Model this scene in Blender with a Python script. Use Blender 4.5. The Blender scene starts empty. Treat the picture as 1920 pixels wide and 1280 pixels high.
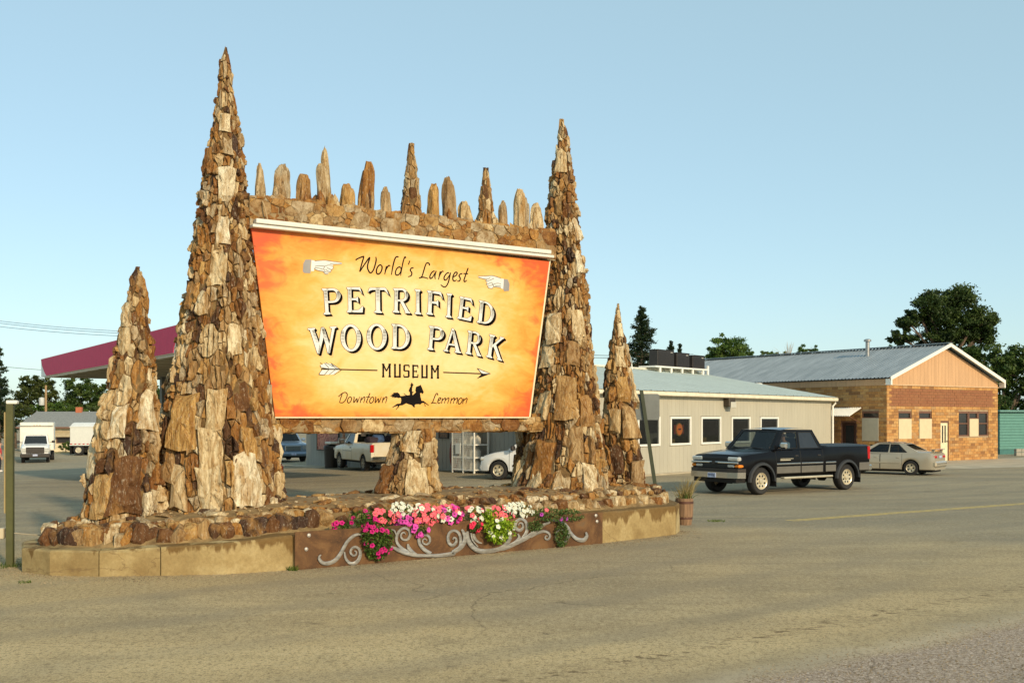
import bpy, bmesh, math, random
import numpy as np
from mathutils import Vector, Matrix, noise as mnoise
from mathutils.geometry import tessellate_polygon

R = math.radians
SC = bpy.context.scene
COL = SC.collection
rng = random.Random(7)

# ------------------------------------------------------------------ camera
F, CH, HV = 2000.0, 2.2, 785.0          # focal length and horizon in pixels of a 1920 px wide picture, eye height
cam_d = bpy.data.cameras.new("camera")
cam = bpy.data.objects.new("camera", cam_d)
COL.objects.link(cam)
cam.location = (0, 0, CH)
cam.rotation_euler = (R(90), 0, 0)
cam_d.sensor_width = 36
cam_d.lens = 36 * F / 1920
cam_d.shift_y = (HV - 640) / 1920
cam_d.clip_start, cam_d.clip_end = 0.1, 6000
SC.camera = cam

# ------------------------------------------------------------------ sky, sun, exposure
SUN_AZ, SUN_EL = R(148), R(23)            # azimuth clockwise from +Y
world = bpy.data.worlds.new("World")
SC.world = world
world.use_nodes = True
wn = world.node_tree.nodes
wl = world.node_tree.links
sky = wn.new('ShaderNodeTexSky')
sky.sky_type = 'NISHITA'
sky.sun_disc = False
sky.sun_elevation = SUN_EL
sky.sun_rotation = SUN_AZ
sky.altitude = 800
sky.air_density = 1.0
sky.dust_density = 1.6
sky.ozone_density = 1.6
bg = wn['Background']
bg.inputs['Strength'].default_value = 0.13
hz = wn.new('ShaderNodeMix'); hz.data_type = 'RGBA'      # a hazy late summer sky: pale cyan veil over the clear one
hz.inputs[0].default_value = 0.42
hz.inputs[7].default_value = (4.9, 7.1, 7.2, 1)
wl.new(sky.outputs['Color'], hz.inputs[6])
wl.new(hz.outputs[2], bg.inputs['Color'])

sun_d = bpy.data.lights.new("sun", 'SUN')
sun_d.energy = 3.5
sun_d.angle = R(2.5)
sun_d.color = (1.0, 0.80, 0.53)
sun = bpy.data.objects.new("sun", sun_d)
COL.objects.link(sun)
_s = Vector((math.sin(SUN_AZ) * math.cos(SUN_EL), math.cos(SUN_AZ) * math.cos(SUN_EL), math.sin(SUN_EL)))
sun.rotation_euler = _s.to_track_quat('Z', 'Y').to_euler()
sun.location = (20, -20, 30)

SC.view_settings.view_transform = 'Standard'
SC.view_settings.look = 'None'
SC.view_settings.gamma = 1
SC.view_settings.use_curve_mapping = False
SC.view_settings.exposure = 0.12
SC.render.engine = 'CYCLES'
SC.cycles.max_bounces = 6
SC.cycles.transparent_max_bounces = 16

# ------------------------------------------------------------------ measuring helpers
def zg(X, Y):
    """height of the gently falling lot"""
    t = min(1, max(0, (-X - 2) / 32)) * min(1, max(0, (Y - 25) / 25))
    return -1.05 * t

def ground_at(px, py):
    dx, dz = (px - 960) / F, (HV - py) / F
    Y = 30.0
    z = 0.0
    for _ in range(30):
        Y = (z - CH) / dz
        z = zg(dx * Y, Y)
    return Vector((dx * Y, Y, z))

def at_depth(px, py, Y):
    return Vector(((px - 960) / F * Y, Y, CH + (HV - py) / F * Y))

def on_plane(px, py, p0, n):
    d = Vector(((px - 960) / F, 1, (HV - py) / F))
    o = Vector((0, 0, CH))
    t = (p0 - o).dot(n) / d.dot(n)
    return o + d * t

# ------------------------------------------------------------------ object helpers
def tag(o, label=None, cat=None, group=None, kind=None):
    if label: o['label'] = label
    if cat: o['category'] = cat
    if group: o['group'] = group
    if kind: o['kind'] = kind
    return o

def thing(name, label, cat, loc=(0, 0, 0), rotz=0, group=None):
    o = bpy.data.objects.new(name, None)
    o.empty_display_size = 0.2
    COL.objects.link(o)
    o.location = loc
    o.rotation_euler = (0, 0, rotz)
    return tag(o, label, cat, group)

def link(name, me, parent=None, loc=None, rot=None):
    o = bpy.data.objects.new(name, me)
    COL.objects.link(o)
    if parent is not None: o.parent = parent
    if loc is not None: o.location = loc
    if rot is not None: o.rotation_euler = rot
    return o

class MB:
    """collects faces and links them as one mesh object"""
    def __init__(s):
        s.v = []; s.f = []; s.m = []; s.mats = []; s.cur = 0; s.tone = []; s.t = 0.5
    def mat(s, m):
        if m not in s.mats: s.mats.append(m)
        s.cur = s.mats.index(m)
        return s
    def face(s, pts):
        b = len(s.v)
        s.v += [tuple(p) for p in pts]
        s.f.append(tuple(range(b, b + len(pts)))); s.m.append(s.cur); s.tone.append(s.t)
    def add(s, verts, faces):
        b = len(s.v)
        s.v += [tuple(p) for p in verts]
        for f in faces:
            s.f.append(tuple(i + b for i in f)); s.m.append(s.cur); s.tone.append(s.t)
        return s
    def box(s, x0, x1, y0, y1, z0, z1, bev=0.0, M=None):
        if bev > 0:
            b = min(bev, abs(x1 - x0) * .45, abs(y1 - y0) * .45, abs(z1 - z0) * .45)
            vs = []; 
            for sz in (0, 1):
                for (sx, sy) in ((0, 0), (1, 0), (1, 1), (0, 1)):
                    x, y, z = (x0, x1)[sx], (y0, y1)[sy], (z0, z1)[sz]
                    dx, dy, dz = (b, -b)[sx], (b, -b)[sy], (b, -b)[sz]
                    vs += [(x, y + dy, z + dz), (x + dx, y, z + dz), (x + dx, y + dy, z)]
            P = lambda c, k: c * 3 + k
            fs = []
            # big faces
            fs.append([P(0, 2), P(3, 2), P(2, 2), P(1, 2)])
            fs.append([P(4, 2), P(5, 2), P(6, 2), P(7, 2)])
            fs.append([P(0, 1), P(1, 1), P(5, 1), P(4, 1)])
            fs.append([P(2, 1), P(3, 1), P(7, 1), P(6, 1)])
            fs.append([P(1, 0), P(2, 0), P(6, 0), P(5, 0)])
            fs.append([P(3, 0), P(0, 0), P(4, 0), P(7, 0)])
            # edges
            for c0, c1 in ((0, 1), (2, 3)):
                fs.append([P(c0, 2), P(c1, 2), P(c1, 1), P(c0, 1)])
                fs.append([P(c0 + 4, 1), P(c1 + 4, 1), P(c1 + 4, 2), P(c0 + 4, 2)])
            for c0, c1 in ((1, 2), (3, 0)):
                fs.append([P(c0, 2), P(c1, 2), P(c1, 0), P(c0, 0)])
                fs.append([P(c0 + 4, 0), P(c1 + 4, 0), P(c1 + 4, 2), P(c0 + 4, 2)])
            for c in range(4):
                fs.append([P(c, 0), P(c, 1), P(c + 4, 1), P(c + 4, 0)])
            for c in range(8):
                fs.append([P(c, 0), P(c, 1), P(c, 2)])
        else:
            vs = [(x, y, z) for z in (z0, z1) for (x, y) in ((x0, y0), (x1, y0), (x1, y1), (x0, y1))]
            fs = [[0, 3, 2, 1], [4, 5, 6, 7], [0, 1, 5, 4], [1, 2, 6, 5], [2, 3, 7, 6], [3, 0, 4, 7]]
        if M is not None: vs = [M @ Vector(v) for v in vs]
        return s.add(vs, fs)
    def tube(s, pts, rads, n=8, caps=True, flat=None):
        pts = [Vector(p) for p in pts]
        if not hasattr(rads, '__len__'): rads = [rads] * len(pts)
        vs = []; up = Vector((0, 0, 1))
        for i, p in enumerate(pts):
            d = (pts[min(i + 1, len(pts) - 1)] - pts[max(i - 1, 0)]).normalized()
            a = d.cross(up if abs(d.z) < .95 else Vector((1, 0, 0))).normalized()
            b = d.cross(a).normalized()
            for k in range(n):
                t = 2 * math.pi * k / n
                vs.append(p + (a * math.cos(t) + b * math.sin(t)) * rads[i])
        fs = []
        for i in range(len(pts) - 1):
            for k in range(n):
                k2 = (k + 1) % n
                fs.append([i * n + k, i * n + k2, (i + 1) * n + k2, (i + 1) * n + k])
        if caps:
            fs.append(list(range(n))); fs.append(list(range((len(pts) - 1) * n, len(pts) * n))[::-1])
        return s.add(vs, fs)
    def lathe(s, prof, n=16, M=None, axis='z', c=(0, 0, 0), caps=True):
        vs = []
        for (r, z) in prof:
            for k in range(n):
                t = 2 * math.pi * k / n
                x, y = r * math.cos(t), r * math.sin(t)
                if axis == 'z': p = (c[0] + x, c[1] + y, c[2] + z)
                elif axis == 'y': p = (c[0] + x, c[1] + z, c[2] + y)
                else: p = (c[0] + z, c[1] + x, c[2] + y)
                vs.append(p if M is None else M @ Vector(p))
        fs = []
        for i in range(len(prof) - 1):
            for k in range(n):
                k2 = (k + 1) % n
                fs.append([i * n + k, i * n + k2, (i + 1) * n + k2, (i + 1) * n + k])
        if caps: fs.append(list(range(n))[::-1]); fs.append(list(range((len(prof) - 1) * n, len(prof) * n)))
        return s.add(vs, fs)
    def prism(s, poly, ext, M=None):
        """poly: 3-d points of a planar outline, ext: vector"""
        P = [Vector(p) for p in poly]; E = Vector(ext); n = len(P)
        vs = P + [p + E for p in P]
        if M is not None: vs = [M @ v for v in vs]
        tri = tessellate_polygon([P])
        fs = [list(t) for t in tri] + [[i + n for i in t][::-1] for t in tri]
        fs += [[i, (i + 1) % n, (i + 1) % n + n, i + n] for i in range(n)]
        return s.add(vs, fs)
    def build(s, name, m=None, parent=None, loc=None, rot=None, smooth=None, fix=True):
        me = bpy.data.meshes.new(name)
        me.from_pydata(s.v, [], s.f)
        if m is not None:
            for x in (m if isinstance(m, (list, tuple)) else [m]): me.materials.append(x)
        else:
            for x in s.mats: me.materials.append(x)
            me.polygons.foreach_set('material_index', s.m)
        at = me.attributes.new('tone', 'FLOAT', 'FACE')
        at.data.foreach_set('value', s.tone)
        if fix and len(s.f) < 60000:
            bm = bmesh.new(); bm.from_mesh(me)
            bmesh.ops.remove_doubles(bm, verts=bm.verts, dist=1e-5)
            bmesh.ops.recalc_face_normals(bm, faces=bm.faces)
            bm.to_mesh(me); bm.free()
        if smooth:
            me.polygons.foreach_set('use_smooth', [True] * len(me.polygons))
            me.set_sharp_from_angle(angle=R(smooth))
        return link(name, me, parent, loc, rot)

def copy_tree(o, parent=None):
    c = o.copy(); COL.objects.link(c)
    if parent is not None: c.parent = parent
    for ch in list(o.children): copy_tree(ch, c)
    return c

# ------------------------------------------------------------------ materials
class NT:
    def __init__(s, name):
        s.m = bpy.data.materials.new(name); s.m.use_nodes = True
        s.t = s.m.node_tree; s.n = s.t.nodes; s.l = s.t.links
        s.b = s.n['Principled BSDF']
    def new(s, ty, **kw):
        nd = s.n.new(ty)
        for k, v in kw.items():
            if k in nd.inputs.keys() if isinstance(k, str) else False: pass
            setattr(nd, k, v)
        return nd
    def lk(s, a, b): s.l.new(a, b)
    def coord(s, scale=(1, 1, 1), kind='Object'):
        tc = s.n.new('ShaderNodeTexCoord'); mp = s.n.new('ShaderNodeMapping')
        mp.inputs['Scale'].default_value = scale
        s.lk(tc.outputs[kind], mp.inputs['Vector'])
        return mp.outputs['Vector']
    def noise(s, vec, scale=5, detail=4, rough=.6, dist=0):
        nd = s.n.new('ShaderNodeTexNoise')
        nd.inputs['Scale'].default_value = scale; nd.inputs['Detail'].default_value = detail
        nd.inputs['Roughness'].default_value = rough; nd.inputs['Distortion'].default_value = dist
        s.lk(vec, nd.inputs['Vector'])
        return nd.outputs['Fac']
    def ramp(s, fac, stops, interp='LINEAR'):
        nd = s.n.new('ShaderNodeValToRGB'); cr = nd.color_ramp; cr.interpolation = interp
        while len(cr.elements) > 1: cr.elements.remove(cr.elements[-1])
        for i, (p, c) in enumerate(stops):
            e = cr.elements[0] if i == 0 else cr.elements.new(p)
            e.position = p; e.color = (c[0], c[1], c[2], 1) if hasattr(c, '__len__') else (c, c, c, 1)
        s.lk(fac, nd.inputs['Fac'])
        return nd.outputs['Color']
    def mix(s, fac, a, b, mode='MIX'):
        nd = s.n.new('ShaderNodeMix'); nd.data_type = 'RGBA'; nd.blend_type = mode
        for val, inp in ((fac, nd.inputs[0]), (a, nd.inputs[6]), (b, nd.inputs[7])):
            if hasattr(val, 'is_output'): s.lk(val, inp)
            elif hasattr(val, '__len__'): inp.default_value = (val[0], val[1], val[2], 1)
            else: inp.default_value = val
        return nd.outputs[2]
    def math(s, op, a, b=0.0):
        nd = s.n.new('ShaderNodeMath'); nd.operation = op
        for val, inp in ((a, nd.inputs[0]), (b, nd.inputs[1])):
            if hasattr(val, 'is_output'): s.lk(val, inp)
            else: inp.default_value = val
        return nd.outputs[0]
    def bump(s, h, strength=.5, dist=.02):
        nd = s.n.new('ShaderNodeBump'); nd.inputs['Strength'].default_value = strength
        nd.inputs['Distance'].default_value = dist
        s.lk(h, nd.inputs['Height']); s.lk(nd.outputs['Normal'], s.b.inputs['Normal'])
    def col(s, c):
        if hasattr(c, 'is_output'): s.lk(c, s.b.inputs['Base Color'])
        else: s.b.inputs['Base Color'].default_value = (c[0], c[1], c[2], 1)
    def set(s, rough=None, metal=None, spec=None):
        if rough is not None: s.b.inputs['Roughness'].default_value = rough
        if metal is not None: s.b.inputs['Metallic'].default_value = metal
        if spec is not None: s.b.inputs['Specular IOR Level'].default_value = spec

_mats = {}
def pm(name, c, rough=.6, metal=0, var=.12, scale=4, bump=0, bscale=40, stretch=(1, 1, 1), c2=None, coat=0, spec=None, detail=5):
    """plain procedural material: two tones mixed by noise, optional bump"""
    if name in _mats: return _mats[name]
    t = NT(name); v = t.coord(stretch)
    lo = tuple(x * (1 - var) for x in c); hi = tuple(min(1, x * (1 + var)) for x in c) if c2 is None else c2
    f = t.noise(v, scale, detail)
    t.col(t.ramp(f, [(.32, lo), (.68, hi)]))
    t.set(rough, metal, spec)
    if bump: t.bump(t.noise(v, bscale, 6), bump, .02)
    if coat: t.b.inputs['Coat Weight'].default_value = coat; t.b.inputs['Coat Roughness'].default_value = .04
    _mats[name] = t.m
    return t.m

def glass_mat(name, tint, refl=.12):
    if name in _mats: return _mats[name]
    t = NT(name)
    tr = t.n.new('ShaderNodeBsdfTransparent'); tr.inputs['Color'].default_value = (*tint, 1)
    gl = t.n.new('ShaderNodeBsdfGlossy'); gl.inputs['Roughness'].default_value = .02
    lw = t.n.new('ShaderNodeLayerWeight'); lw.inputs['Blend'].default_value = .5
    mx = t.n.new('ShaderNodeMixShader')
    t.lk(t.math('ADD', t.math('MULTIPLY', t.math('POWER', lw.outputs['Facing'], 4.0), .7), .045), mx.inputs[0]); t.lk(tr.outputs[0], mx.inputs[1]); t.lk(gl.outputs[0], mx.inputs[2])
    t.lk(mx.outputs[0], t.n['Material Output'].inputs['Surface'])
    _mats[name] = t.m
    return t.m

# ------------------------------------------------------------------ materials of the monument
def stone_mat(name, grain=(16, 16, 2.2), fleck=.55):
    t = NT(name)
    g = t.n.new('ShaderNodeNewGeometry')
    def vec(sc):
        mp = t.n.new('ShaderNodeMapping'); mp.inputs['Scale'].default_value = sc
        t.lk(g.outputs['Position'], mp.inputs['Vector']); return mp.outputs['Vector']
    at = t.n.new('ShaderNodeAttribute'); at.attribute_name = 'tone'
    base = t.ramp(at.outputs['Fac'], [(0, (.07, .04, .028)), (.08, (.15, .072, .03)), (.18, (.29, .13, .036)), (.30, (.44, .225, .06)),
                                      (.42, (.38, .26, .13)), (.52, (.54, .33, .11)), (.60, (.46, .39, .27)), (.70, (.62, .47, .25)),
                                      (.84, (.74, .62, .39)), (1, (.80, .72, .52))])
    streak = t.noise(vec(grain), 1.0, 5, .65, .6)
    blot = t.noise(vec((3.5, 3.5, 2)), 1.0, 5, .6)
    fine = t.noise(vec((34, 34, 12)), 1.0, 4, .7)
    c = t.mix(t.ramp(streak, [(.40, 0.0), (.62, 1.0)]), base, t.mix(1, base, (.52, .40, .27), 'MULTIPLY'))
    c = t.mix(t.ramp(blot, [(.54, 0.0), (.70, .7)]), c, (.40, .21, .06))
    c = t.mix(t.ramp(fine, [(.56, 0.0), (.72, fleck)]), c, (.60, .52, .38))
    c = t.mix(t.ramp(fine, [(.32, .85), (.43, 0.0)]), c, (.10, .055, .025))
    t.col(c); t.set(.85, 0, .25)
    h = t.mix(.5, streak, fine)
    t.bump(h, 1.0, .06)
    return t.m

M_STONE = stone_mat("petrified_wood")
M_FLAG = stone_mat("flagstone", (5, 5, 5), .3)
M_MORTAR = pm("mortar", (.10, .055, .018), .95, 0, c2=(.22, .135, .05), scale=9, bump=.9, bscale=28)
M_MORTAR2 = pm("beam_mortar", (.20, .13, .06), .95, 0, c2=(.34, .24, .12), scale=9, bump=.9, bscale=28)
M_DIRT = pm("dirt_bed", (.135, .08, .03), .98, 0, c2=(.33, .22, .09), scale=5, bump=.8, bscale=26)

def concrete_mat():
    t = NT("stained_concrete"); v = t.coord()
    a = t.noise(v, 1.6, 6, .6); f = t.noise(v, 22, 5)
    c = t.ramp(a, [(.3, (.25, .17, .07)), (.5, (.37, .275, .125)), (.68, (.50, .40, .21))])
    c = t.mix(t.ramp(f, [(.35, .35), (.6, 0.0)]), c, (.20, .14, .06))
    # rusty run-off with its own ragged edge along the top lip
    sx = t.n.new('ShaderNodeSeparateXYZ'); t.lk(v, sx.inputs[0])
    n2 = t.noise(t.coord((1.5, 1.5, .35)), 2.2, 5, .6)
    edge = t.math('ADD', t.math('MULTIPLY', n2, .62), t.math('MULTIPLY', sx.outputs['Z'], .62))
    c = t.mix(t.ramp(edge, [(.53, 0.0), (.57, .85)]), c, t.mix(f, (.085, .042, .012), (.19, .11, .035)))
    vo = t.n.new('ShaderNodeTexVoronoi'); vo.feature = 'DISTANCE_TO_EDGE'; vo.inputs['Scale'].default_value = .55
    t.lk(t.mix(.22, v, t.n.new('ShaderNodeTexNoise').outputs['Color']), vo.inputs['Vector'])
    c = t.mix(t.ramp(vo.outputs['Distance'], [(.0015, .6), (.0045, 0.0)]), c, (.16, .10, .05))
    t.col(c); t.set(.92, 0, .2); t.bump(t.mix(.5, f, t.noise(v, 60, 5)), .5, .015)
    return t.m
M_CONC = concrete_mat()

# ------------------------------------------------------------------ stones set in mortar
def clip(poly, nx, ny, d):
    out = []
    for i in range(len(poly)):
        p, q = poly[i], poly[(i + 1) % len(poly)]
        sp, sq = p[0] * nx + p[1] * ny - d, q[0] * nx + q[1] * ny - d
        if sp <= 0: out.append(p)
        if (sp < 0) != (sq < 0) and sp != sq:
            t = sp / (sp - sq); out.append((p[0] + (q[0] - p[0]) * t, p[1] + (q[1] - p[1]) * t))
    return out

def cells(n, rel, rad, st, bounds):
    """power diagram; rel(i) -> (da, dz) arrays to all others, returns list of polygons in (a, z)"""
    res = []
    for i in range(n):
        da, dz = rel(i)
        dzs = dz / st
        d2 = da * da + dzs * dzs
        idx = np.argsort(d2)[:26]
        r = rad[i] * 2.1
        poly = [(r * math.cos(k * math.pi / 6), r * math.sin(k * math.pi / 6)) for k in range(12)]
        for j in idx:
            if j == i: continue
            poly = clip(poly, 2 * da[j], 2 * dzs[j], d2[j] - rad[j] ** 2 + rad[i] ** 2)
            if len(poly) < 3: break
        if len(poly) >= 3:
            zlo, zhi, alo, ahi = bounds(i)
            for (nx, ny, d) in ((0, 1, zhi / st), (0, -1, -zlo / st), (1, 0, ahi), (-1, 0, -alo)):
                if len(poly) >= 3: poly = clip(poly, nx, ny, d)
        res.append([(p[0], p[1] * st) for p in poly] if len(poly) >= 3 else None)
    return res

def stone_shape(poly, H, gap, rg, fmap, npt=12, depth=.10, ridge=.018, tilt=.1):
    """an angular slab: corners kept, edges chipped, a steep rim and a ridged face"""
    cx = sum(p[0] for p in poly) / len(poly); cz = sum(p[1] for p in poly) / len(poly)
    L = [math.dist(poly[i], poly[(i + 1) % len(poly)]) for i in range(len(poly))]
    per = sum(L)
    if per < .07: return None
    pts = []
    step = per / npt
    for i in range(len(poly)):
        p, q = poly[i], poly[(i + 1) % len(poly)]
        if L[i] < step * .35: continue
        n = max(1, round(L[i] / step))
        for k in range(n):
            t = (k + (rg.uniform(-.2, .2) if k else 0)) / n
            x, z = p[0] + (q[0] - p[0]) * t, p[1] + (q[1] - p[1]) * t
            dx, dz = x - cx, z - cz; d = math.hypot(dx, dz) + 1e-6
            g = min(gap * (rg.uniform(.2, 1.2) if k == 0 else rg.uniform(.4, 2.4)), d * .35)
            pts.append((x - dx / d * g, z - dz / d * g))
    n = len(pts)
    if n < 4: return None
    ta, tz = rg.gauss(0, tilt), rg.gauss(0, tilt * .7)
    sd = rg.uniform(0, 90)
    def hh(a, z): return ta * (a - cx) + tz * (z - cz) + ridge * (1.5 * mnoise.noise(Vector((a * 20, z * 3.5, sd))) + .8 * mnoise.noise(Vector((a * 7, z * 7, sd + 9))))
    vs, fs = [], []
    for (a, z) in pts: vs.append(fmap(a, z, -depth))
    for (a, z) in pts: vs.append(fmap(a, z, H * rg.uniform(.55, .95) + hh(a, z)))
    for (a, z) in pts:
        f = rg.uniform(.45, .78)
        a2, z2 = cx + (a - cx) * f, cz + (z - cz) * f
        vs.append(fmap(a2, z2, H * rg.uniform(.8, 1.25) + hh(a2, z2)))
    vs.append(fmap(cx, cz, H * rg.uniform(.85, 1.2) + hh(cx, cz)))
    for r_ in (0, 1):
        for k in range(n):
            k2 = (k + 1) % n
            a, b, c, d = r_ * n + k, r_ * n + k2, (r_ + 1) * n + k2, (r_ + 1) * n + k
            fs += [[a, b, c, d]] if r_ == 0 else ([[a, b, c], [a, c, d]] if rg.random() < .5 else [[a, b, d], [b, c, d]])
    for k in range(n): fs.append([2 * n + k, 2 * n + (k + 1) % n, 3 * n])
    return vs, fs

def splinter(poly, rg, st):
    """split a slab into upright splinters as petrified logs break"""
    w = max(p[0] for p in poly) - min(p[0] for p in poly); h = max(p[1] for p in poly) - min(p[1] for p in poly)
    out = [poly]
    if w > .09 and rg.random() < .7:
        res = []
        x0 = min(p[0] for p in poly); k = 1 if w < .17 else rg.choice([1, 2, 2, 3])
        cuts = sorted(x0 + w * ((i + 1) / (k + 1) + rg.uniform(-.1, .1)) for i in range(k)); rest = poly
        for c in cuts:
            m = rg.uniform(-.12, .12)
            left = clip(rest, 1, -m, c); rest = clip(rest, -1, m, -c)
            if len(left) >= 3: res.append(left)
            if len(rest) < 3: break
        if len(rest) >= 3: res.append(rest)
        out = res
    res = []
    for q in out:
        h = max(p[1] for p in q) - min(p[1] for p in q)
        if h > .26 and rg.random() < .45:
            c = sum(p[1] for p in q) / len(q) + rg.uniform(-.2, .2) * h; m = rg.uniform(-.5, .5)
            a_, b_ = clip(q, m, 1, c), clip(q, -m, -1, -c)
            res += [z for z in (a_, b_) if len(z) >= 3]
        else: res.append(q)
    return res

TONES = [.02, .1, .16, .22, .28, .34, .4, .46, .5, .56, .62, .66, .7, .76, .82, .88, .94, 1.0]
def tone_of(rg, big):
    t = rg.betavariate(1.35, 1.6)
    if rg.random() < .10: t = rg.uniform(.0, .14)
    if big and rg.random() < .5: t = rg.uniform(.62, 1)
    return t

def emit_stones(items, parent, limit, origin, name='stone', rest='stone_chips', mat=None):
    """items: (key, verts, faces, tone); the first ones become parts, the rest one joined part"""
    items.sort(key=lambda q: -q[0])
    mat = mat or M_STONE
    rest_mb = MB()
    for k, (key, vs, fs, tone) in enumerate(items):
        if k < limit:
            c = sum((Vector(v) for v in vs), Vector()) / len(vs)
            me = bpy.data.meshes.new(name)
            me.from_pydata([tuple(Vector(v) - c) for v in vs], [], fs)
            me.materials.append(mat)
            at = me.attributes.new('tone', 'FLOAT', 'FACE'); at.data.foreach_set('value', [tone] * len(fs))
            link(name, me, parent, c - origin)
        else:
            rest_mb.t = tone; rest_mb.add([Vector(v) - origin for v in vs], fs)
    if rest_mb.f:
        tag(rest_mb.build(rest, mat, parent, fix=False), kind='stuff')

def fill_dirs(X, Y):
    return math.atan2(-Y, -X)

def spire(name, label, cat, rows, Y, seed, levels, z_low=.55, limit=290, st=2.15, group=None, hscale=1.0, amp=.034, slabs=()):
    rg = random.Random(seed)
    rows = sorted(rows, key=lambda r: -r[0])
    zz, rr, xx = [], [], []
    for (v, xl, xr) in rows:
        zz.append(CH + (HV - v) * Y / F); rr.append(max(.012, (xr - xl) / 2 * Y / F - .055 * min(1, (xr - xl) / 75))); xx.append(((xl + xr) / 2 - 960) / F * Y)
    if zz[0] > z_low:
        zz.insert(0, z_low); rr.insert(0, rr[0] * 1.04); xx.insert(0, xx[0])
    zz, rr, xx = np.array(zz), np.array(rr), np.array(xx)
    Rz = lambda z: float(np.interp(z, zz, rr)); Xz = lambda z: float(np.interp(z, zz, xx))
    org = Vector((xx[0], Y, zz[0]))
    root = thing(name, label, cat, org, 0, group)
    th0 = fill_dirs(xx[0], Y)
    # mortar core
    mb = MB(); nz = 34; n = 20; vs = []
    for i in range(nz + 1):
        z = zz[0] + (zz[-1] - zz[0]) * i / nz
        for k in range(n):
            t = 2 * math.pi * k / n
            r = max(.008, Rz(z) * (1 + .05 * mnoise.noise(Vector((math.cos(t) * 3, math.sin(t) * 3, z * 3 + seed)))) - .01)
            vs.append(Vector((Xz(z) + r * math.cos(t), Y + r * math.sin(t), z)) - org)
    fs = [[i * n + k, i * n + (k + 1) % n, (i + 1) * n + (k + 1) % n, (i + 1) * n + k] for i in range(nz) for k in range(n)]
    fs.append(list(range(nz * n, nz * n + n)))
    mb.add(vs, fs); mb.build('core', M_MORTAR, root, smooth=60)
    # packing
    T, Z, RD = [], [], []
    H = zz[-1] - zz[0]
    TN = {}
    for (px, py, rad, tn) in slabs:
        z = CH + (HV - py) * Y / F; dx = ((px - 960) / F * Y - Xz(z)) / max(Rz(z), .05)
        t = -math.pi / 2 + math.asin(max(-.95, min(.95, dx)))
        TN[len(T)] = tn; T.append(t); Z.append(z); RD.append(rad)
    for (rad, tries) in levels:
        for _ in range(tries):
            z = zz[0] + H * rg.random()
            if rg.random() > (Rz(z) + .12) / (rr.max() + .12): continue
            t = rg.uniform(-math.pi, math.pi)
            sc = min(1, max(.34, Rz(z) / rr.max()) ** .7)
            r = rad * sc * rg.uniform(.85, 1.15)
            dth = abs((t - th0 + math.pi) % (2 * math.pi) - math.pi)
            if dth > 2.0: r *= 1.55
            if T:
                ta, za, ra = np.array(T), np.array(Z), np.array(RD)
                da = ((t - ta + math.pi) % (2 * math.pi) - math.pi) * Rz(z)
                if np.any(da * da + ((z - za) / st) ** 2 < (.86 * (ra + r)) ** 2): continue
            T.append(t); Z.append(z); RD.append(r)
    T, Z, RD = np.array(T), np.array(Z), np.array(RD)
    RL = np.array([Rz(z) for z in Z])
    def rel(i): return ((T - T[i] + math.pi) % (2 * math.pi) - math.pi) * RL[i], Z - Z[i]
    def bounds(i): return zz[0] - Z[i], zz[-1] - Z[i] + .03, -RL[i] * 1.3, RL[i] * 1.3
    polys = cells(len(T), rel, RD, st, bounds)
    items = []
    for i, poly in enumerate(polys):
        if not poly: continue
        t0, z0, r0 = T[i], Z[i], RL[i]
        def fm(a, z, h, t0=t0, z0=z0, r0=r0):
            zq = z0 + z; t = t0 + a / r0; r = Rz(zq) + h
            return Vector((Xz(zq) + r * math.cos(t), Y + r * math.sin(t), zq))
        k = min(1, RD[i] / .2)
        dth = abs((t0 - th0 + math.pi) % (2 * math.pi) - math.pi)
        if i in TN:      # a single big squared slab
            w_, h_ = RD[i] * .98, RD[i] * st * .98; j = lambda k_: rg.uniform(-.22, .22) * k_
            poly = [(-w_ + j(w_), -h_ + j(h_) * .6), (j(w_) * .5, -h_ + j(h_) * .5), (w_ + j(w_), -h_ + j(h_) * .6), (w_ + j(w_) * .6, j(h_)), (w_ + j(w_), h_ + j(h_) * .6), (j(w_) * .6, h_ + j(h_) * .5), (-w_ + j(w_), h_ + j(h_) * .6), (-w_ + j(w_) * .6, j(h_))]
            poly = [(a_, min(z_, zz[-1] - z0)) for a_, z_ in poly]
        tn = TN.get(i, None)
        if tn is None: tn = tone_of(rg, RD[i] > .13 and r0 > .2)
        sub = splinter(poly, rg, st) if dth < 2.0 and RD[i] > .06 and i not in TN else [poly]
        H0 = hscale * rg.uniform(.0, .05 + .06 * k)
        if i in TN: H0 = min(.10, max(H0, .055)) * hscale
        for q in sub:
            out = stone_shape(q, max(.004, (H0 + rg.gauss(0, .024)) * min(1, r0 / .28)), .010, rg, fm, 11 if len(sub) > 1 else 13 if RD[i] > .07 else 9, min(.1, r0 * .6), min(amp, r0 * .12) * rg.uniform(.6, 1.5), .13)
            if not out: continue
            xs_ = [p[0] for p in q]; zs_ = [p[1] for p in q]
            area = (max(xs_) - min(xs_)) * (max(zs_) - min(zs_))
            items.append((area * (1 if dth < 1.75 else .02), out[0], out[1], min(1, max(0, tn + rg.gauss(0, .05)))))
    emit_stones(items, root, limit, org)
    return root

# ------------------------------------------------------------------ the line of the monument
A0 = Vector((-4.66, 17.2, 0)); AD = Vector((.832, .555, 0)); AN = Vector((.555, -.832, 0))   # start, along, towards the road
def A(s, n=0, z=0): return A0 + AD * s + AN * n + Vector((0, 0, z))
def line_Y(px):
    u = (px - 960) / F
    k = AD.y / AD.x
    return (A0.y - A0.x * k) / (1 - u * k)

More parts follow.
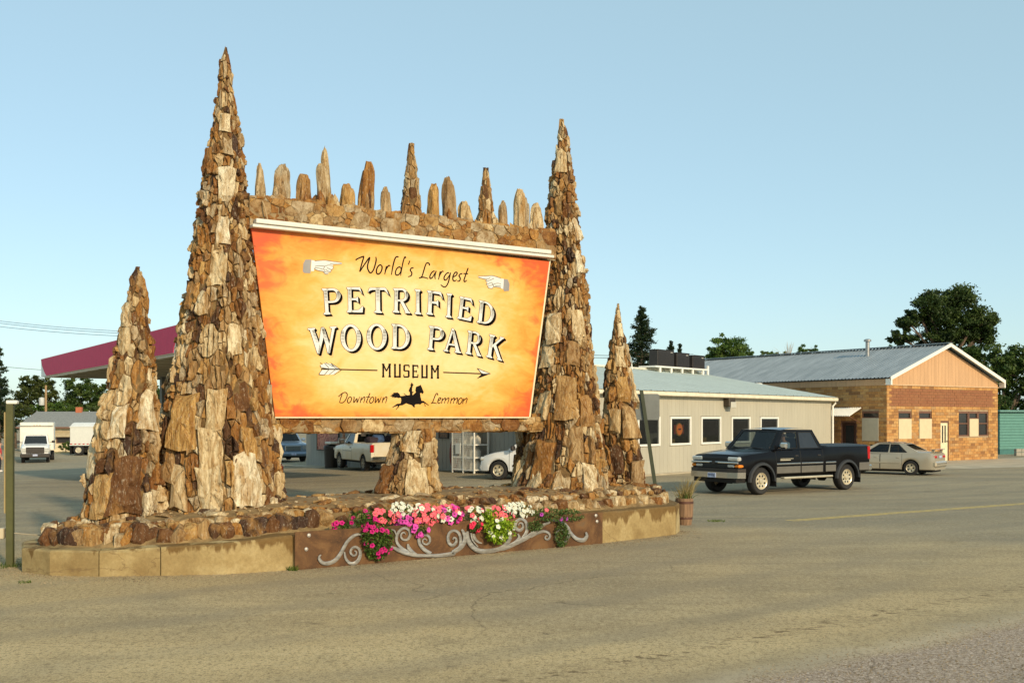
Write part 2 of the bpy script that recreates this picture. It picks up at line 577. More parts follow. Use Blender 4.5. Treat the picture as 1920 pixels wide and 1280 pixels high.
LV = [(.20, 30), (.15, 160), (.10, 900), (.062, 7000), (.036, 12000)]
spire('stone_spire', 'tallest stone spire, rising left of the orange sign to a needle tip', 'stone spire',
      [(90, 420, 425), (120, 412, 433), (165, 407, 438), (216, 401, 447), (278, 390, 456), (340, 381, 462), (400, 371, 466), (460, 360, 472),
       (500, 357, 480), (562, 348, 486), (611, 340, 490), (660, 331, 497), (742, 316, 507), (808, 305, 518), (870, 302, 525), (945, 300, 533)],
      17.2, 11, LV, slabs=[(428, 236, .075, .9), (434, 280, .07, .66), (434, 352, .13, .93), (430, 440, .11, .96), (400, 300, .08, .2), (425, 510, .14, .84), (376, 558, .10, .36), (398, 575, .09, .9), (345, 660, .10, .95), (455, 640, .12, .88), (375, 790, .2, .42), (430, 770, .15, .7), (470, 745, .12, .12), (425, 848, .19, .8), (482, 895, .2, .98), (425, 915, .18, .78), (368, 905, .16, .8), (345, 860, .15, .34), (485, 830, .12, .52)])
spire('stone_spire', 'tall pointed stone spire directly right of the orange sign, cream slab near its top', 'stone spire',
      [(225, 1052, 1056), (256, 1046, 1066), (297, 1039, 1072), (340, 1032, 1076), (383, 1026, 1080), (425, 1021, 1087), (470, 1024, 1092), (520, 1026, 1100),
       (560, 1018, 1104), (638, 1009, 1110), (710, 1002, 1119), (802, 992, 1128), (860, 978, 1136), (918, 958, 1142)],
      20.9, 23, LV, slabs=[(1052, 306, .11, .8), (1079, 432, .11, .98), (1084, 492, .11, 1.0), (1045, 390, .09, .5), (1040, 620, .14, .84), (1080, 610, .13, .92), (1028, 665, .14, .86), (1070, 665, .12, .44), (1058, 745, .2, .46), (1020, 760, .13, .72), (1095, 770, .14, .4), (1020, 860, .18, .3), (1075, 830, .16, .36), (1100, 900, .18, .82), (1000, 900, .15, .76), (1050, 905, .16, .6)])
spire('stone_spire', 'short stone spire with a broken notched tip, left end of the monument', 'stone spire',
      [(503, 256, 261), (520, 244, 268), (562, 236, 275), (611, 227, 279), (677, 210, 290), (742, 199, 294), (775, 184, 295), (840, 176, 298), (900, 167, 300), (957, 155, 305)],
      16.3, 37, LV, slabs=[(243, 592, .09, .8), (243, 640, .10, .84), (216, 690, .1, .66), (282, 770, .15, .97), (198, 790, .13, .84), (240, 790, .12, .95), (255, 905, .2, .1), (190, 860, .15, .86), (215, 925, .16, .52)])
spire('stone_spire', 'slim short stone spire at the right end, beside the leaning sign post', 'stone spire',
      [(571, 1157, 1161), (605, 1150, 1166), (638, 1145, 1174), (703, 1134, 1183), (769, 1130, 1191), (802, 1128, 1196), (870, 1131, 1206), (914, 1135, 1215)],
      21.85, 41, LV, slabs=[(1160, 668, .10, .82), (1162, 620, .07, .9), (1175, 790, .17, .5), (1150, 790, .12, .66), (1190, 890, .15, .44), (1155, 860, .14, .12), (1165, 730, .12, .56)])
spire('stone_pillar', 'stubby flaring stone pillar holding up the middle of the sign', 'stone pillar',
      [(806, 738, 815), (850, 728, 818), (880, 715, 821), (922, 703, 824)], 19.07, 53, LV, hscale=1.1, slabs=[(785, 900, .2, .84), (775, 820, .12, .9), (740, 840, .12, .6), (730, 900, .13, .2), (800, 850, .1, .7)])
spire('stone_pillar', 'dark stone buttress tucked behind the foot of the tall right spire', 'stone pillar',
      [(806, 968, 1002), (850, 966, 1005), (880, 962, 1010), (915, 955, 1020)], 21.7, 59, LV, limit=120)

# ------------------------------------------------------------------ beams
def face_stones(L, Hh, fmap, rg, levels, st, hs, gap=.012, ridge=.008, tilt=.05, tonef=None):
    T, Z, RD = [], [], []
    for rad, tries in levels:
        for _ in range(tries):
            a, z = rg.uniform(0, L), rg.uniform(0, Hh); r = rad * rg.uniform(.85, 1.15)
            if T:
                ta, za, ra = np.array(T), np.array(Z), np.array(RD)
                if np.any((a - ta) ** 2 + ((z - za) / st) ** 2 < (.86 * (ra + r)) ** 2): continue
            T.append(a); Z.append(z); RD.append(r)
    T, Z, RD = np.array(T), np.array(Z), np.array(RD)
    polys = cells(len(T), lambda i: (T - T[i], Z - Z[i]), RD, st, lambda i: (-Z[i], Hh - Z[i], -T[i], L - T[i]))
    out = []
    for i, poly in enumerate(polys):
        if not poly: continue
        def fm(a, z, h, i=i): return fmap(T[i] + a, Z[i] + z, h)
        o = stone_shape(poly, rg.uniform(*hs), gap, rg, fm, 11, .06, ridge, tilt)
        if o: out.append((RD[i], o[0], o[1], tonef(rg) if tonef else tone_of(rg, False)))
    return out

def beam(name, label, s0, s1, z0, z1, seed, th=.25):
    rg = random.Random(seed)
    org = A(s0, 0, z0)
    root = thing(name, label, 'stone beam', org)
    L, H = s1 - s0, z1 - z0
    mb = MB()
    P = [A(s, n, z) - org for (s, n) in ((s0, -th), (s0, th), (s1, th), (s1, -th)) for z in (z0, z1)]
    mb.add(P, [[0, 2, 3, 1], [2, 4, 5, 3], [4, 6, 7, 5], [6, 0, 1, 7], [1, 3, 5, 7], [0, 6, 4, 2]])
    mb.build('core', M_MORTAR2, root)
    ton = lambda r: r.choice([.24, .3, .34, .40, .44, .42, .48, .5, .58, .62, .7, .2, .15])
    lv = [(.20, 16), (.14, 120), (.09, 700), (.055, 1500), (.035, 1500)]
    it = face_stones(L, H, lambda a, z, h: A(s0 + a, th + h, z0 + z), rg, lv, .8, (.004, .03), gap=.004, ridge=.016, tilt=.10, tonef=ton)
    it += [(k * .4, v, f, t) for (k, v, f, t) in face_stones(L, H, lambda a, z, h: A(s0 + a, -th - h, z0 + z), rg, [(.2, 80), (.12, 200)], 1.0, (.012, .035), tonef=ton)]
    it += [(k * .8, v, f, t) for (k, v, f, t) in face_stones(L, 2 * th, lambda a, z, h: A(s0 + a, th - z, z1 + h), rg, [(.14, 60), (.09, 300), (.05, 500)], .8, (.01, .06), ridge=.02, tilt=.2, tonef=ton)]
    it += [(k * .5, v, f, t) for (k, v, f, t) in face_stones(L, 2 * th, lambda a, z, h: A(s0 + a, th - z, z0 - h), rg, [(.16, 60), (.1, 200)], .8, (.01, .03), tonef=ton)]
    emit_stones(it, root, 230, org, mat=M_FLAG)
    return root
beam('stone_beam', 'upper flagstone beam above the orange sign carrying the row of stone pinnacles', .35, 6.45, 5.27, 5.80, 71)
beam('stone_beam', 'lower narrow flagstone beam under the orange sign resting on the stubby pillar', .55, 6.2, 1.98, 2.235, 73)

# ------------------------------------------------------------------ pinnacles on the upper beam
PIN = [(488, 367, 306, 20, 'log', .66, 'grey petrified log pinnacle, first from the tallest spire'),
       (528, 374, 308, 32, 'log', .62, 'broad grey shouldered pinnacle beside the hanging cord'),
       (570, 379, 326, 28, 'log', .35, 'short rusty rounded pinnacle, left of the thin needle pinnacle'),
       (609, 388, 273, 27, 'needle', .64, 'thin grey needle pinnacle with a stepped shaft on a stone foot'),
       (651, 391, 345, 28, 'log', .5, 'low stump pinnacle, right of the thin needle pinnacle'),
       (686, 396, 303, 28, 'log', .24, 'tall rust brown rounded pinnacle with parallel sides'),
       (723, 401, 350, 21, 'log', .56, 'small crooked pinnacle left of the big central cone'),
       (771, 406, 271, 46, 'cone', 0, 'biggest cone pinnacle of many stones in the middle of the beam'),
       (812, 411, 345, 23, 'log', .52, 'brownish grey pinnacle just right of the big central cone'),
       (843, 416, 332, 27, 'log', .42, 'flat topped straight brown pinnacle, second right of the big cone'),
       (873, 419, 378, 26, 'log', .7, 'lowest wide pale stump pinnacle between two tall ones'),
       (911, 426, 317, 42, 'cone', 0, 'second biggest cone pinnacle with a dark chipped tip'),
       (943, 431, 376, 18, 'log', .58, 'narrow little pinnacle right of the dark tipped cone'),
       (975, 436, 355, 27, 'log', .74, 'pale split double pinnacle, second from the tall right spire'),
       (1005, 439, 380, 25, 'log', .8, 'pale ribbed pinnacle next to the tall right spire')]
def log_mesh(w, h, seed, tone, taper=.45, ns=15, nz=11):
    rg = random.Random(seed); vs = []; fs = []
    lean = rg.uniform(-.06, .06)
    for i in range(nz + 1):
        t = i / nz
        prof = 1.0 - taper * t ** 2.2 - (.28 * max(0, (t - .78) / .22) ** 1.5)
        for k in range(ns):
            a = 2 * math.pi * k / ns
            r = w * prof * (1 + .38 * mnoise.noise(Vector((math.cos(a) * 1.7, math.sin(a) * 1.7, t * 1.1 + seed))) + .24 * mnoise.noise(Vector((math.cos(a) * 5, math.sin(a) * 5, t * 2.2 + seed))))
            top = 0 if i < nz - 1 else rg.uniform(-.17, .03) * h * (1 if i == nz - 1 else .6)
            vs.append((r * math.cos(a) + lean * t * h, r * math.sin(a) * .85, h * t + top))
    for i in range(nz):
        for k in range(ns):
            a, b, c, d = i * ns + k, i * ns + (k + 1) % ns, (i + 1) * ns + (k + 1) % ns, (i + 1) * ns + k
            fs += [[a, b, c], [a, c, d]]
    vs.append((lean * h, 0, h * 1.0)); c = len(vs) - 1
    fs += [[nz * ns + k, nz * ns + (k + 1) % ns, c] for k in range(ns)]
    mb = MB(); mb.t = tone; mb.add(vs, fs)
    return mb
GP = 'petrified wood pinnacles along the top of the sign beam'
for i, (px, pb, pt, pw, kind, tone, lab) in enumerate(PIN):
    Y = line_Y(px)
    z0 = 5.78; zt = CH + (HV - pt) * Y / F
    X = (px - 960) / F * Y
    w = pw * Y / F / 2
    if kind == 'cone':
        r = spire('stone_pinnacle', lab, 'pinnacle', [(pt, px - 5, px + 5), ((pt * 2 + pb) / 3, px - pw * .24, px + pw * .24), ((pt + pb * 2) / 3, px - pw * .37, px + pw * .37), (pb, px - pw * .52, px + pw * .52)],
                  Y, 100 + i, [(.10, 120), (.07, 500), (.045, 1500)], z_low=z0, limit=80, group=GP, hscale=.25)
    else:
        h = zt - z0
        if kind == 'needle':
            root = thing('stone_pinnacle', lab, 'pinnacle', (X, Y, z0), 0, GP)
            log_mesh(w * .95, h * .68, 201, .66, .12).build('shaft', M_STONE, root, (0, 0, .05))
            log_mesh(w * .6, h * .46, 207, .72, .75).build('tip', M_STONE, root, (0, 0, h * .54))
            rg = random.Random(5)
            for k in range(7):
                a = k * .9
                log_mesh(.09, .22 + .1 * rg.random(), 300 + k, rg.choice([.3, .5, .8, .2]), .7, 7, 4).build('stone', M_STONE, root, (math.cos(a) * .17, math.sin(a) * .17, -.02))
        else:
            o = log_mesh(w, h, 400 + i * 7, tone, .3 if pw > 22 else .45).build('stone_pinnacle', M_STONE, None, (X, Y, z0))
            tag(o, lab, 'pinnacle', GP)
            if 'split' in lab:
                log_mesh(w * .6, h * .8, 901, .6, .4).build('stone', M_STONE, o, (w * .75, 0, 0))
            elif pw >= 25:
                rg = random.Random(i)
                for k in range(4):
                    a = rg.uniform(3.6, 6)
                    log_mesh(w * .38, h * rg.uniform(.25, .5), 950 + i * 5 + k, min(1, max(0, tone + rg.uniform(-.25, .25))), .5, 7, 4).build('stone', M_STONE, o, (math.cos(a) * w * .85, math.sin(a) * w * .8, -.02))

# ------------------------------------------------------------------ planter base
BASE = [(-5.4, 19.35, .45), (-6.5, 18.6, .42), (-7.2, 17.3, .38), (-7.4, 16.1, .35), (-7.05, 15.35, .35), (-6.5, 15.0, .35), (-5.77, 14.9, .352), (-4.93, 14.97, .40),
        (-4.07, 15.1, .44), (-3.19, 15.55, .505), (-.8, 17.22, .53), (1.6, 18.9, .546), (3.12, 20.3, .545), (3.3, 21.0, .55), (3.25, 21.9, .55), (2.4, 23.0, .55), (1.2, 23.6, .55),
        (-2.1, 21.5, .5)]
root = thing('stone_planter', 'long concrete edged planter of dirt and petrified wood stones under the sign', 'planter', (-2, 18.5, 0))
O = Vector((-2, 18.5, 0))
cl0, cl1 = A(-1.7), A(8.5)
def toward(p, d):
    """point d metres from the edge towards the middle line"""
    t = max(0, min(1, (p - cl0).dot(cl1 - cl0) / (cl1 - cl0).length_squared))
    q = cl0 + (cl1 - cl0) * t
    v = q - p
    return p + v * (d / v.length if d > 1e-6 else 0)
nB = len(BASE)
PB = [Vector((x, y, 0)) for (x, y, z) in BASE]; ZB = [z for (x, y, z) in BASE]
groups = [[17, 0, 1], [1, 2, 3], [3, 4, 5, 6], [6, 7], [7, 8, 9], [9, 10, 11], [11, 12], [12, 13, 14], [14, 15, 16], [16, 17]]
for g in groups:
    mb = MB(); W = .32
    for k in range(len(g) - 1):
        i, j = g[k], g[k + 1]
        e0 = .006 if k == 0 else 0; e1 = .006 if k == len(g) - 2 else 0
        d = (PB[j] - PB[i]).normalized()
        p, q = PB[i] + d * e0, PB[j] - d * e1
        pi, qi = toward(p, W), toward(q, W)
        b = .025
        vs = []
        ns_ = max(1, int((q - p).length / .16))
        for m_ in range(ns_ + 1):
            f_ = m_ / ns_
            o_, in_, z = p.lerp(q, f_), pi.lerp(qi, f_), ZB[i] + (ZB[j] - ZB[i]) * f_
            inn = (in_ - o_).normalized()
            if 0 < m_ < ns_:
                o_ = o_ + inn * .014 * mnoise.noise(o_ * 3.1); z += .014 * mnoise.noise(o_ * 4.3 + Vector((7, 0, 0)))
                b = .022 + .03 * max(0, mnoise.noise(o_ * 5 + Vector((0, 9, 0))))
            else: b = .025
            vs += [o_ + Vector((0, 0, -.15)), o_ + Vector((0, 0, z - b)), o_ + inn * b + Vector((0, 0, z)), in_ + Vector((0, 0, z + .01)), in_ + Vector((0, 0, -.15))]
        vs = [v - O for v in vs]
        fs = [[m_ * 5 + c_, m_ * 5 + 5 + c_, m_ * 5 + 6 + c_, m_ * 5 + 1 + c_] for m_ in range(ns_) for c_ in range(4)]
        if k == 0: fs.append([0, 1, 2, 3, 4])
        if k == len(g) - 2: fs.append([ns_ * 5 + c_ for c_ in (4, 3, 2, 1, 0)])
        mb.add(vs, fs)
    mb.build('concrete_block', M_CONC, root)
# dirt bed: rings from the kerb to the middle
per = []
for i in range(nB):
    p, q = PB[i], PB[(i + 1) % nB]; n = max(2, int((q - p).length / .16))
    for k in range(n):
        t = k / n; per.append((p + (q - p) * t, ZB[i] + (ZB[(i + 1) % nB] - ZB[i]) * t))
def bedz(p, z0, d):
    prof = np.interp(d, [0, .28, .42, .6, 1.0, 1.5, 2.2], [-.02, -.01, .1, .24, .32, .36, .38])
    return z0 + prof + (.035 * mnoise.noise(p * 2.5) + .02 * mnoise.noise(p * 8) if d > .3 else 0)
rings = [.25, .36, .48, .62, .8, 1.0, 1.3, 1.6, 9]
vs = []; fs = []; n = len(per)
for d in rings:
    for (p, z0) in per:
        w_ = (cl0 + (cl1 - cl0) * max(0, min(1, (p - cl0).dot(cl1 - cl0) / (cl1 - cl0).length_squared)) - p).length
        dd = min(d, w_ * (.995 if d > 5 else .97)) if d > .4 else d
        q = toward(p, dd); q.z = bedz(q, z0, dd); vs.append(q - O)
for r_ in range(len(rings) - 1):
    for k in range(n):
        fs.append([r_ * n + k, r_ * n + (k + 1) % n, (r_ + 1) * n + (k + 1) % n, (r_ + 1) * n + k])
mb = MB(); mb.add(vs, fs)
mb.build('dirt_bed', M_DIRT, root, smooth=50)

def boulder(sx, sy, sz, seed, sub=2):
    """angular broken rock: hull of scattered points"""
    r_ = random.Random(int(seed * 977) + 5)
    bm = bmesh.new()
    for _ in range(20 if sub == 2 else 9):
        p = Vector((r_.uniform(-1, 1), r_.uniform(-1, 1), r_.uniform(-1, 1)))
        m_ = max(abs(p.x), abs(p.y), abs(p.z)); l = p.length
        p = p / (m_ * .55 + l * .45) * r_.uniform(.86, 1.04)
        bm.verts.new((p.x * sx, p.y * sy, p.z * sz))
    bmesh.ops.convex_hull(bm, input=bm.verts)
    loose = [v for v in bm.verts if not v.link_faces]
    bmesh.ops.delete(bm, geom=loose, context='VERTS')
    bm.verts.index_update()
    vs = [v.co.copy() for v in bm.verts]; fs = [[v.index for v in f.verts] for f in bm.faces]
    bm.free()
    return vs, fs
rg = random.Random(88)
items = []
def put(p, size, key=1, tone=None, yaw=None):
    vs, fs = boulder(*size, rg.uniform(0, 500))
    M = Matrix.Translation(p) @ Matrix.Rotation(rg.uniform(0, 6.3) if yaw is None else yaw, 4, 'Z') @ Matrix.Rotation(rg.uniform(-.25, .25), 4, 'X') @ Matrix.Rotation(rg.uniform(-.25, .25), 4, 'Y')
    items.append((key, [M @ v for v in vs], fs, tone if tone is not None else tone_of(rg, False)))
s = 0; total = len(per)
k = 0
while k < total:
    p, z0 = per[k]; dirp = (per[(k + 1) % total][0] - p).normalized(); yaw = math.atan2(dirp.y, dirp.x)
    left = p.x < -2.6
    big = rg.uniform(.18, .32) if left else rg.uniform(.12, .25)
    q = toward(p, .43 + rg.uniform(-.04, .05))
    hh = rg.uniform(.14, .22) if left else rg.uniform(.08, .17)
    q.z = z0 + hh * .62
    tn = rg.choice([.0, .02, .04, .06, .08, .1, .14, .46, .5, .9, .3, .4, .6, .66]) if left else None
    put(q, (big * .58, rg.uniform(.1, .16), hh), 3, tn, yaw)
    q2 = toward(p, .64 + rg.uniform(-.05, .05)); q2.z = bedz(q2, z0, .64) + .0
    put(q2, (big * rg.uniform(.4, .6), rg.uniform(.08, .14), rg.uniform(.05, .1)), 2.2, None, yaw)
    k += max(1, int(big * .60 / .16 + rg.random() * .5))
# second, smaller course and slabs lying on the dirt
for _ in range(230):
    p, z0 = per[rg.randrange(total)]
    d = rg.choice([.58, .66, .75, .9, 1.1, 1.3])
    q = toward(p, d + rg.uniform(-.05, .05)); q.z = bedz(q, z0, d) + .01
    sz = rg.uniform(.05, .13) if d < .8 else rg.uniform(.05, .2)
    put(q, (sz, sz * rg.uniform(.5, .9), rg.uniform(.03, .06) if d > .8 else sz * .6), 2 if p.y < 21 else 1)
for _ in range(2200):
    p, z0 = per[rg.randrange(total)]
    d = rg.uniform(.5, 1.6); q = toward(p, d); q.z = bedz(q, z0, d)
    sz = rg.uniform(.012, .045)
    vs, fs = boulder(sz, sz * .8, sz * .5, rg.uniform(0, 500), 1)
    items.append((.1, [q + v for v in vs], fs, tone_of(rg, False)))
emit_stones(items, root, 290, O)

# ------------------------------------------------------------------ the orange sign
SN = AN.copy(); SP0 = A(3.3, .34)
def SG(px, py, h=0.0): return on_plane(px, py, SP0 + SN * h, SN)
S_TL, S_TR, S_BR, S_BL = SG(471, 426), SG(1030, 490), SG(992, 781), SG(516, 781)
zt_, zb_ = (S_TL.z + S_TR.z) / 2, (S_BL.z + S_BR.z) / 2
SC0 = (S_TL + S_TR + S_BR + S_BL) / 4
s_root = thing('sign_board', 'big orange parchment sign reading World\'s Largest Petrified Wood Park Museum', 'sign', SC0)
def sign_mat():
    t = NT("sign_print")
    v = t.coord()
    mp = t.n.new('ShaderNodeMapping'); mp.inputs['Rotation'].default_value = (0, 0, -math.atan2(AD.y, AD.x))
    t.lk(v, mp.inputs['Vector'])
    sx = t.n.new('ShaderNodeSeparateXYZ'); t.lk(mp.outputs['Vector'], sx.inputs[0])
    ex = t.math('POWER', t.math('ABSOLUTE', t.math('DIVIDE', sx.outputs['X'], 2.75)), 2.4)
    ez = t.math('POWER', t.math('ABSOLUTE', t.math('DIVIDE', sx.outputs['Z'], 1.62)), 2.6)
    e = t.math('MAXIMUM', ex, ez)
    e = t.math('ADD', t.math('MULTIPLY', t.math('ADD', ex, ez), .42), t.math('ADD', t.math('MULTIPLY', e, .34), .06))
    n1 = t.noise(t.coord((.9, .9, 1.5)), 1.3, 6, .62, .8)
    n2 = t.noise(t.coord((1, 1, 3)), 6, 5, .65)
    n3 = t.noise(t.coord((2.2, 2.2, 2.6)), .9, 4, .55, 1.2)
    f = t.math('ADD', e, t.math('MULTIPLY', t.math('SUBTRACT', n1, .5), 1.0))
    f = t.math('ADD', f, t.math('MULTIPLY', t.math('SUBTRACT', n2, .5), .28))
    c = t.ramp(f, [(.0, (.80, .60, .30)), (.25, (.78, .52, .19)), (.5, (.76, .39, .075)), (.8, (.70, .245, .026)), (1.05, (.60, .10, .02))])
    c = t.mix(t.ramp(t.math('MULTIPLY', n3, t.ramp(e, [(.25, .35), (.8, 1.0)])), [(.46, 0.0), (.62, .75)]), c, (.60, .085, .025))
    c = t.mix(t.ramp(t.noise(t.coord((3, 3, 5)), 14, 5, .7), [(.68, 0.0), (.76, .35)]), c, (.45, .15, .02))
    t.col(c); t.set(.45, 0, .3)
    return t.m
M_SIGN = sign_mat()
M_INK = pm("print_black", (.008, .006, .006), .7, var=.2, spec=.08)
M_BROWN_INK = pm("print_brown", (.045, .018, .006), .7, var=.2, spec=.1)
M_PWHITE = pm("print_white", (.70, .70, .64), .5, var=.04)
M_PGREY = pm("print_grey", (.27, .26, .25), .5, var=.1)
M_INK2 = pm("print_line", (.12, .11, .10), .5, var=.1)
M_PHALO = pm("print_halo", (.72, .56, .30), .5, var=.05)
mb = MB()
mb.prism([p - SC0 for p in (S_TL, S_TR, S_BR, S_BL)], -SN * .05)
mb.build('panel', M_SIGN, s_root)
# white edge strip on the right and the backing frame
mb = MB()
mb.prism([p - SC0 - SN * .004 for p in (SG(1030, 489), SG(1033, 489), SG(995, 782), SG(992, 782))], -SN * .05)
mb.prism([p - SC0 - SN * .004 for p in (SG(516, 781), SG(992, 781), SG(992, 783.5), SG(516, 783.5))], -SN * .05)
mb.build('edge_strip', pm("cream_trim", (.74, .62, .40), .5), s_root)
mb = MB()
for f_ in (.04, .28, .52, .76, .96):
    a = S_TL.lerp(S_TR, f_); b = S_BL.lerp(S_BR, f_)
    mb.tube([a - SN * .10 - SC0, b - SN * .10 - SC0], .04, 4)
mb.build('backing_frame', pm("backing_timber", (.2, .13, .07), .8), s_root)

def flat(name, polys, m, h, parent=None, **k):
    """flat print: list of pixel outlines laid h metres proud of the board"""
    mb = MB()
    for P in polys:
        pts = [SG(x, y, h) - SC0 for (x, y) in P]
        for t in tessellate_polygon([pts]): mb.face([pts[i] for i in t])
    # every face towards the road
    for i, f in enumerate(mb.f):
        a, b, c = (Vector(mb.v[j]) for j in f[:3])
        if (b - a).cross(c - a).dot(SN) < 0: mb.f[i] = f[::-1]
    return mb.build(name, m, parent or s_root, fix=False)

def stroke(P, W):
    """outlines (quads) of a brush line through pixel points P with widths W"""
    P = [Vector((x, y)) for (x, y) in P]
    # Catmull-Rom smoothing
    if len(P) > 2:
        Q = []; WW = []
        Wl = W if hasattr(W, '__len__') else [W] * len(P)
        for i in range(len(P) - 1):
            p0, p1, p2, p3 = P[max(i - 1, 0)], P[i], P[i + 1], P[min(i + 2, len(P) - 1)]
            for k in range(5):
                t = k / 5
                Q.append(.5 * ((2 * p1) + (p2 - p0) * t + (2 * p0 - 5 * p1 + 4 * p2 - p3) * t * t + (3 * p1 - p0 - 3 * p2 + p3) * t ** 3))
                WW.append(Wl[i] + (Wl[i + 1] - Wl[i]) * t)
        Q.append(P[-1]); WW.append(Wl[-1])
    else:
        Q = P; WW = W if hasattr(W, '__len__') else [W] * len(P)
    L, Rr = [], []
    for i, q in enumerate(Q):
        d = Q[min(i + 1, len(Q) - 1)] - Q[max(i - 1, 0)]
        if d.length < 1e-6: d = Vector((1, 0))
        d.normalize(); nn = Vector((-d.y, d.x)) * WW[i] / 2
        L.append(q + nn); Rr.append(q - nn)
    return [[L[i], L[i + 1], Rr[i + 1], Rr[i]] for i in range(len(Q) - 1)]

def T1(P): return [(560 + x * .11717, 470 + y * .11717) for (x, y) in P]
def T2(P): return [(760 + x * .11717, 470 + y * .11717) for (x, y) in P]
def T3(P): return [(560 + x * .11717, 590 + y * .11717) for (x, y) in P]
def T4(P): return [(760 + x * .11717, 590 + y * .11717) for (x, y) in P]
def T5(P): return [(620 + x / 12, 700 + y / 12) for (x, y) in P]
def T6(P): return [(730 + x / 12, 700 + y / 12) for (x, y) in P]
def ell(cx, cy, rx, ry, sl=0.0, n=14, a0=-1.2):
    out = []
    for k in range(n + 1):
        a = a0 - 2 * math.pi * k / n
        y = ry * math.sin(a); out.append((cx + rx * math.cos(a) - sl * y, cy + y))
    return out

def word(label, letters, T, w, m):
    for strokes in letters:
        q = []
        for s_ in strokes:
            q += stroke(T(s_), w if len(s_) < 3 else [w * 1.15] * (len(s_) - 1) + [w * .7])
        flat('letter', q, m, .004)
word('worlds', [
    [[(915, 152), (935, 132), (1022, 95), (1040, 105), (1010, 210), (975, 335)], [(978, 335), (1050, 225), (1138, 105), (1104, 230), (1110, 300), (1150, 355), (1200, 300), (1240, 160), (1234, 98)]],
    [ell(1290, 300, 42, 74, .25)],
    [[(1408, 245), (1395, 300), (1378, 376)], [(1384, 325), (1420, 262), (1445, 235), (1466, 246)]],
    [[(1598, 102), (1575, 95), (1545, 120), (1510, 240), (1485, 385)]]], T1, 2.2, M_INK)
word('d', [[ell(-112, 325, 42, 66, .3), [(8, 118), (-8, 100), (-40, 200), (-75, 400)]],
           [[(72, 160), (50, 222)]],
           [[(132, 275), (98, 278), (80, 312), (104, 352), (94, 398), (45, 416)]],
           [[(386, 238), (382, 206), (346, 195), (318, 245), (270, 400), (238, 432), (222, 430)], [(220, 436), (290, 424), (366, 446)]],
           [[(468, 322), (430, 342), (396, 400), (398, 442), (432, 428), (476, 352)], [(494, 322), (474, 400), (480, 455)]],
           [[(560, 330), (546, 395), (532, 462)], [(542, 405), (588, 332), (614, 336)]],
           [[(700, 350), (662, 362), (622, 420), (628, 466), (662, 458), (712, 380)], [(724, 350), (690, 500), (650, 570), (610, 576), (565, 540)]],
           [[(766, 420), (815, 392), (830, 352), (800, 346), (766, 400), (762, 460), (786, 486), (822, 465)]],
           [[(914, 366), (880, 372), (860, 402), (880, 440), (868, 482), (830, 487)]],
           [[(1006, 275), (962, 400), (940, 470), (952, 496), (986, 470)], [(930, 364), (1006, 370)]]], T2, 2.0, M_INK)
word('downtown', [[[(175, 520), (240, 460), (310, 425), (362, 440), (372, 500), (330, 600), (270, 655), (195, 650)], [(262, 452), (228, 550), (200, 650)]],
                  [ell(425, 592, 42, 68, .3)],
                  [[(515, 530), (530, 540), (520, 655), (592, 560), (594, 655), (655, 522)]],
                  [[(692, 530), (665, 660)], [(675, 610), (745, 532), (772, 545), (742, 662)]],
                  [[(884, 440), (845, 540), (808, 640), (834, 658)], [(800, 528), (892, 526)]],
                  [ell(925, 597, 42, 68, .3)],
                  [[(1005, 530), (1018, 542), (1002, 658), (1076, 562), (1082, 658), (1142, 526)]],
                  [[(1186, 530), (1160, 660)], [(1170, 610), (1240, 527), (1267, 545), (1236, 665)]]], T5, 1.5, M_BROWN_INK)
word('lemmon', [[[(1085, 490), (1090, 455), (1060, 450), (1028, 505), (975, 640), (940, 672)], [(938, 670), (1000, 656), (1072, 676)]],
                [[(1100, 612), (1150, 582), (1157, 547), (1120, 552), (1095, 612), (1097, 660), (1122, 670), (1156, 640)]],
                [[(1198, 550), (1175, 670)], [(1185, 612), (1250, 552), (1264, 570), (1240, 672)], [(1252, 610), (1325, 550), (1342, 570), (1310, 676)]],
                [[(1402, 550), (1376, 676)], [(1386, 612), (1450, 552), (1466, 570), (1440, 676)], [(1452, 612), (1520, 552), (1537, 572), (1510, 678)]],
                [ell(1595, 617, 42, 68, .3)],
                [[(1678, 555), (1650, 682)], [(1660, 622), (1730, 557), (1752, 577), (1720, 682)]]], T6, 1.5, M_BROWN_INK)

# block serif capitals: outlines in a unit box, stretched into each letter's corner points
def arc(cx, cy, rx, ry, a0, a1, n=12):
    return [(cx + rx * math.cos(R(a0 + (a1 - a0) * k / n)), cy + ry * math.sin(R(a0 + (a1 - a0) * k / n))) for k in range(n + 1)]
def stem(x0, x1, y0=0, y1=1, s=.09, sh=.07, top=True, bot=True):
    P = []
    P += [(x0 - s, y0), (x0 - s, y0 + sh * .6), (x0, y0 + sh * 1.4)] if bot else [(x0, y0)]
    P += [(x0, y1 - sh * 1.4), (x0 - s, y1 - sh * .6), (x0 - s, y1)] if top else [(x0, y1)]
    P += [(x1 + s, y1), (x1 + s, y1 - sh * .6), (x1, y1 - sh * 1.4)] if top else [(x1, y1)]
    P += [(x1, y0 + sh * 1.4), (x1 + s, y0 + sh * .6), (x1 + s, y0)] if bot else [(x1, y0)]
    return P
def ring(o, i): return [[o[k], o[k + 1], i[k + 1], i[k]] for k in range(len(o) - 1)]
def bowl(x0, cx, cy, rx, ry, tk, th):
    o = [(x0, cy - ry)] + arc(cx, cy, rx, ry, -90, 90) + [(x0, cy + ry)]
    i = [(x0, cy - ry + th)] + arc(cx, cy, rx - tk, ry - th, -90, 90) + [(x0, cy + ry - th)]
    return ring(o, i)
G = {}
G['P'] = [stem(.12, .30)] + bowl(.25, .55, .72, .42, .28, .19, .075)
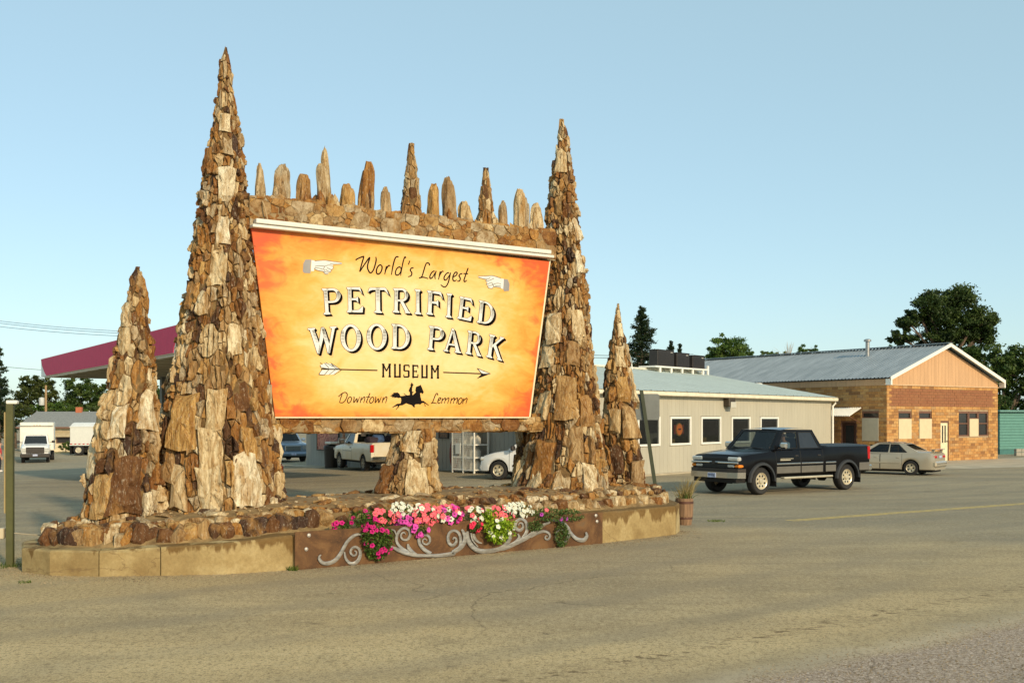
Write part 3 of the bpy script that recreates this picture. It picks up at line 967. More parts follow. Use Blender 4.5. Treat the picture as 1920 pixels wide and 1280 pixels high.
G['E'] = [stem(.10, .30, s=.08), [(.25, .92), (.25, 1), (.86, 1), (.99, .70), (.90, .82), (.78, .90)], [(.25, .49), (.25, .56), (.58, .57), (.70, .64), (.70, .38), (.58, .48)],
          [(.25, 0), (.25, .08), (.70, .10), (.98, .26), (.92, 0)]]
G['T'] = [stem(.40, .60, top=False), [(.0, .80), (.08, .98), (.14, 1), (.86, 1), (.93, .96), (1.05, .70), (.92, .84), (.82, .915), (.22, .915), (.1, .88)]]
G['R'] = [stem(.10, .29)] + bowl(.25, .52, .735, .38, .265, .18, .07) + [[(.40, .50), (.58, .50), (.93, .07), (1.0, .05), (1.0, 0), (.70, 0), (.72, .06)]]
G['I'] = [stem(.28, .74, s=.24)]
G['F'] = [stem(.10, .32, s=.09), [(.25, .92), (.25, 1), (.88, 1), (1.02, .68), (.92, .82), (.78, .90)], [(.25, .49), (.25, .56), (.60, .58), (.72, .66), (.74, .36), (.60, .48)]]
G['D'] = [stem(.10, .29, s=.09)] + bowl(.20, .40, .5, .60, .5, .20, .075)
G['O'] = ring(arc(.5, .5, .5, .5, 0, 360, 28), arc(.5, .5, .30, .42, 0, 360, 28))
G['W'] = [[(-.06, 1), (.22, 1), (.22, .95), (.18, .93), (.36, .36), (.40, .24), (.32, 0), (.26, 0), (.02, .93), (-.06, .95)],
          [(.26, 0), (.33, 0), (.60, .84), (.54, 1.0), (.46, 1.0)], [(.46, 1.0), (.56, 1.0), (.78, .20), (.74, 0), (.66, 0)],
          [(.66, 0), (.74, 0), (.98, .93), (1.05, .95), (1.05, 1), (.80, 1), (.80, .95), (.87, .93)]]
G['A'] = [[(-.02, 0), (.26, 0), (.26, .05), (.19, .07), (.48, .82), (.46, 1), (.42, .93), (.08, .07), (-.02, .05)],
          [(.42, 1), (.56, 1), (.92, .07), (1.0, .05), (1.0, 0), (.64, 0), (.64, .05), (.70, .07)], [(.2, .28), (.2, .35), (.68, .35), (.68, .28)]]
G['K'] = [stem(.10, .30, s=.09), [(.26, .42), (.26, .54), (.78, .94), (.72, .95), (.72, 1), (1.0, 1), (1.0, .95), (.92, .93), (.50, .60)],
          [(.38, .52), (.52, .62), (.93, .07), (1.0, .05), (1.0, 0), (.68, 0), (.68, .05), (.73, .07)]]
def put_letter(ch, TL, TR, BL, BR):
    def mp(u, v):
        t = ((TL[0] * (1 - u) + TR[0] * u), (TL[1] * (1 - u) + TR[1] * u)); b = ((BL[0] * (1 - u) + BR[0] * u), (BL[1] * (1 - u) + BR[1] * u))
        return (b[0] * (1 - v) + t[0] * v, b[1] * (1 - v) + t[1] * v)
    face = [[mp(u, v) for (u, v) in P] for P in G[ch]]
    off = lambda P, dx, dy: [(x + dx, y + dy) for (x, y) in P]
    # raised white face, black block shade sliding down right, pale halo beyond it
    o = flat('letter', face, M_PWHITE, .010)
    sh = []
    for P in face:
        for k in range(1, 9): sh.append(off(P, k * .5, k * .48))
        ol = P + [P[0]]
        sh += [q for i in range(len(P)) for q in stroke([ol[i], ol[i + 1]], 1.3)]
    flat('shade', sh, M_INK, .006, o).location = (0, 0, 0)
    hl = []
    for P in face:
        ol = off(P, 5.6, 5.8); ol = ol + [ol[0]]
        hl += [q for i in range(len(P)) for q in stroke([ol[i], ol[i + 1]], .8)]
    flat('halo', hl, M_PHALO, .003, o)
    # engraved hatching on the upper half of the thick strokes
    ht = []
    thick = {'P': [(.14, .28), (.80, .94)], 'E': [(.13, .27)], 'T': [(.43, .57)], 'R': [(.13, .27), (.76, .88)], 'I': [(.34, .68)], 'F': [(.14, .29)], 'D': [(.13, .27), (.84, .97)],
             'O': [(.03, .18), (.82, .97)], 'W': [(.10, .24), (.48, .58)], 'A': [(.47, .58)], 'K': [(.14, .28)]}[ch]
    for (u0, u1) in thick:
        for k in range(9):
            v = .90 - k * .055
            if ch in 'PR' and u0 > .5: v = .86 - k * .035
            if ch in 'DO' and (u0 > .5 or ch == 'O'): v = .74 - k * .055
            du = {'W': (.90 - v) * .27, 'A': (.9 - v) * .36}.get(ch, 0)
            if ch == 'W' and u0 > .4: du = (.9 - v) * .26
            wv = 1.25 * (1 - k / 11)
            ht += stroke([mp(u0 + du, v), mp(u1 + du, v)], wv)
    flat('hatching', ht, M_INK if ch != 'x' else M_PGREY, .0125, o)
for ch, T, c in [('P', T1, [(362, 606), (672, 596), (392, 1022), (694, 1008)]), ('E', T1, [(765, 585), (1015, 582), (768, 985), (1045, 987)]), ('T', T1, [(1105, 592), (1425, 592), (1112, 985), (1432, 1002)]),
                 ('R', T1, [(1512, 600), (1775, 606), (1502, 985), (1785, 1003)]), ('I', T2, [(150, 615), (245, 625), (145, 1010), (255, 1020)]), ('F', T2, [(350, 635), (600, 665), (335, 1015), (590, 1045)]),
                 ('I', T2, [(660, 680), (750, 690), (640, 1060), (740, 1075)]), ('E', T2, [(870, 730), (1088, 770), (825, 1080), (1065, 1130)]), ('D', T2, [(1180, 790), (1430, 842), (1140, 1145), (1410, 1195)]),
                 ('W', T3, [(170, 215), (585, 185), (195, 630), (605, 612)]), ('O', T3, [(665, 155), (988, 150), (680, 588), (1003, 582)]), ('O', T3, [(1085, 145), (1405, 140), (1095, 562), (1412, 560)]),
                 ('D', T3, [(1485, 145), (1775, 165), (1480, 540), (1777, 562)]), ('P', T4, [(375, 175), (630, 205), (345, 555), (612, 582)]), ('A', T4, [(640, 205), (880, 235), (615, 580), (890, 615)]),
                 ('R', T4, [(1000, 250), (1235, 290), (960, 620), (1212, 668)]), ('K', T4, [(1345, 310), (1580, 365), (1290, 670), (1545, 738)])]:
    put_letter(ch, *T(c))
# MUSEUM in spurred slab letters
def slab(ch, x0, x1, yt, yb, T):
    w, h = x1 - x0, yb - yt
    X = lambda u: x0 + u * w; Yv = lambda v: yb - v * h
    q = []
    def bar(u0, v0, u1, v1, wd): q.extend(stroke(T([(X(u0), Yv(v0)), (X(u1), Yv(v1))]), wd))
    k = 3.4
    def st(u):
        bar(u, 0, u, 1, k); bar(u - .13, .03, u + .13, .03, 2.8); bar(u - .13, .97, u + .13, .97, 2.8); bar(u - .08, .5, u + .08, .5, 2.0)
    if ch == 'M': st(.16); st(.84); bar(.16, .98, .5, .45, 2.4); bar(.84, .98, .5, .45, 2.4)
    if ch == 'U': st(.18); st(.82); bar(.12, .05, .88, .05, 3)
    if ch == 'S': bar(.1, .95, .95, .95, 2.6); bar(.14, .95, .14, .52, k); bar(.1, .52, .9, .52, 2.4); bar(.86, .52, .86, .05, k); bar(.05, .05, .9, .05, 2.8); bar(.08, .05, .08, .25, 1.8); bar(.92, .95, .92, .76, 1.8)
    if ch == 'E': st(.2); bar(.05, .95, .95, .95, 2.8); bar(.1, .5, .7, .5, 2.2); bar(.05, .05, .95, .05, 2.8); bar(.92, .95, .92, .75, 1.8); bar(.92, .05, .92, .27, 1.8); bar(.7, .4, .7, .6, 1.5)
    flat('letter', q, M_INK, .004)
slab('M', 1330, 1482, 785, 995, T3); slab('U', 1520, 1642, 790, 1000, T3); slab('S', 1676, 1776, 797, 1003, T3)
slab('E', 105, 210, 803, 1006, T4); slab('U', 250, 365, 806, 1010, T4); slab('M', 402, 546, 810, 1016, T4)
# arrow, pointing hands, rider
flat('arrow', stroke(T3([(360, 866), (1262, 888)]), 2.0) + stroke(T4([(608, 920), (1240, 942)]), 2.0) + [T4([(1225, 942), (1365, 942), (1145, 1022)])]
     + [q for s_ in ([(345, 765), (385, 795)], [(515, 772), (590, 850), (660, 872)], [(410, 770), (485, 850)], [(345, 800), (360, 840), (480, 862)], [(320, 958), (370, 880)], [(410, 962), (480, 880)], [(480, 962), (585, 880)],
                     [(560, 962), (660, 900), (685, 880)], [(430, 765), (560, 830)], [(660, 866), (520, 775)], [(325, 955), (400, 960), (450, 920)]) for q in stroke(T3(s_), .9)]
     + [q for s_ in ([(1150, 856), (1225, 942)], [(1155, 858), (1365, 942)]) for q in stroke(T4(s_), 1.0)], M_INK, .007)
flat('arrow_feathers', [T3([(350, 805), (420, 770), (520, 780), (665, 868), (480, 862), (360, 850)]), T3([(330, 950), (370, 885), (480, 880), (660, 880), (560, 955), (480, 955), (400, 958)]), T4([(1160, 862), (1360, 940), (1225, 940)])], M_PWHITE, .004)
flat('pointing_hand', [T1([(255, 165), (410, 152), (500, 165), (690, 190), (692, 210), (560, 216), (545, 235), (550, 285), (520, 300), (510, 340), (480, 352), (470, 376), (420, 366), (390, 332), (300, 312), (250, 282)]),
                       T1([(205, 150), (256, 156), (246, 326), (195, 326)])], M_PWHITE, .004)
o = flat('sleeve', [T1([(75, 205), (108, 142), (205, 140), (190, 250), (192, 360), (90, 356), (65, 330)])], M_PGREY, .005)
flat('hand_lines', [q for s_ in ([(255, 165), (410, 152), (500, 165), (690, 190)], [(692, 212), (560, 216), (500, 205)], [(545, 235), (552, 285), (520, 300), (450, 270)], [(520, 300), (508, 342), (430, 300)], [(480, 352), (390, 330), (300, 312), (250, 285)],
                                 [(470, 376), (420, 366), (400, 340)], [(260, 250), (330, 240), (410, 250), (400, 290), (420, 320)], [(255, 270), (330, 280), (390, 300)], [(410, 250), (480, 230), (530, 240)]) for q in stroke(T1(s_), 1.0)], M_INK2, .007)
flat('pointing_hand', [T2([(1165, 410), (1300, 405), (1400, 400), (1530, 440), (1530, 590), (1420, 576), (1390, 602), (1330, 592), (1320, 560), (1300, 540), (1310, 510), (1290, 490), (1302, 456), (1172, 426)]),
                       T2([(1535, 445), (1577, 450), (1567, 612), (1525, 602)])], M_PWHITE, .004)
flat('sleeve', [T2([(1577, 450), (1640, 460), (1668, 530), (1660, 642), (1580, 648), (1568, 610)])], M_PGREY, .005)
flat('hand_lines', [q for s_ in ([(1165, 408), (1300, 405), (1400, 400), (1530, 440)], [(1172, 428), (1302, 456), (1360, 430)], [(1302, 456), (1290, 490), (1360, 470), (1420, 440)], [(1310, 510), (1300, 540), (1370, 510)], [(1320, 560), (1330, 592), (1390, 602), (1420, 576), (1530, 590)],
                                 [(1380, 500), (1400, 540), (1420, 570)], [(1400, 540), (1470, 520), (1530, 530)], [(1330, 560), (1400, 550)], [(1440, 560), (1530, 565)]) for q in stroke(T2(s_), 1.0)], M_INK2, .007)
flat('horse_rider', [T6([(15, 505), (70, 482), (40, 472), (95, 455), (88, 432), (130, 430), (190, 425), (230, 460), (250, 508), (320, 500), (375, 490), (320, 455), (332, 448), (400, 490), (465, 480), (460, 420), (435, 385), (465, 310), (480, 290),
      (485, 265), (465, 252), (490, 235), (497, 205), (518, 208), (525, 235), (550, 250), (530, 270), (525, 295), (513, 330), (513, 410), (550, 410), (545, 425), (520, 440), (522, 490), (600, 420), (585, 380), (600, 300), (680, 268), (700, 250), (712, 265), (740, 330),
      (775, 420), (752, 460), (722, 436), (692, 440), (702, 520), (725, 612), (770, 614), (800, 638), (895, 714), (882, 722), (802, 668), (816, 735), (800, 740), (788, 662), (740, 662), (690, 702), (670, 687), (590, 692), (567, 720), (582, 755), (545, 757), (510, 712),
      (430, 687), (380, 667), (300, 712), (235, 717), (200, 770), (140, 825), (152, 795), (180, 768), (195, 722), (130, 742), (62, 772), (80, 745), (170, 682), (255, 670), (270, 600), (258, 542), (200, 552), (170, 537), (100, 552), (120, 527), (42, 546), (75, 517)])], M_INK, .004)

# ------------------------------------------------------------------ white double rail over the sign
rail = thing('sign_rail', 'white double metal rail along the top edge of the orange sign', 'rail', S_TL)
M_WHITE = pm("white_paint", (.70, .67, .58), .4, var=.05)
dirS = (S_TR - S_TL).normalized()
LS = (S_TR - S_TL).length
def obox(mb, a0, a1, n0, n1, z0, z1, bev=0.008, o=Vector((0, 0, 0))):
    M = Matrix(((AD.x, AN.x, 0, o.x), (AD.y, AN.y, 0, o.y), (0, 0, 1, o.z), (0, 0, 0, 1)))
    return mb.box(a0, a1, n0, n1, z0, z1, bev, M)
obox(MB(), .05, LS - .02, -.03, .10, .062, .135).build('upper_rail', M_WHITE, rail)
obox(MB(), -.02, LS + .02, -.02, .135, -.015, .036).build('lower_rail', M_WHITE, rail)
mb = MB()
mb.tube([A(.55 + 0, .30, 5.72), A(.56, .36, 5.62), A(.60, .37, 5.45), A(.62, .40, 5.3)], .012, 6)
tag(mb.build('cord', pm("cord_tan", (.4, .28, .14), .8)), 'short frayed tan cord hanging over the upper stone beam', 'cord')

# ------------------------------------------------------------------ rusty plate with scrolls
PN = Vector((.573, -.82, 0)).normalized()
PP = Vector((-3.19, 15.55, 0)) + PN * .045
def PL(px, py, h=0.0): return on_plane(px, py, PP + PN * h, PN)
q0, q1 = PL(553, 1000), PL(1130, 962)
q0.z = q1.z = 0
pd = (q1 - q0).normalized(); plen = (q1 - q0).length
pl_root = thing('planter_plate', 'rusty steel planter front with silver scrollwork below the flowers', 'planter front', q0)
def rust_mat():
    t = NT("rusty_steel"); v = t.coord()
    a = t.noise(v, 2.2, 7, .65, .8); b = t.noise(v, 30, 5)
    c = t.ramp(a, [(.3, (.055, .026, .011)), (.48, (.115, .054, .020)), (.62, (.175, .090, .034)), (.75, (.12, .085, .05))])
    c = t.mix(t.ramp(b, [(.55, 0.0), (.75, .5)]), c, (.25, .115, .035))
    t.col(c); t.set(.7, .15, .4); t.bump(b, .25, .01)
    return t.m
M_RUST = rust_mat()
MP = Matrix(((pd.x, PN.x, 0, 0), (pd.y, PN.y, 0, 0), (0, 0, 1, 0), (0, 0, 0, 1)))
MB().box(0, plen, -.02, 0, 0.0, .555, .004, MP).build('plate', M_RUST, pl_root)
M_SCROLL = pm("brushed_steel", (.27, .26, .24), .40, .5, c2=(.48, .46, .41), scale=7, bump=.15, bscale=60, stretch=(1, 1, 4))
def C7(P): return [(590 + x * .13542, 900 + y * .13542) for (x, y) in P]
def C8(P): return [(830 + x * .15625, 900 + y * .15625) for (x, y) in P]
def scroll(P, W, th=.028):
    Q = []
    n = len(P); Wl = W if len(W) == n else list(np.interp(np.linspace(0, 1, n), np.linspace(0, 1, len(W)), W))
    V = [Vector(p) for p in P]
    for i in range(n - 1):
        p0, p1, p2, p3 = V[max(i - 1, 0)], V[i], V[i + 1], V[min(i + 2, n - 1)]
        for k in range(4):
            t = k / 4
            Q.append((.5 * ((2 * p1) + (p2 - p0) * t + (2 * p0 - 5 * p1 + 4 * p2 - p3) * t * t + (3 * p1 - p0 - 3 * p2 + p3) * t ** 3), Wl[i] + (Wl[i + 1] - Wl[i]) * t))
    Q.append((V[-1], Wl[-1]))
    vs = []; fs = []
    for i, (q, w) in enumerate(Q):
        d = Q[min(i + 1, len(Q) - 1)][0] - Q[max(i - 1, 0)][0]; d.normalize(); nn = Vector((-d.y, d.x))
        w = max(w, .8)
        for (o_, h) in ((-.5, .002), (-.5, th * .7), (-.3, th), (.3, th), (.5, th * .7), (.5, .002)):
            p = q + nn * o_ * w
            vs.append(PL(p.x, p.y, h) - q0)
    for i in range(len(Q) - 1):
        for k in range(5): fs.append([i * 6 + k, i * 6 + k + 1, (i + 1) * 6 + k + 1, (i + 1) * 6 + k])
    fs.append([0, 1, 2, 3, 4, 5]); e = (len(Q) - 1) * 6; fs.append([e + k for k in range(6)][::-1])
    mb = MB(); mb.add(vs, fs)
    return mb.build('scroll', M_SCROLL, pl_root, smooth=35)
k7, k8 = .13542, .15625
scroll(C7([(90, 1030), (68, 1050), (65, 1090), (110, 1142), (190, 1147), (280, 1110), (350, 1030), (410, 920), (460, 840), (540, 770), (610, 748), (652, 770)]), [2, 4, 6, 7, 7.5, 7.5, 7, 6.5, 6, 6, 5, 2], .03)
scroll(C7([(412, 990), (430, 1080), (480, 1140), (540, 1152), (600, 1110), (632, 1030), (620, 960), (570, 922), (515, 945), (497, 1000), (530, 1042), (572, 1030), (576, 990), (550, 975)]), [3, 5, 6, 7, 6.5, 6, 5.5, 5, 4.5, 4.5, 4, 3.5, 3, 2], .022)
scroll(C7([(1300, 1000), (1220, 950), (1160, 895), (1132, 830), (1145, 750), (1190, 685), (1250, 660), (1305, 695), (1322, 760), (1285, 818), (1230, 822), (1195, 785), (1205, 735), (1240, 722), (1258, 748)]), [7, 6, 5.5, 5.5, 5.5, 5, 5, 5, 5.5, 5, 4.5, 4, 3.5, 3, 2], .026)
scroll(C7([(1060, 682), (1105, 698), (1130, 765)]), [2, 3.5, 2], .03)
scroll(C7([(1050, 915), (1150, 960), (1250, 1000), (1380, 1035), (1500, 1042), (1620, 1042), (1760, 1038), (1920, 1012)]) + C8([(130, 862), (220, 800), (268, 720), (258, 640), (228, 590)]), [3, 8, 9, 7, 6, 6.5, 7.5, 8, 8.5, 8.5, 8, 7, 4], .034)
scroll(C7([(1290, 880), (1300, 930), (1345, 985), (1420, 1028)]), [3, 7, 7, 3], .03)
scroll(C7([(1610, 1015), (1520, 960), (1460, 890), (1445, 820), (1480, 770), (1540, 757), (1588, 790), (1593, 850), (1550, 888), (1502, 868), (1497, 825), (1530, 808), (1552, 835)]), [7, 7, 6.5, 6, 5.5, 5, 5, 4.5, 4, 3.5, 3, 2.5, 2], .027)
scroll(C8([(150, 850), (205, 790), (215, 700), (190, 632), (140, 603), (90, 622), (65, 680), (75, 750), (120, 782), (162, 742), (160, 698), (135, 688), (122, 712)]), [4, 5, 5.5, 5.5, 5, 5, 5.5, 6, 6, 5, 4, 3.5, 3], .024)
scroll(C8([(300, 612), (302, 700), (350, 788), (430, 842), (550, 848), (680, 822), (760, 770), (808, 690), (800, 622), (750, 590)]), [5, 8, 9, 9, 8.5, 8, 8, 7, 6, 4], .034)
scroll(C8([(372, 640), (382, 690), (425, 738), (472, 755)]), [5, 6, 4.5, 2], .024)
scroll(C8([(340, 632), (358, 715), (425, 800)]), [3, 3.5, 2], .04)
scroll(C8([(772, 625), (768, 680), (722, 695)]), [5, 6, 3], .024)
scroll(C8([(560, 850), (750, 810), (900, 740), (1020, 680), (1120, 600), (1200, 540), (1290, 500)]), [4, 8, 8.5, 8, 7, 6, 4], .03)
scroll(C8([(800, 800), (870, 745), (918, 692), (902, 640)]), [3, 6, 6, 2.5], .026)
scroll(C8([(960, 695), (1008, 620), (1010, 540), (982, 482), (930, 466), (882, 500), (875, 568), (920, 600), (962, 572), (958, 522), (926, 512), (908, 540)]), [6, 6, 6, 5.5, 5.5, 6, 6.5, 6, 5, 4, 3, 2], .022)
scroll(C8([(1050, 680), (1140, 632), (1210, 612), (1268, 630), (1288, 670), (1268, 708), (1232, 700), (1236, 668), (1260, 668)]), [5, 5.5, 5, 4.5, 4.5, 4, 3.5, 3, 2], .022)
scroll(C8([(1310, 482), (1400, 492), (1470, 530), (1518, 600), (1508, 680), (1460, 738), (1400, 748), (1362, 700), (1370, 622), (1420, 592), (1458, 620), (1448, 668)]), [3, 5, 5.5, 6, 6, 5, 4, 4, 4, 3.5, 3, 2], .022)
scroll(C8([(1515, 590), (1560, 660), (1620, 708), (1690, 716), (1730, 672), (1718, 622)]), [4, 6, 7.5, 8, 6, 3.5], .03)
for (x, y) in ((579, 1003), (574, 1029), (1117, 966), (1119, 977)):
    p = PL(x, y, 0) - q0
    mb = MB(); MM = Matrix.Translation(p) @ PN.to_track_quat('Z', 'Y').to_matrix().to_4x4()
    mb.lathe([(.030, 0), (.030, .010), (.022, .018), (.008, .022)], 10, MM)
    mb.build('bolt', pm("bolt_steel", (.5, .46, .40), .5, .5), pl_root, smooth=40)

# ------------------------------------------------------------------ flowers
def leaf_mat(name, c, c2):
    t = NT(name)
    at = t.n.new('ShaderNodeAttribute'); at.attribute_name = 'tone'
    t.col(t.ramp(at.outputs['Fac'], [(0, tuple(x * .55 for x in c)), (.45, c), (1, c2)])); t.set(.55, 0, .3)
    t.b.inputs['Transmission Weight'].default_value = 0
    tr = t.n.new('ShaderNodeBsdfTranslucent'); t.lk(t.b.inputs['Base Color'].links[0].from_socket, tr.inputs['Color'])
    mx = t.n.new('ShaderNodeMixShader'); mx.inputs[0].default_value = .25
    t.lk(t.b.outputs[0], mx.inputs[1]); t.lk(tr.outputs[0], mx.inputs[2]); t.lk(mx.outputs[0], t.n['Material Output'].inputs['Surface'])
    return t.m
M_LEAF = leaf_mat("leaf_green", (.06, .13, .02), (.16, .24, .04))
M_LIME = leaf_mat("leaf_lime", (.26, .42, .02), (.50, .62, .06))
M_IVY = leaf_mat("leaf_ivy", (.07, .14, .03), (.22, .28, .09))
def petal(name, c, eye):
    t = NT(name)
    v = t.coord(); ln = t.n.new('ShaderNodeVectorMath'); ln.operation = 'LENGTH'; t.lk(v, ln.inputs[0])
    t.col(t.ramp(ln.outputs['Value'], [(.004, eye), (.012, c)])); t.set(.6, 0, .2)
    return t.m
PET = {'magenta': petal("petal_magenta", (.50, .012, .16), (.12, .0, .05)), 'coral': petal("petal_coral", (.80, .13, .17), (.7, .3, .2)), 'white': petal("petal_white", (.62, .64, .54), (.6, .62, .3)),
       'pink': petal("petal_pink", (.62, .07, .38), (.4, .04, .2)), 'red': petal("petal_red", (.66, .03, .08), (.3, .0, .02)), 'violet': petal("petal_violet", (.38, .05, .36), (.1, .0, .1))}
BLOOM = {}
for cn, m in PET.items():
    mb = MB(); rgb = random.Random(3); n = 10; vs = [(0, 0, -.006)]
    for k in range(n):
        a = 2 * math.pi * k / n; r = (.034 if k % 2 == 0 else .027) * rgb.uniform(.92, 1.08)
        vs.append((.5 * r * math.cos(a), .5 * r * math.sin(a), .008)); 
    for k in range(n):
        a = 2 * math.pi * k / n; r = (.036 if k % 2 == 0 else .028) * rgb.uniform(.92, 1.08)
        vs.append((r * math.cos(a), r * math.sin(a), .010 + .006 * rgb.uniform(-1, 1)))
    fs = [[0, 1 + k, 1 + (k + 1) % n] for k in range(n)] + [[1 + k, 1 + n + k, 1 + n + (k + 1) % n, 1 + (k + 1) % n] for k in range(n)]
    me = bpy.data.meshes.new('blossom'); me.from_pydata(vs, [], fs); me.materials.append(m); BLOOM[cn] = me
def add_leaf(mb, p, d, up, ln, wd, tone):
    s_ = d.cross(up)
    if s_.length < 1e-4: s_ = d.cross(Vector((1, 0, 0)))
    s_.normalize(); mb.t = tone
    u2 = s_.cross(d).normalized()
    a, b, c, e = p, p + d * ln * .5 + s_ * wd * .5 + u2 * wd * .1, p + d * ln - u2 * wd * .15, p + d * ln * .5 - s_ * wd * .5 + u2 * wd * .1
    mb.face([a, b, c]); mb.face([a, c, e])
def flower(label, blobs, leafmat, nleaf, blooms, seed, ln=.05, name='flower_plant', bscale=1.0, group=None):
    """blobs: (px, py, rx, ry, depth) ellipses on the plate face; blooms: list of (colour, n)"""
    rg = random.Random(seed)
    px, py = blobs[0][:2]
    org = PL(px, py, .02); org.z = .5
    root = thing(name, label, 'flowers', org)
    mb = MB(); tot = sum(b[2] * b[3] for b in blobs)
    ppm = 1 / ((PL(px + 1, py) - PL(px, py)).length); ppv = 1 / (PL(px, py) - PL(px, py + 1)).length
    def pt(b, surf):
        while 1:
            x, y, z = rg.uniform(-1, 1), rg.uniform(-1, 1), rg.uniform(0, 1)
            if x * x + y * y + z * z < 1: break
        if surf:
            l = math.sqrt(x * x + y * y + z * z) or 1
            k = rg.uniform(.82, 1.02) / l
            x, y, z = x * k, y * k, z * k
            if z < .25 and abs(y) < .6: z = rg.uniform(.4, .9)
        p = PL(b[0] + x * b[2], b[1] + y * b[3], 0)
        dep = b[4]; base = -.10 if p.z > .52 else .035
        p = p + PN * (base + z * dep)
        nrm = (pd * x + PN * (z + .45) + Vector((0, 0, -y + .25))).normalized()
        return p - org, nrm
    for b in blobs:
        for _ in range(int(2.2 * nleaf * b[2] * b[3] / tot)):
            p, nrm = pt(b, rg.random() < .55)
            d = (nrm * .6 + Vector((rg.gauss(0, .6), rg.gauss(0, .6), rg.gauss(-.1, .5)))).normalized()
            add_leaf(mb, p, d, Vector((rg.gauss(0, .4), rg.gauss(0, .4), 1)), ln * rg.uniform(.6, 1.3), ln * rg.uniform(.4, .7), rg.random())
        # stems
    for b in blobs:
        for _ in range(4):
            p, _n = pt(b, False); q_, _n = pt(b, False); mb.t = .1
            mb.tube([p, (p + q_) / 2 + Vector((0, 0, .02)), q_], .004, 3, caps=False)
    mb.build('foliage', leafmat, root, fix=False)
    for (cn, n, bi) in blooms:
        b = blobs[bi]
        for _ in range(int(n * 1.2)):
            p, nrm = pt(b, True)
            o = link('blossom', BLOOM[cn], root, p + nrm * .025)
            nn = (nrm + Vector((rg.gauss(0, .25), rg.gauss(0, .25), rg.gauss(0, .2))) + PN * .4).normalized()
            o.rotation_euler = nn.to_track_quat('Z', 'Y').to_euler()
            sc = bscale * rg.uniform(.95, 1.3); o.scale = (sc, sc, sc)
    return root
flower('magenta petunia trailing far down the rusty plate, left end of the flowers', [(702, 1003, 27, 45, .16), (682, 972, 26, 14, .14), (645, 985, 20, 5, .08)], M_LEAF, 900, [('magenta', 27, 0), ('magenta', 3, 1), ('magenta', 4, 2)], 1, .05)
flower('coral flowers between the trailing magenta petunia and the first white clump', [(722, 969, 24, 14, .15)], M_LEAF, 160, [('coral', 17, 0)], 2, .045, bscale=1.3)
flower('first dense white flower clump from the left of the rusty plate', [(753, 956, 18, 11, .14)], M_LEAF, 110, [('white', 36, 0)], 3, .04, bscale=.8)
flower('orchid pink flowers below the first white clump, a few drooping over the scroll', [(762, 974, 21, 10, .16), (783, 992, 11, 10, .08)], M_LEAF, 170, [('pink', 18, 0), ('pink', 7, 1)], 4, .045, bscale=1.15)
flower('large coral flower clump with a few white blooms, mid plate', [(798, 966, 28, 17, .18)], M_LEAF, 260, [('coral', 29, 0), ('white', 7, 0)], 5, .045, bscale=1.3)
flower('mixed magenta, coral and white flowers above the double scroll', [(846, 966, 24, 16, .18)], M_LEAF, 260, [('coral', 11, 0), ('pink', 9, 0), ('magenta', 7, 0), ('white', 6, 0)], 6, .045, bscale=1.15)
flower('white flowers with coral red ones hanging below, left of the lime green plant', [(890, 965, 14, 13, .16), (886, 986, 10, 9, .08)], M_LEAF, 190, [('white', 15, 0), ('coral', 6, 0), ('red', 6, 1)], 7, .045)
flower('lime green leafy plant bulging out over the scrolls, few white blooms', [(926, 986, 23, 28, .26)], M_LIME, 420, [('white', 11, 0)], 8, .075, name='leafy_plant')
flower('coral red flowers right above the lime green plant', [(943, 963, 16, 13, .16)], M_LEAF, 130, [('coral', 18, 0)], 9, .045, bscale=1.25)
flower('biggest white flower clump, right of the lime green plant', [(971, 957, 27, 13, .17)], M_LEAF, 170, [('white', 56, 0)], 10, .045, bscale=.82)
flower('green ivy with two violet blooms spilling over the right end of the plate', [(1030, 964, 34, 11, .16), (1072, 964, 20, 9, .10), (1049, 1000, 12, 24, .08), (1000, 985, 14, 8, .05)], M_IVY, 1000, [('violet', 3, 0), ('coral', 1, 0)], 11, .042, name='ivy_plant')

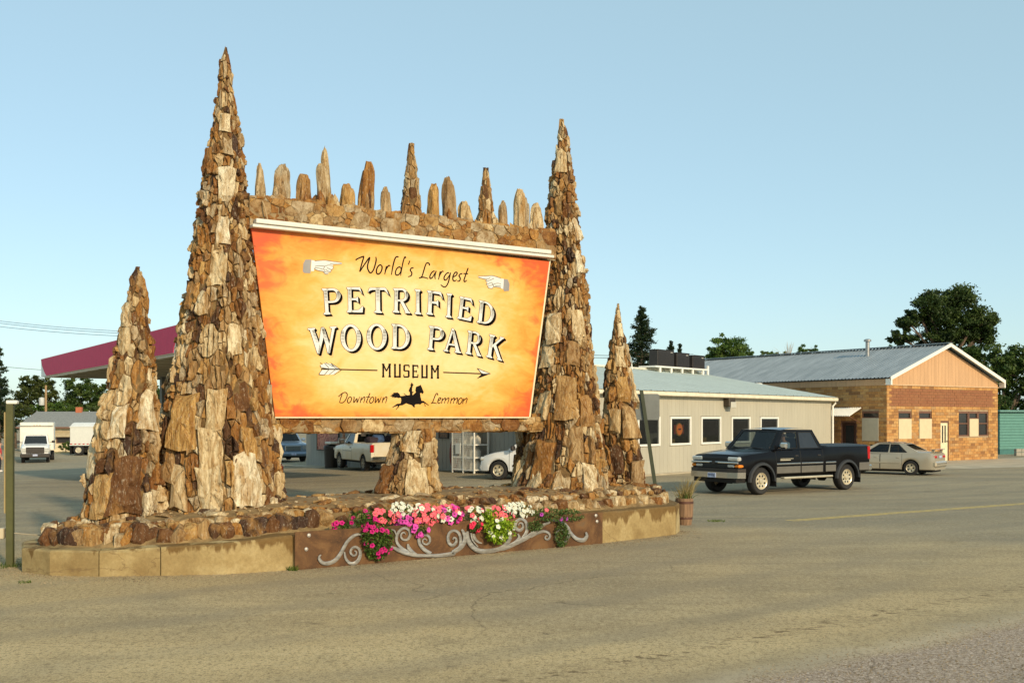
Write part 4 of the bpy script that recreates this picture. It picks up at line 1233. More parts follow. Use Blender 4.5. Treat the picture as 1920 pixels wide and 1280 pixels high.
# ------------------------------------------------------------------ ground
def ground_mat():
    t = NT("dusty_asphalt")
    g = t.n.new('ShaderNodeNewGeometry')
    def vec(sc, rot=0):
        mp = t.n.new('ShaderNodeMapping'); mp.inputs['Scale'].default_value = sc; mp.inputs['Rotation'].default_value = (0, 0, rot)
        t.lk(g.outputs['Position'], mp.inputs['Vector']); return mp.outputs['Vector']
    P = vec((1, 1, 1))
    big = t.noise(vec((.10, .10, .1)), 1, 5, .55, .5)
    lane = t.noise(vec((.06, .55, 1), R(-33)), 1, 5, .6, .4)
    mid = t.noise(P, 1.1, 6, .65)
    agg = t.noise(P, 55, 3, .7)
    agg2 = t.noise(P, 110, 2, .8)
    agg3 = t.noise(P, 20, 4, .75); agg4 = t.noise(vec((1, .45, 1)), 15, 3, .7)
    c = t.ramp(lane, [(.38, (.47, .355, .19)), (.5, (.58, .435, .23)), (.64, (.66, .505, .27))])
    sy = t.n.new('ShaderNodeSeparateXYZ'); t.lk(P, sy.inputs[0])
    far = t.ramp(t.math('ADD', t.math('MULTIPLY', sy.outputs['Y'], .04), t.math('MULTIPLY', t.math('SUBTRACT', big, .5), 1.1)), [(.42, 0.0), (.8, 1.0)])
    c = t.mix(far, c, t.ramp(lane, [(.36, (.235, .21, .16)), (.5, (.315, .272, .19)), (.64, (.41, .34, .225))]))
    c = t.mix(t.ramp(big, [(.46, 0.0), (.66, .5)]), c, (.31, .27, .19))
    c = t.mix(t.ramp(mid, [(.3, .45), (.5, 0.0)]), c, (.23, .18, .105))
    c = t.mix(t.ramp(mid, [(.6, 0.0), (.8, .4)]), c, (.40, .33, .22))
    c = t.mix(t.ramp(agg, [(.36, .75), (.48, 0.0)]), c, (.19, .14, .07))
    c = t.mix(t.ramp(agg, [(.54, 0.0), (.66, .7)]), c, (.66, .54, .32))
    c = t.mix(t.ramp(agg3, [(.38, .8), (.47, 0.0)]), c, (.20, .145, .07))
    c = t.mix(t.ramp(agg4, [(.54, 0.0), (.66, .3)]), c, (.64, .53, .33))
    c = t.mix(t.ramp(agg4, [(.35, .4), (.45, 0.0)]), c, (.24, .185, .10))
    c = t.mix(t.ramp(agg2, [(.56, 0.0), (.70, .6)]), c, (.66, .56, .36))
    # loose pale gravel in the near right corner
    sx = t.n.new('ShaderNodeSeparateXYZ'); t.lk(P, sx.inputs[0])
    f = t.math('SUBTRACT', t.math('MULTIPLY', t.math('SUBTRACT', sx.outputs['X'], 2.59), .729), t.math('SUBTRACT', sx.outputs['Y'], 9.6))
    f = t.math('ADD', f, t.math('MULTIPLY', t.math('SUBTRACT', mid, .5), .9))
    c = t.mix(t.ramp(t.math('ABSOLUTE', f), [(.0, .5), (.35, 0.0)]), c, (.56, .48, .36))
    gr = t.ramp(f, [(0.0, 0.0), (.40, .85)])
    c = t.mix(gr, c, t.ramp(t.mix(.5, agg, agg3), [(.40, (.13, .095, .075)), (.48, (.33, .255, .20)), (.54, (.46, .37, .30)), (.60, (.72, .60, .50))]))
    # a trail of dark dirt clods dropped along the wheel track
    d_ = t.math('ADD', t.math('MULTIPLY', t.math('SUBTRACT', sx.outputs['X'], 3.27), -.604), t.math('MULTIPLY', t.math('SUBTRACT', sx.outputs['Y'], 11.4), .797))
    near_ = t.ramp(t.math('ADD', t.math('ABSOLUTE', d_), t.math('MULTIPLY', t.math('SUBTRACT', mid, .5), .5)), [(.05, 1.0), (.22, 0.0)])
    c = t.mix(t.math('MULTIPLY', near_, t.ramp(t.noise(vec((2.2, 4, 1)), 2.2, 5, .7), [(.53, 0.0), (.60, .8)])), c, (.115, .075, .035))
    e_ = t.math('ADD', t.math('MULTIPLY', t.math('ADD', sx.outputs['X'], 3.19), -.573), t.math('MULTIPLY', t.math('SUBTRACT', sx.outputs['Y'], 15.55), .82))
    e_ = t.math('ADD', e_, t.math('MULTIPLY', t.math('SUBTRACT', mid, .5), 1.6))
    sand = t.math('MULTIPLY', t.ramp(t.math('ADD', t.math('MULTIPLY', e_, .3), 1.0), [(.50, 0.0), (.82, .75)]), t.math('SUBTRACT', 1.0, far))
    c = t.mix(sand, c, t.ramp(t.mix(.5, agg, agg3), [(.40, (.24, .16, .07)), (.5, (.50, .36, .17)), (.6, (.66, .51, .28))]))
    # faint paired wheel tracks along the road
    tr_ = t.n.new('ShaderNodeMath'); tr_.operation = 'SINE'
    t.lk(t.math('ADD', t.math('MULTIPLY', d_, 3.6), t.math('MULTIPLY', big, 9.0)), tr_.inputs[0])
    c = t.mix(t.math('MULTIPLY', t.ramp(tr_.outputs[0], [(.25, 0.0), (.95, .4)]), t.ramp(big, [(.38, .25), (.6, 1.0)])), c, (.235, .205, .15))
    # oil and dirt spots
    sp = t.noise(vec((.9, .9, 1)), .8, 3, .5, .2)
    c = t.mix(t.ramp(t.math('MULTIPLY', sp, t.ramp(t.noise(P, 5, 5, .7), [(.4, .6), (.6, 1.0)])), [(.64, 0.0), (.70, .6)]), c, (.09, .07, .045))
    vo = t.n.new('ShaderNodeTexVoronoi'); vo.feature = 'DISTANCE_TO_EDGE'; vo.inputs['Scale'].default_value = .22
    wv = t.n.new('ShaderNodeVectorMath'); wv.operation = 'ADD'; t.lk(P, wv.inputs[0])
    nn = t.n.new('ShaderNodeTexNoise'); nn.inputs['Scale'].default_value = .9; nn.inputs['Detail'].default_value = 6; t.lk(P, nn.inputs['Vector'])
    t.lk(nn.outputs['Color'], wv.inputs[1]); t.lk(wv.outputs[0], vo.inputs['Vector'])
    c = t.mix(t.math('MULTIPLY', t.ramp(vo.outputs['Distance'], [(.0015, .55), (.004, 0.0)]), t.ramp(big, [(.45, 0.0), (.55, 1.0)])), c, (.10, .075, .045))
    t.col(c); t.set(.9, 0, .2)
    t.bump(t.mix(.5, agg, t.mix(.5, agg3, agg2)), .8, .03)
    return t.m
M_GROUND = ground_mat()
xs = sorted(set([-2500, -900, -400, -200, -120] + list(range(-80, 82, 4)) + [120, 200, 400, 900, 2500]))
ys = sorted(set([-300, -60, -10] + list(range(0, 132, 4)) + [160, 220, 400, 900, 3500]))
mb = MB()
mb.add([(x, y, zg(x, y)) for y in ys for x in xs], [[j * len(xs) + i, j * len(xs) + i + 1, (j + 1) * len(xs) + i + 1, (j + 1) * len(xs) + i] for j in range(len(ys) - 1) for i in range(len(xs) - 1)])
tag(mb.build('ground', M_GROUND, smooth=60), 'dusty asphalt lot and road surface', kind='structure')
def sheet(name, pts, m, lift, label):
    mb = MB(); V = [Vector((p.x, p.y, zg(p.x, p.y) + lift)) for p in pts]
    for t in tessellate_polygon([V]): mb.face([V[i] for i in t])
    for i, f in enumerate(mb.f):
        a, b, c = (Vector(mb.v[j]) for j in f)
        if (b - a).cross(c - a).z < 0: mb.f[i] = f[::-1]
    return tag(mb.build(name, m, fix=False), label, kind='structure')
M_PAD = pm("pale_concrete", (.40, .34, .24), .92, c2=(.52, .45, .32), scale=1.2, bump=.3, bscale=30)
sheet('concrete_apron', [Vector((11.5, 53.5, 0)), Vector((14.6, 48.5, 0)), Vector((20.2, 47.2, 0)), Vector((30, 52, 0)), Vector((48, 62, 0)), Vector((52, 76, 0)), Vector((27.0, 59.2, 0)), Vector((18.6, 53.6, 0)), Vector((14.5, 60, 0))], M_PAD, .004, 'pale concrete apron in front of the brick building')
sheet('dirt_verge', [Vector((28.5, 53.8, 0)), Vector((33, 57.5, 0)), Vector((44, 61.5, 0)), Vector((38, 55, 0)), Vector((31.5, 52.3, 0))], pm("bare_earth", (.16, .11, .06), .95, c2=(.27, .19, .10), scale=1.5, bump=.5, bscale=20), .008, 'bare earth verge at the road edge')
# worn yellow line
t = NT("worn_yellow_paint"); v = t.coord()
nz_ = t.noise(v, 6, 6, .7); t.col(t.mix(t.ramp(nz_, [(.50, 0.0), (.64, 1.0)]), (.66, .47, .13), (.36, .29, .17))); t.set(.85)
a, b = ground_at(1480, 976), ground_at(1920, 944)
d = (b - a).normalized(); nrm = Vector((-d.y, d.x, 0)) * .045
e = b + d * 40
for o_, lab_ in ((-1.9, 'nearer stripe of the worn double yellow line on the road'), (1.9, 'farther stripe of the worn double yellow line on the road')):
    sheet('road_marking', [a - nrm + nrm * o_, e - nrm + nrm * o_, e + nrm + nrm * o_, a + nrm + nrm * o_], t.m, .004, lab_)
# loose gravel at the foot of the planter and on the road
M_PEB = pm("pebble", (.20, .15, .085), .9, c2=(.38, .30, .18), scale=.9, detail=2)
rg = random.Random(5)
mb = MB()
front = [(PB[i], PB[i + 1]) for i in range(1, 13)]
fl = [(q - p).length for p, q in front]
def pebble(p, s):
    vs = [(s * math.cos(k * 2.094 + p.x * 99), s * .8 * math.sin(k * 2.094 + p.x * 99), -.2 * s) for k in range(3)] + [(.6 * s * math.cos(k * 2.094 + p.y * 77), .6 * s * math.sin(k * 2.094 + p.y * 77), .5 * s) for k in range(3)]
    mb.add([p + Vector(v_) for v_ in vs], [[0, 1, 4, 3], [1, 2, 5, 4], [2, 0, 3, 5], [3, 4, 5]])
for _ in range(5200):
    k = rg.choices(range(len(front)), fl)[0]; p, q = front[k]; t_ = rg.random(); c = p + (q - p) * t_
    dd = (q - p).normalized(); out = Vector((dd.y, -dd.x, 0))
    c = c + out * abs(rg.gauss(0, .38 if k < 6 else .22)); c.z = 0
    pebble(c, rg.choice([.005, .007, .009, .012, .017]))
for _ in range(3500):
    c = ground_at(rg.uniform(1400, 1990), rg.uniform(1140, 1310)); c.z = 0
    f_ = (c.x - 2.59) * .729 - (c.y - 9.6)
    if f_ < -.2: continue
    pebble(c, rg.choice([.006, .009, .012]))
for _ in range(420):
    c = ground_at(rg.uniform(-40, 1960), rg.uniform(1010, 1300)); c.z = 0
    pebble(c, rg.choice([.006, .008, .012]))
tag(mb.build('gravel', M_PEB, fix=False), 'loose gravel at the foot of the planter', kind='stuff')
# weed tufts
M_GRASS = leaf_mat("weed_green", (.09, .15, .02), (.25, .28, .06))
M_DRY = leaf_mat("dry_stalk", (.30, .22, .08), (.48, .38, .16))
def blade(mb, p, d, ln, w, tone):
    mb.t = tone; s_ = d.cross(Vector((.3, .7, .1))).normalized() * w
    m_ = p + d * ln * .55; e_ = p + d * ln + Vector((d.x, d.y, -.5)) * ln * .25
    mb.face([p - s_, p + s_, m_ + s_ * .7]); mb.face([p - s_, m_ + s_ * .7, m_ - s_ * .7]); mb.face([m_ - s_ * .7, m_ + s_ * .7, e_])
def weeds(name, label, p, n, r, h, m=None, seed=1, cat='weeds'):
    rg = random.Random(seed); mb = MB()
    for _ in range(n):
        a = rg.uniform(0, 6.28); q = Vector((math.cos(a), math.sin(a), 0)) * r * math.sqrt(rg.random())
        blade(mb, q, Vector((rg.gauss(0, .45), rg.gauss(0, .45), 1)).normalized(), h * rg.uniform(.5, 1.1), .005, rg.random())
    return tag(mb.build(name, m or M_GRASS, None, p, fix=False), label, cat)
weeds('weed_tuft', 'green weeds at the joint between concrete and the rusty plate', ground_at(549, 1069), 60, .08, .11, seed=1)
weeds('weed_tuft', 'green weeds around the foot of the green post', ground_at(16, 1062), 90, .25, .10, seed=2)
weeds('weed_tuft', 'small flat weed in the gravel right of the barrel', ground_at(1343, 977), 70, .20, .06, seed=3)
weeds('weed_tuft', 'tiny weed in the gravel in front of the left planter end', ground_at(45, 1092), 40, .10, .05, seed=4)

# ------------------------------------------------------------------ white walled shed with windows
SHD = Vector((.638, .770, 0)); SHA = math.atan2(.770, .638)
def siding(name, c): return pm(name, c, .55, .0, var=.06, scale=1.5, stretch=(1, 1, .3))
M_SIDE = siding("beige_siding", (.445, .415, .325)); M_GREYW = siding("grey_siding", (.30, .30, .27))
M_TRIM = pm("white_trim", (.80, .78, .70), .45, var=.04)
M_ROOF = pm("pale_metal_roof", (.52, .58, .54), .45, .25, var=.06, scale=.8)
M_DARK = pm("dark_interior", (.02, .018, .016), .9)
M_PANE = pm("dark_window_glass", (.018, .018, .022), .06, 0, var=.3, spec=.5)
shed = thing('shed', 'long beige vertical sided building with pale metal roof behind the pickup', 'building', (2.87, 38.3, 0), SHA)
SL = 21.04
wins = [(2.98, 4.58), (5.34, 6.96), (7.79, 9.47), (10.42, 12.16), (13.14, 14.99)]
WZ0, WZ1 = 1.14, 2.29
def panels(root, L, x0, z0, z1, w, opens, mat, name='siding_panel', thick=.05, y=0, gap=.010, axis='x'):
    """upright boards side by side, cut round the openings"""
    n = int(round(L / w)); w = L / n
    for i in range(n):
        a, b = x0 + i * w + gap / 2, x0 + (i + 1) * w - gap / 2
        cut = [o for o in opens if o[0] < b and o[1] > a]
        if not cut: bx = [(a, b, z0, z1)]
        else:
            o = cut[0]; bx = []
            if o[0] > a + .01: bx.append((a, o[0], z0, z1))
            if o[1] < b - .01: bx.append((o[1], b, z0, z1))
            m0, m1 = max(a, o[0]), min(b, o[1])
            if o[2] > z0 + .01: bx.append((m0, m1, z0, o[2]))
            if o[3] < z1 - .01: bx.append((m0, m1, o[3], z1))
        for (p, q, r_, s_) in bx:
            MB().box(p, q, y, y + thick, r_, s_, .006).build(name, mat, root)
panels(shed, SL, 0, 0.06, 3.12, .305, [(a - .02, b + .02, WZ0 - .02, WZ1 + .02) for a, b in wins], M_SIDE)
mb = MB(); mb.box(.01, SL - .01, .06, .10, .05, 3.1)
# cavities behind the windows
mb = MB(); mb.mat(M_DARK)
xs_ = [0] + [v for w_ in wins for v in w_] + [SL]
for i in range(0, len(xs_) - 1, 2): mb.box(xs_[i] + .02, xs_[i + 1] - .02, .06, .12, .05, 3.1)
for a, b in wins: mb.box(a - .03, b + .03, .06, .12, .05, WZ0); mb.box(a - .03, b + .03, .06, .12, WZ1, 3.1)
mb.box(.0, SL, 2.2, 2.3, .05, 3.1); mb.box(.05, SL - .05, .1, 2.2, .04, .06); mb.box(.05, SL - .05, .1, 2.2, 3.1, 3.12)
mb.build('inner_wall', M_DARK, shed)
MB().box(-.06, -.005, 0, 2.9, .05, 3.12).build('side_wall', M_SIDE, shed)
MB().box(SL + .005, SL + .06, 0, 15.3, .05, 3.12).build('side_wall', M_SIDE, shed)
MB().box(-.05, SL + .05, -.06, .5, -.05, .055).build('footing', M_PAD, shed)
MG_CLEAR = glass_mat("window_glass", (.55, .58, .58))
for k, (a, b) in enumerate(wins):
    mb = MB(); f = .085
    mb.box(a, a + f, -.045, .06, WZ0, WZ1, .006); mb.box(b - f, b, -.045, .06, WZ0, WZ1, .006)
    mb.box(a + f, b - f, -.045, .06, WZ0, WZ0 + f, .006); mb.box(a + f, b - f, -.045, .06, WZ1 - f, WZ1, .006)
    fr = mb.build('window', M_TRIM, shed)
    MB().box(a + f, b - f, .0, .012, WZ0 + f, WZ1 - f).build('pane', MG_CLEAR, fr)
# things standing behind the panes
M_CARD = pm("cardboard", (.45, .27, .10), .8)
M_ORANGE = pm("poster_orange", (.85, .20, .02), .5); M_POSTY = pm("poster_yellow", (.9, .55, .10), .5)
def inwin(px, py, dy=.25):
    u = (px - 960) / F
    o = Vector((2.87, 38.3, 0)); n = Vector((-.770, .638, 0))
    p = on_plane(px, py, o + n * dy, n)
    q = p - o
    return q.dot(SHD), p.z
def shed_box(name, label, cat, px0, px1, py0, py1, m, dy=.25, dep=.2):
    x0, z1 = inwin(px0, py0, dy); x1, z0 = inwin(px1, py1, dy)
    o = Vector((2.87, 38.3, 0)) + SHD * x0 + Vector((-.770, .638, 0)) * dy; o.z = z0
    r = thing(name, label, cat, o, SHA)
    return r, x1 - x0, z1 - z0
r, w, h = shed_box('hanging_pennant', 'orange and red pennant hanging behind the second shed window', 'pennant', 1264, 1282, 796, 813, M_ORANGE, .035)
mb = MB(); mb.box(0, w, 0, .02, 0, h); mb.build('cloth', pm("poster_red", (.55, .04, .02), .6), r)
mb = MB(); mb.lathe([(w * .36, 0), (w * .36, .012)], 20, None, 'y', (w / 2, -.016, h * .5)); mb.build('disc', M_POSTY, r)
mb = MB(); mb.lathe([(w * .30, 0), (w * .30, .008)], 20, None, 'y', (w / 2, -.028, h * .5)); mb.build('disc', M_ORANGE, r)
mb = MB(); mb.prism([(w * .3, -.034, h * .5), (w * .5, -.034, h * .62), (w * .72, -.034, h * .6), (w * .6, -.034, h * .5), (w * .66, -.034, h * .42), (w * .45, -.034, h * .42)], (0, -.004, 0)); mb.build('emblem', M_DARK, r)
for (nm, lb, ct, a, b, c, d, m) in [('cardboard_box', 'small cardboard box on the sill of the pennant window', 'box', 1259, 1266, 823, 833, M_CARD), ('cardboard_box', 'cardboard box standing in the third shed window', 'box', 1318, 1325, 820, 832, M_CARD),
                                  ('paper_stack', 'white papers lying behind the third shed window', 'papers', 1334, 1348, 826, 833, M_TRIM), ('paper_stack', 'white papers on the sill of the pennant window', 'papers', 1282, 1292, 829, 833, M_TRIM)]:
    r, w, h = shed_box(nm, lb, ct, a, b, c, d, m)
    tag(r, lb, ct)
    MB().box(0, w, 0, .25, 0, h, .01).build('carton' if 'box' in nm else 'sheets', m, r)
# gutter, roof, ridge
MB().box(-.2, SL + .22, -.32, -.06, 3.10, 3.27, .03).build('gutter', pm("cream_gutter", (.74, .68, .52), .45), shed)
mb = MB(); n = 24; wv_ = (SL + .4) / n
def roofz(y): return 3.30 + (y + .3) * (4.74 - 3.30) / (7.66 + .3)
for i in range(n):
    a, b = -.2 + i * wv_ + .004, -.2 + (i + 1) * wv_ - .004
    for (y0, y1, z0, z1) in ((-.34, 7.66, 3.285, 4.74), (15.6, 7.66, 3.285, 4.74)):
        mb = MB(); P = []
        prof = [(a, 0), (a + .02, .04), (a + .06, .04), (a + .08, 0), ((a + b) / 2 - .03, 0), ((a + b) / 2, .02), ((a + b) / 2 + .03, 0), (b, 0)]
        vs = [(x, y0, z0 + h) for x, h in prof] + [(x, y1, z1 + h) for x, h in prof]
        m_ = len(prof)
        mb.add(vs, [[k, k + 1, m_ + k + 1, m_ + k] for k in range(m_ - 1)])
        mb.build('roof_panel', M_ROOF, shed, fix=False)
mb = MB(); mb.box(-.22, SL + .22, 7.4, 7.92, 4.72, 4.82, .03); mb.build('ridge_cap', pm("cream_ridge", (.70, .66, .54), .5), shed)
mb = MB()
for xx_ in (SL + .0,):
    mb.prism([(xx_, .0, 3.12), (xx_, 15.3, 3.12), (xx_, 7.66, 4.66)], (.06, 0, 0))
mb.build('gable', M_SIDE, shed)
mb = MB(); mb.tube([(SL + .12, -.2, 3.12), (SL + .12, -.2, 3.0), (SL + .02, -.09, 2.85), (SL + .02, -.09, .1)], .055, 6); mb.build('downspout', M_TRIM, shed)
lx, lz = inwin(1364, 756, -.05)
lt = MB().box(lx - .28, lx + .28, -.30, -.002, lz - .14, lz + .25, .03).build('wall_light', pm("bronze_metal", (.06, .045, .03), .5, .3), shed)
MB().box(lx - .22, lx + .22, -.36, -.301, lz - .20, lz + .06, .02).build('lamp_lens', pm("frosted_lens", (.5, .48, .4), .2), lt)
# air conditioners on a white frame
ac = thing('roof_platform', 'white steel frame carrying air conditioners on the shed roof', 'platform', Vector((2.87, 38.3, 0)) + SHD * 15.3 + Vector((-.770, .638, 0)) * 6.9, SHA)
def hb(a, b, y0, y1, z0, z1): return MB().box(a, b, y0, y1, z0, z1, .015)
hb(-.1, 5.3, -.1, .95, 4.84, 4.92).build('deck', M_TRIM, ac)
for k in range(5): hb(.35 + k * 1.1, .47 + k * 1.1, -.08, .02, 4.52, 4.84).build('leg', M_TRIM, ac)
hb(5.25, 5.38, -.1, .0, 4.6, 5.1).build('end_post', M_TRIM, ac)
M_BLACKM = pm("black_steel", (.030, .024, .020), .45, .2)
for k, (a, b, h) in enumerate([(0.05, 1.66, .94), (1.95, 3.25, .86), (3.6, 4.9, .78)]):
    o = thing('air_conditioner', ['largest black air conditioner, nearest the spruce, on the roof frame', 'middle black air conditioner on the roof frame', 'smallest black air conditioner at the outer end of the roof frame'][k], 'air conditioner',
              ac.location + SHD * (a + .35) + Vector((0, 0, 4.923)), SHA, 'air conditioners on the shed roof')
    h *= .92
    hb(0, b - a, .1, .62, 0, h - .03).build('case', M_BLACKM, o)
    hb(-.02, b - a + .02, .08, .64, h - .03, h).build('lid', M_BLACKM, o)
    mb = MB(); mb.box(b - a - .35, b - a - .15, .092, .099, h - .16, h - .11); mb.build('badge', M_TRIM, o)
    mb = MB()
    for q in range(9): mb.box(.08, b - a - .08, .086, .098, .10 + q * .075, .135 + q * .075)
    tag(mb.build('louvres', M_BLACKM, o), kind='stuff')
dp = at_depth(1186, 690, 53.5)
dish = thing('satellite_dish', 'small grey satellite dish on the shed ridge beside the spruce', 'dish', dp)
mb = MB(); mb.tube([(0, 0, -.15), (-.05, 0, .25), (-.25, 0, .55)], .03, 5); mb.tube([(-.05, 0, .22), (-.6, 0, .25)], .02, 4); mb.build('mast', M_TRIM, dish)
mb = MB(); mb.lathe([(.02, 0), (.2, .03), (.38, .12)], 14, Matrix.Translation((-.25, 0, .55)) @ Matrix.Rotation(R(68), 4, 'Y')); mb.build('reflector', M_TRIM, dish, smooth=40)

# ------------------------------------------------------------------ brick building
BK = Vector((18.8, 53.5, 0)); BD = Vector((.835, .55, 0)).normalized(); BA = math.atan2(BD.y, BD.x); BN = Vector((-BD.y, BD.x, 0))
bb = thing('brick_building', 'orange brick building with tan boarded gable and grey metal roof', 'building', BK, BA)
BL, BH, DEP = 9.5, 3.89, 21.0
def brick_mat(name, stuff, paint=None):
    t = NT(name)
    if stuff:
        at = t.n.new('ShaderNodeAttribute'); at.attribute_name = 'tone'; fac = at.outputs['Fac']
    else:
        oi = t.n.new('ShaderNodeObjectInfo'); fac = oi.outputs['Random']
    c = t.ramp(fac, [(0, (.26, .13, .055)), (.1, (.36, .18, .066)), (.3, (.46, .228, .078)), (.55, (.52, .27, .09)), (.8, (.57, .33, .125)), (.93, (.48, .28, .12)), (1, (.36, .22, .11))])
    g = t.n.new('ShaderNodeNewGeometry')
    n_ = t.n.new('ShaderNodeTexNoise'); n_.inputs['Scale'].default_value = 9; n_.inputs['Detail'].default_value = 5; t.lk(g.outputs['Position'], n_.inputs['Vector'])
    c = t.mix(t.ramp(n_.outputs['Fac'], [(.4, 0.0), (.7, .35)]), c, (.22, .11, .05))
    if paint: c = t.mix(.88, c, paint)
    t.col(c); t.set(.85, 0, .2)
    return t.m
M_BR, M_BRS = brick_mat("brick", False), brick_mat("brick_far", True)
M_BRP, M_BRPS = brick_mat("brick_painted", False, (.255, .105, .055)), brick_mat("brick_painted_far", True, (.255, .105, .055))
M_BMORT = pm("brick_mortar", (.34, .24, .14), .95, c2=(.42, .31, .19))
fop = [(.9, 1.97, 1.2, 2.6), (2.57, 3.64, 1.2, 2.6), (4.36, 5.09, 0, 2.05), (5.94, 8.63, 1.27, 2.6)]
sop = [(.47, 1.52, 1.1, 2.6), (1.85, 2.84, 0, 2.06), (.5, 1.0, .62, .93)]
def core(axis, L, ops, y):
    """mortar wall with the openings left free"""
    mb = MB()
    xs_ = sorted(set([0, L] + [v for o in ops for v in o[:2]]))
    for a, b in zip(xs_[:-1], xs_[1:]):
        m_ = (a + b) / 2; cut = sorted([(o[2], o[3]) for o in ops if o[0] < m_ < o[1]])
        z = 0
        for (c0, c1) in cut + [(BH, BH)]:
            if c0 > z + 1e-3: mb.box(a, b, .012, .28, z, c0) if axis == 'x' else mb.box(.012, .28, a, b, z, c0)
            z = max(z, c1)
    return mb
core('x', BL, fop, 0).build('front_wall', M_BMORT, bb)
core('y', DEP, sop, 0).build('side_wall', M_BMORT, bb)
MB().box(BL - .28, BL - .0, .3, DEP, 0, BH).build('side_wall', M_BMORT, bb)
MB().box(.3, BL - .3, DEP - .3, DEP, 0, BH).build('rear_wall', M_BMORT, bb)
mb = MB(); mb.box(.30, .9, .3, .34, 0, BH); mb.box(.32, BL - .3, 1.0, 1.05, 0, BH); mb.box(1.0, 1.05, 1.1, 4.5, 0, BH); mb.build('inner_wall', M_DARK, bb)
bw, bh, mo = .36, .145, .011
unit = MB(); unit.box(-.5, .5, -.5, .5, -.5, .5)
def mesh_only(mbx, name, m):
    o = mbx.build(name, m); me = o.data; bpy.data.objects.remove(o); return me
ME_BR = mesh_only(unit, 'brick', M_BR); u2 = MB(); u2.box(-.5, .5, -.5, .5, -.5, .5); ME_BRP = mesh_only(u2, 'brick', M_BRP)
lst = []
rg = random.Random(31)
nrow = int(BH / bh)
bh = BH / nrow
for axis, L, ops in (('x', BL, fop), ('y', 7.0, sop)):
    for r_ in range(nrow):
        z0, z1 = r_ * bh + mo / 2, (r_ + 1) * bh - mo / 2
        x = -(bw / 2 if r_ % 2 else 0)
        while x < L:
            a, b = max(x, 0) + mo / 2, min(x + bw, L) - mo / 2
            x += bw
            spans = [(a, b)]
            for o in ops:
                if o[2] < z1 - .03 and o[3] > z0 + .03:
                    ns_ = []
                    for (p, q) in spans:
                        if o[1] <= p or o[0] >= q: ns_.append((p, q)); continue
                        if o[0] - p > .04: ns_.append((p, o[0]))
                        if q - o[1] > .04: ns_.append((o[1], q))
                    spans = ns_
            for (p, q) in spans:
                if q - p < .05: continue
                band = axis == 'x' and 2.88 < (z0 + z1) / 2 < 3.70 and .35 < (p + q) / 2 < BL - .4
                dpt = rg.uniform(.008, .018)
                size = (q - p) * (1 if axis == 'x' else .7) * (1.2 if r_ % 3 else 1.0)
                lst.append((rg.random() * .3 + (1 if axis == 'x' else .85) * ((q - p) / bw), axis, p, q, z0, z1, dpt, band))
lst.sort(key=lambda q: -q[0])
sm = MB(); sm.mat(M_BRS); sm.mat(M_BRPS)
for k, (_, axis, p, q, z0, z1, dpt, band) in enumerate(lst):
    if axis == 'x': c, sz = ((p + q) / 2, .015 - dpt / 2 - .0, (z0 + z1) / 2), (q - p, .03 + dpt, z1 - z0)
    else: c, sz = (.015 - dpt / 2, (p + q) / 2, (z0 + z1) / 2), (.03 + dpt, q - p, z1 - z0)
    if k < 290:
        o = link('brick', ME_BRP if band else ME_BR, bb, c); o.scale = sz
    else:
        sm.mat(M_BRPS if band else M_BRS); sm.t = rg.random()
        sm.box(c[0] - sz[0] / 2, c[0] + sz[0] / 2, c[1] - sz[1] / 2, c[1] + sz[1] / 2, c[2] - sz[2] / 2, c[2] + sz[2] / 2)
tag(sm.build('brickwork', None, bb, fix=False), kind='stuff')
M_BRFR = pm("brown_frame", (.16, .075, .045), .6); M_BOARD = pm("cream_board", (.62, .52, .33), .7, var=.05)
M_GDARK = pm("dark_pane", (.03, .03, .03), .08, 0, spec=.5)
def bwin(x0, x1, z0, z1, split, axis='x', m=M_BOARD):
    def bx(mb, a, b, y0, y1, c, d, bev=.008):
        return mb.box(a, b, y0, y1, c, d, bev) if axis == 'x' else mb.box(y0, y1, a, b, c, d, bev)
    f = .07; mb = MB()
    bx(mb, x0, x0 + f, .02, .14, z0, z1); bx(mb, x1 - f, x1, .02, .14, z0, z1); bx(mb, x0 + f, x1 - f, .02, .14, z0, z0 + f); bx(mb, x0 + f, x1 - f, .02, .14, z1 - f * 1.6, z1)
    bx(mb, x0 + f, x1 - f, .025, .13, split - .03, split + .03)
    w_ = mb.build('window', M_BRFR, bb)
    if m is not None:
        bx(MB(), x0 + .02, x1 - .02, -.03, .018, z0 - .02, split - .02).build('board', m, w_)
    else:
        bx(MB(), x0 + f, x1 - f, .08, .09, z0 + f, split - .03).build('pane', M_GDARK, w_)
    bx(MB(), x0 + f, x1 - f, .08, .09, split + .03, z1 - f * 1.6).build('pane', M_GDARK, w_)
    return w_
bwin(.9, 1.97, 1.2, 2.6, 2.22); bwin(2.57, 3.64, 1.2, 2.6, 2.22); bwin(.47, 1.52, 1.1, 2.6, 2.26, 'y', pm("grey_board", (.46, .42, .32), .7, var=.05))
bwin(5.94, 6.86, 1.27, 2.6, 1.95, m=None); bwin(6.88, 7.72, 1.27, 2.6, 2.22); bwin(7.74, 8.63, 1.27, 2.6, 1.95, m=None)
dr = MB().box(4.40, 5.05, .04, .09, .0, 2.0, .006).build('door', pm("cream_door", (.72, .64, .42), .6), bb)
for (a, b) in ((4.56, 4.66), (4.78, 4.88)): MB().box(a, b, .028, .038, .95, 1.85).build('pane', M_GDARK, dr)
MB().box(4.94, 4.98, .0, .038, .98, 1.06, .008).build('handle', M_BLACKM, dr)
mb = MB(); mb.box(4.30, 4.395, .0, .12, 0, 2.08, .006); mb.box(5.055, 5.15, .0, .12, 0, 2.08, .006); mb.box(4.396, 5.054, .0, .12, 2.0, 2.1, .006); mb.build('door_frame', M_BRFR, bb)
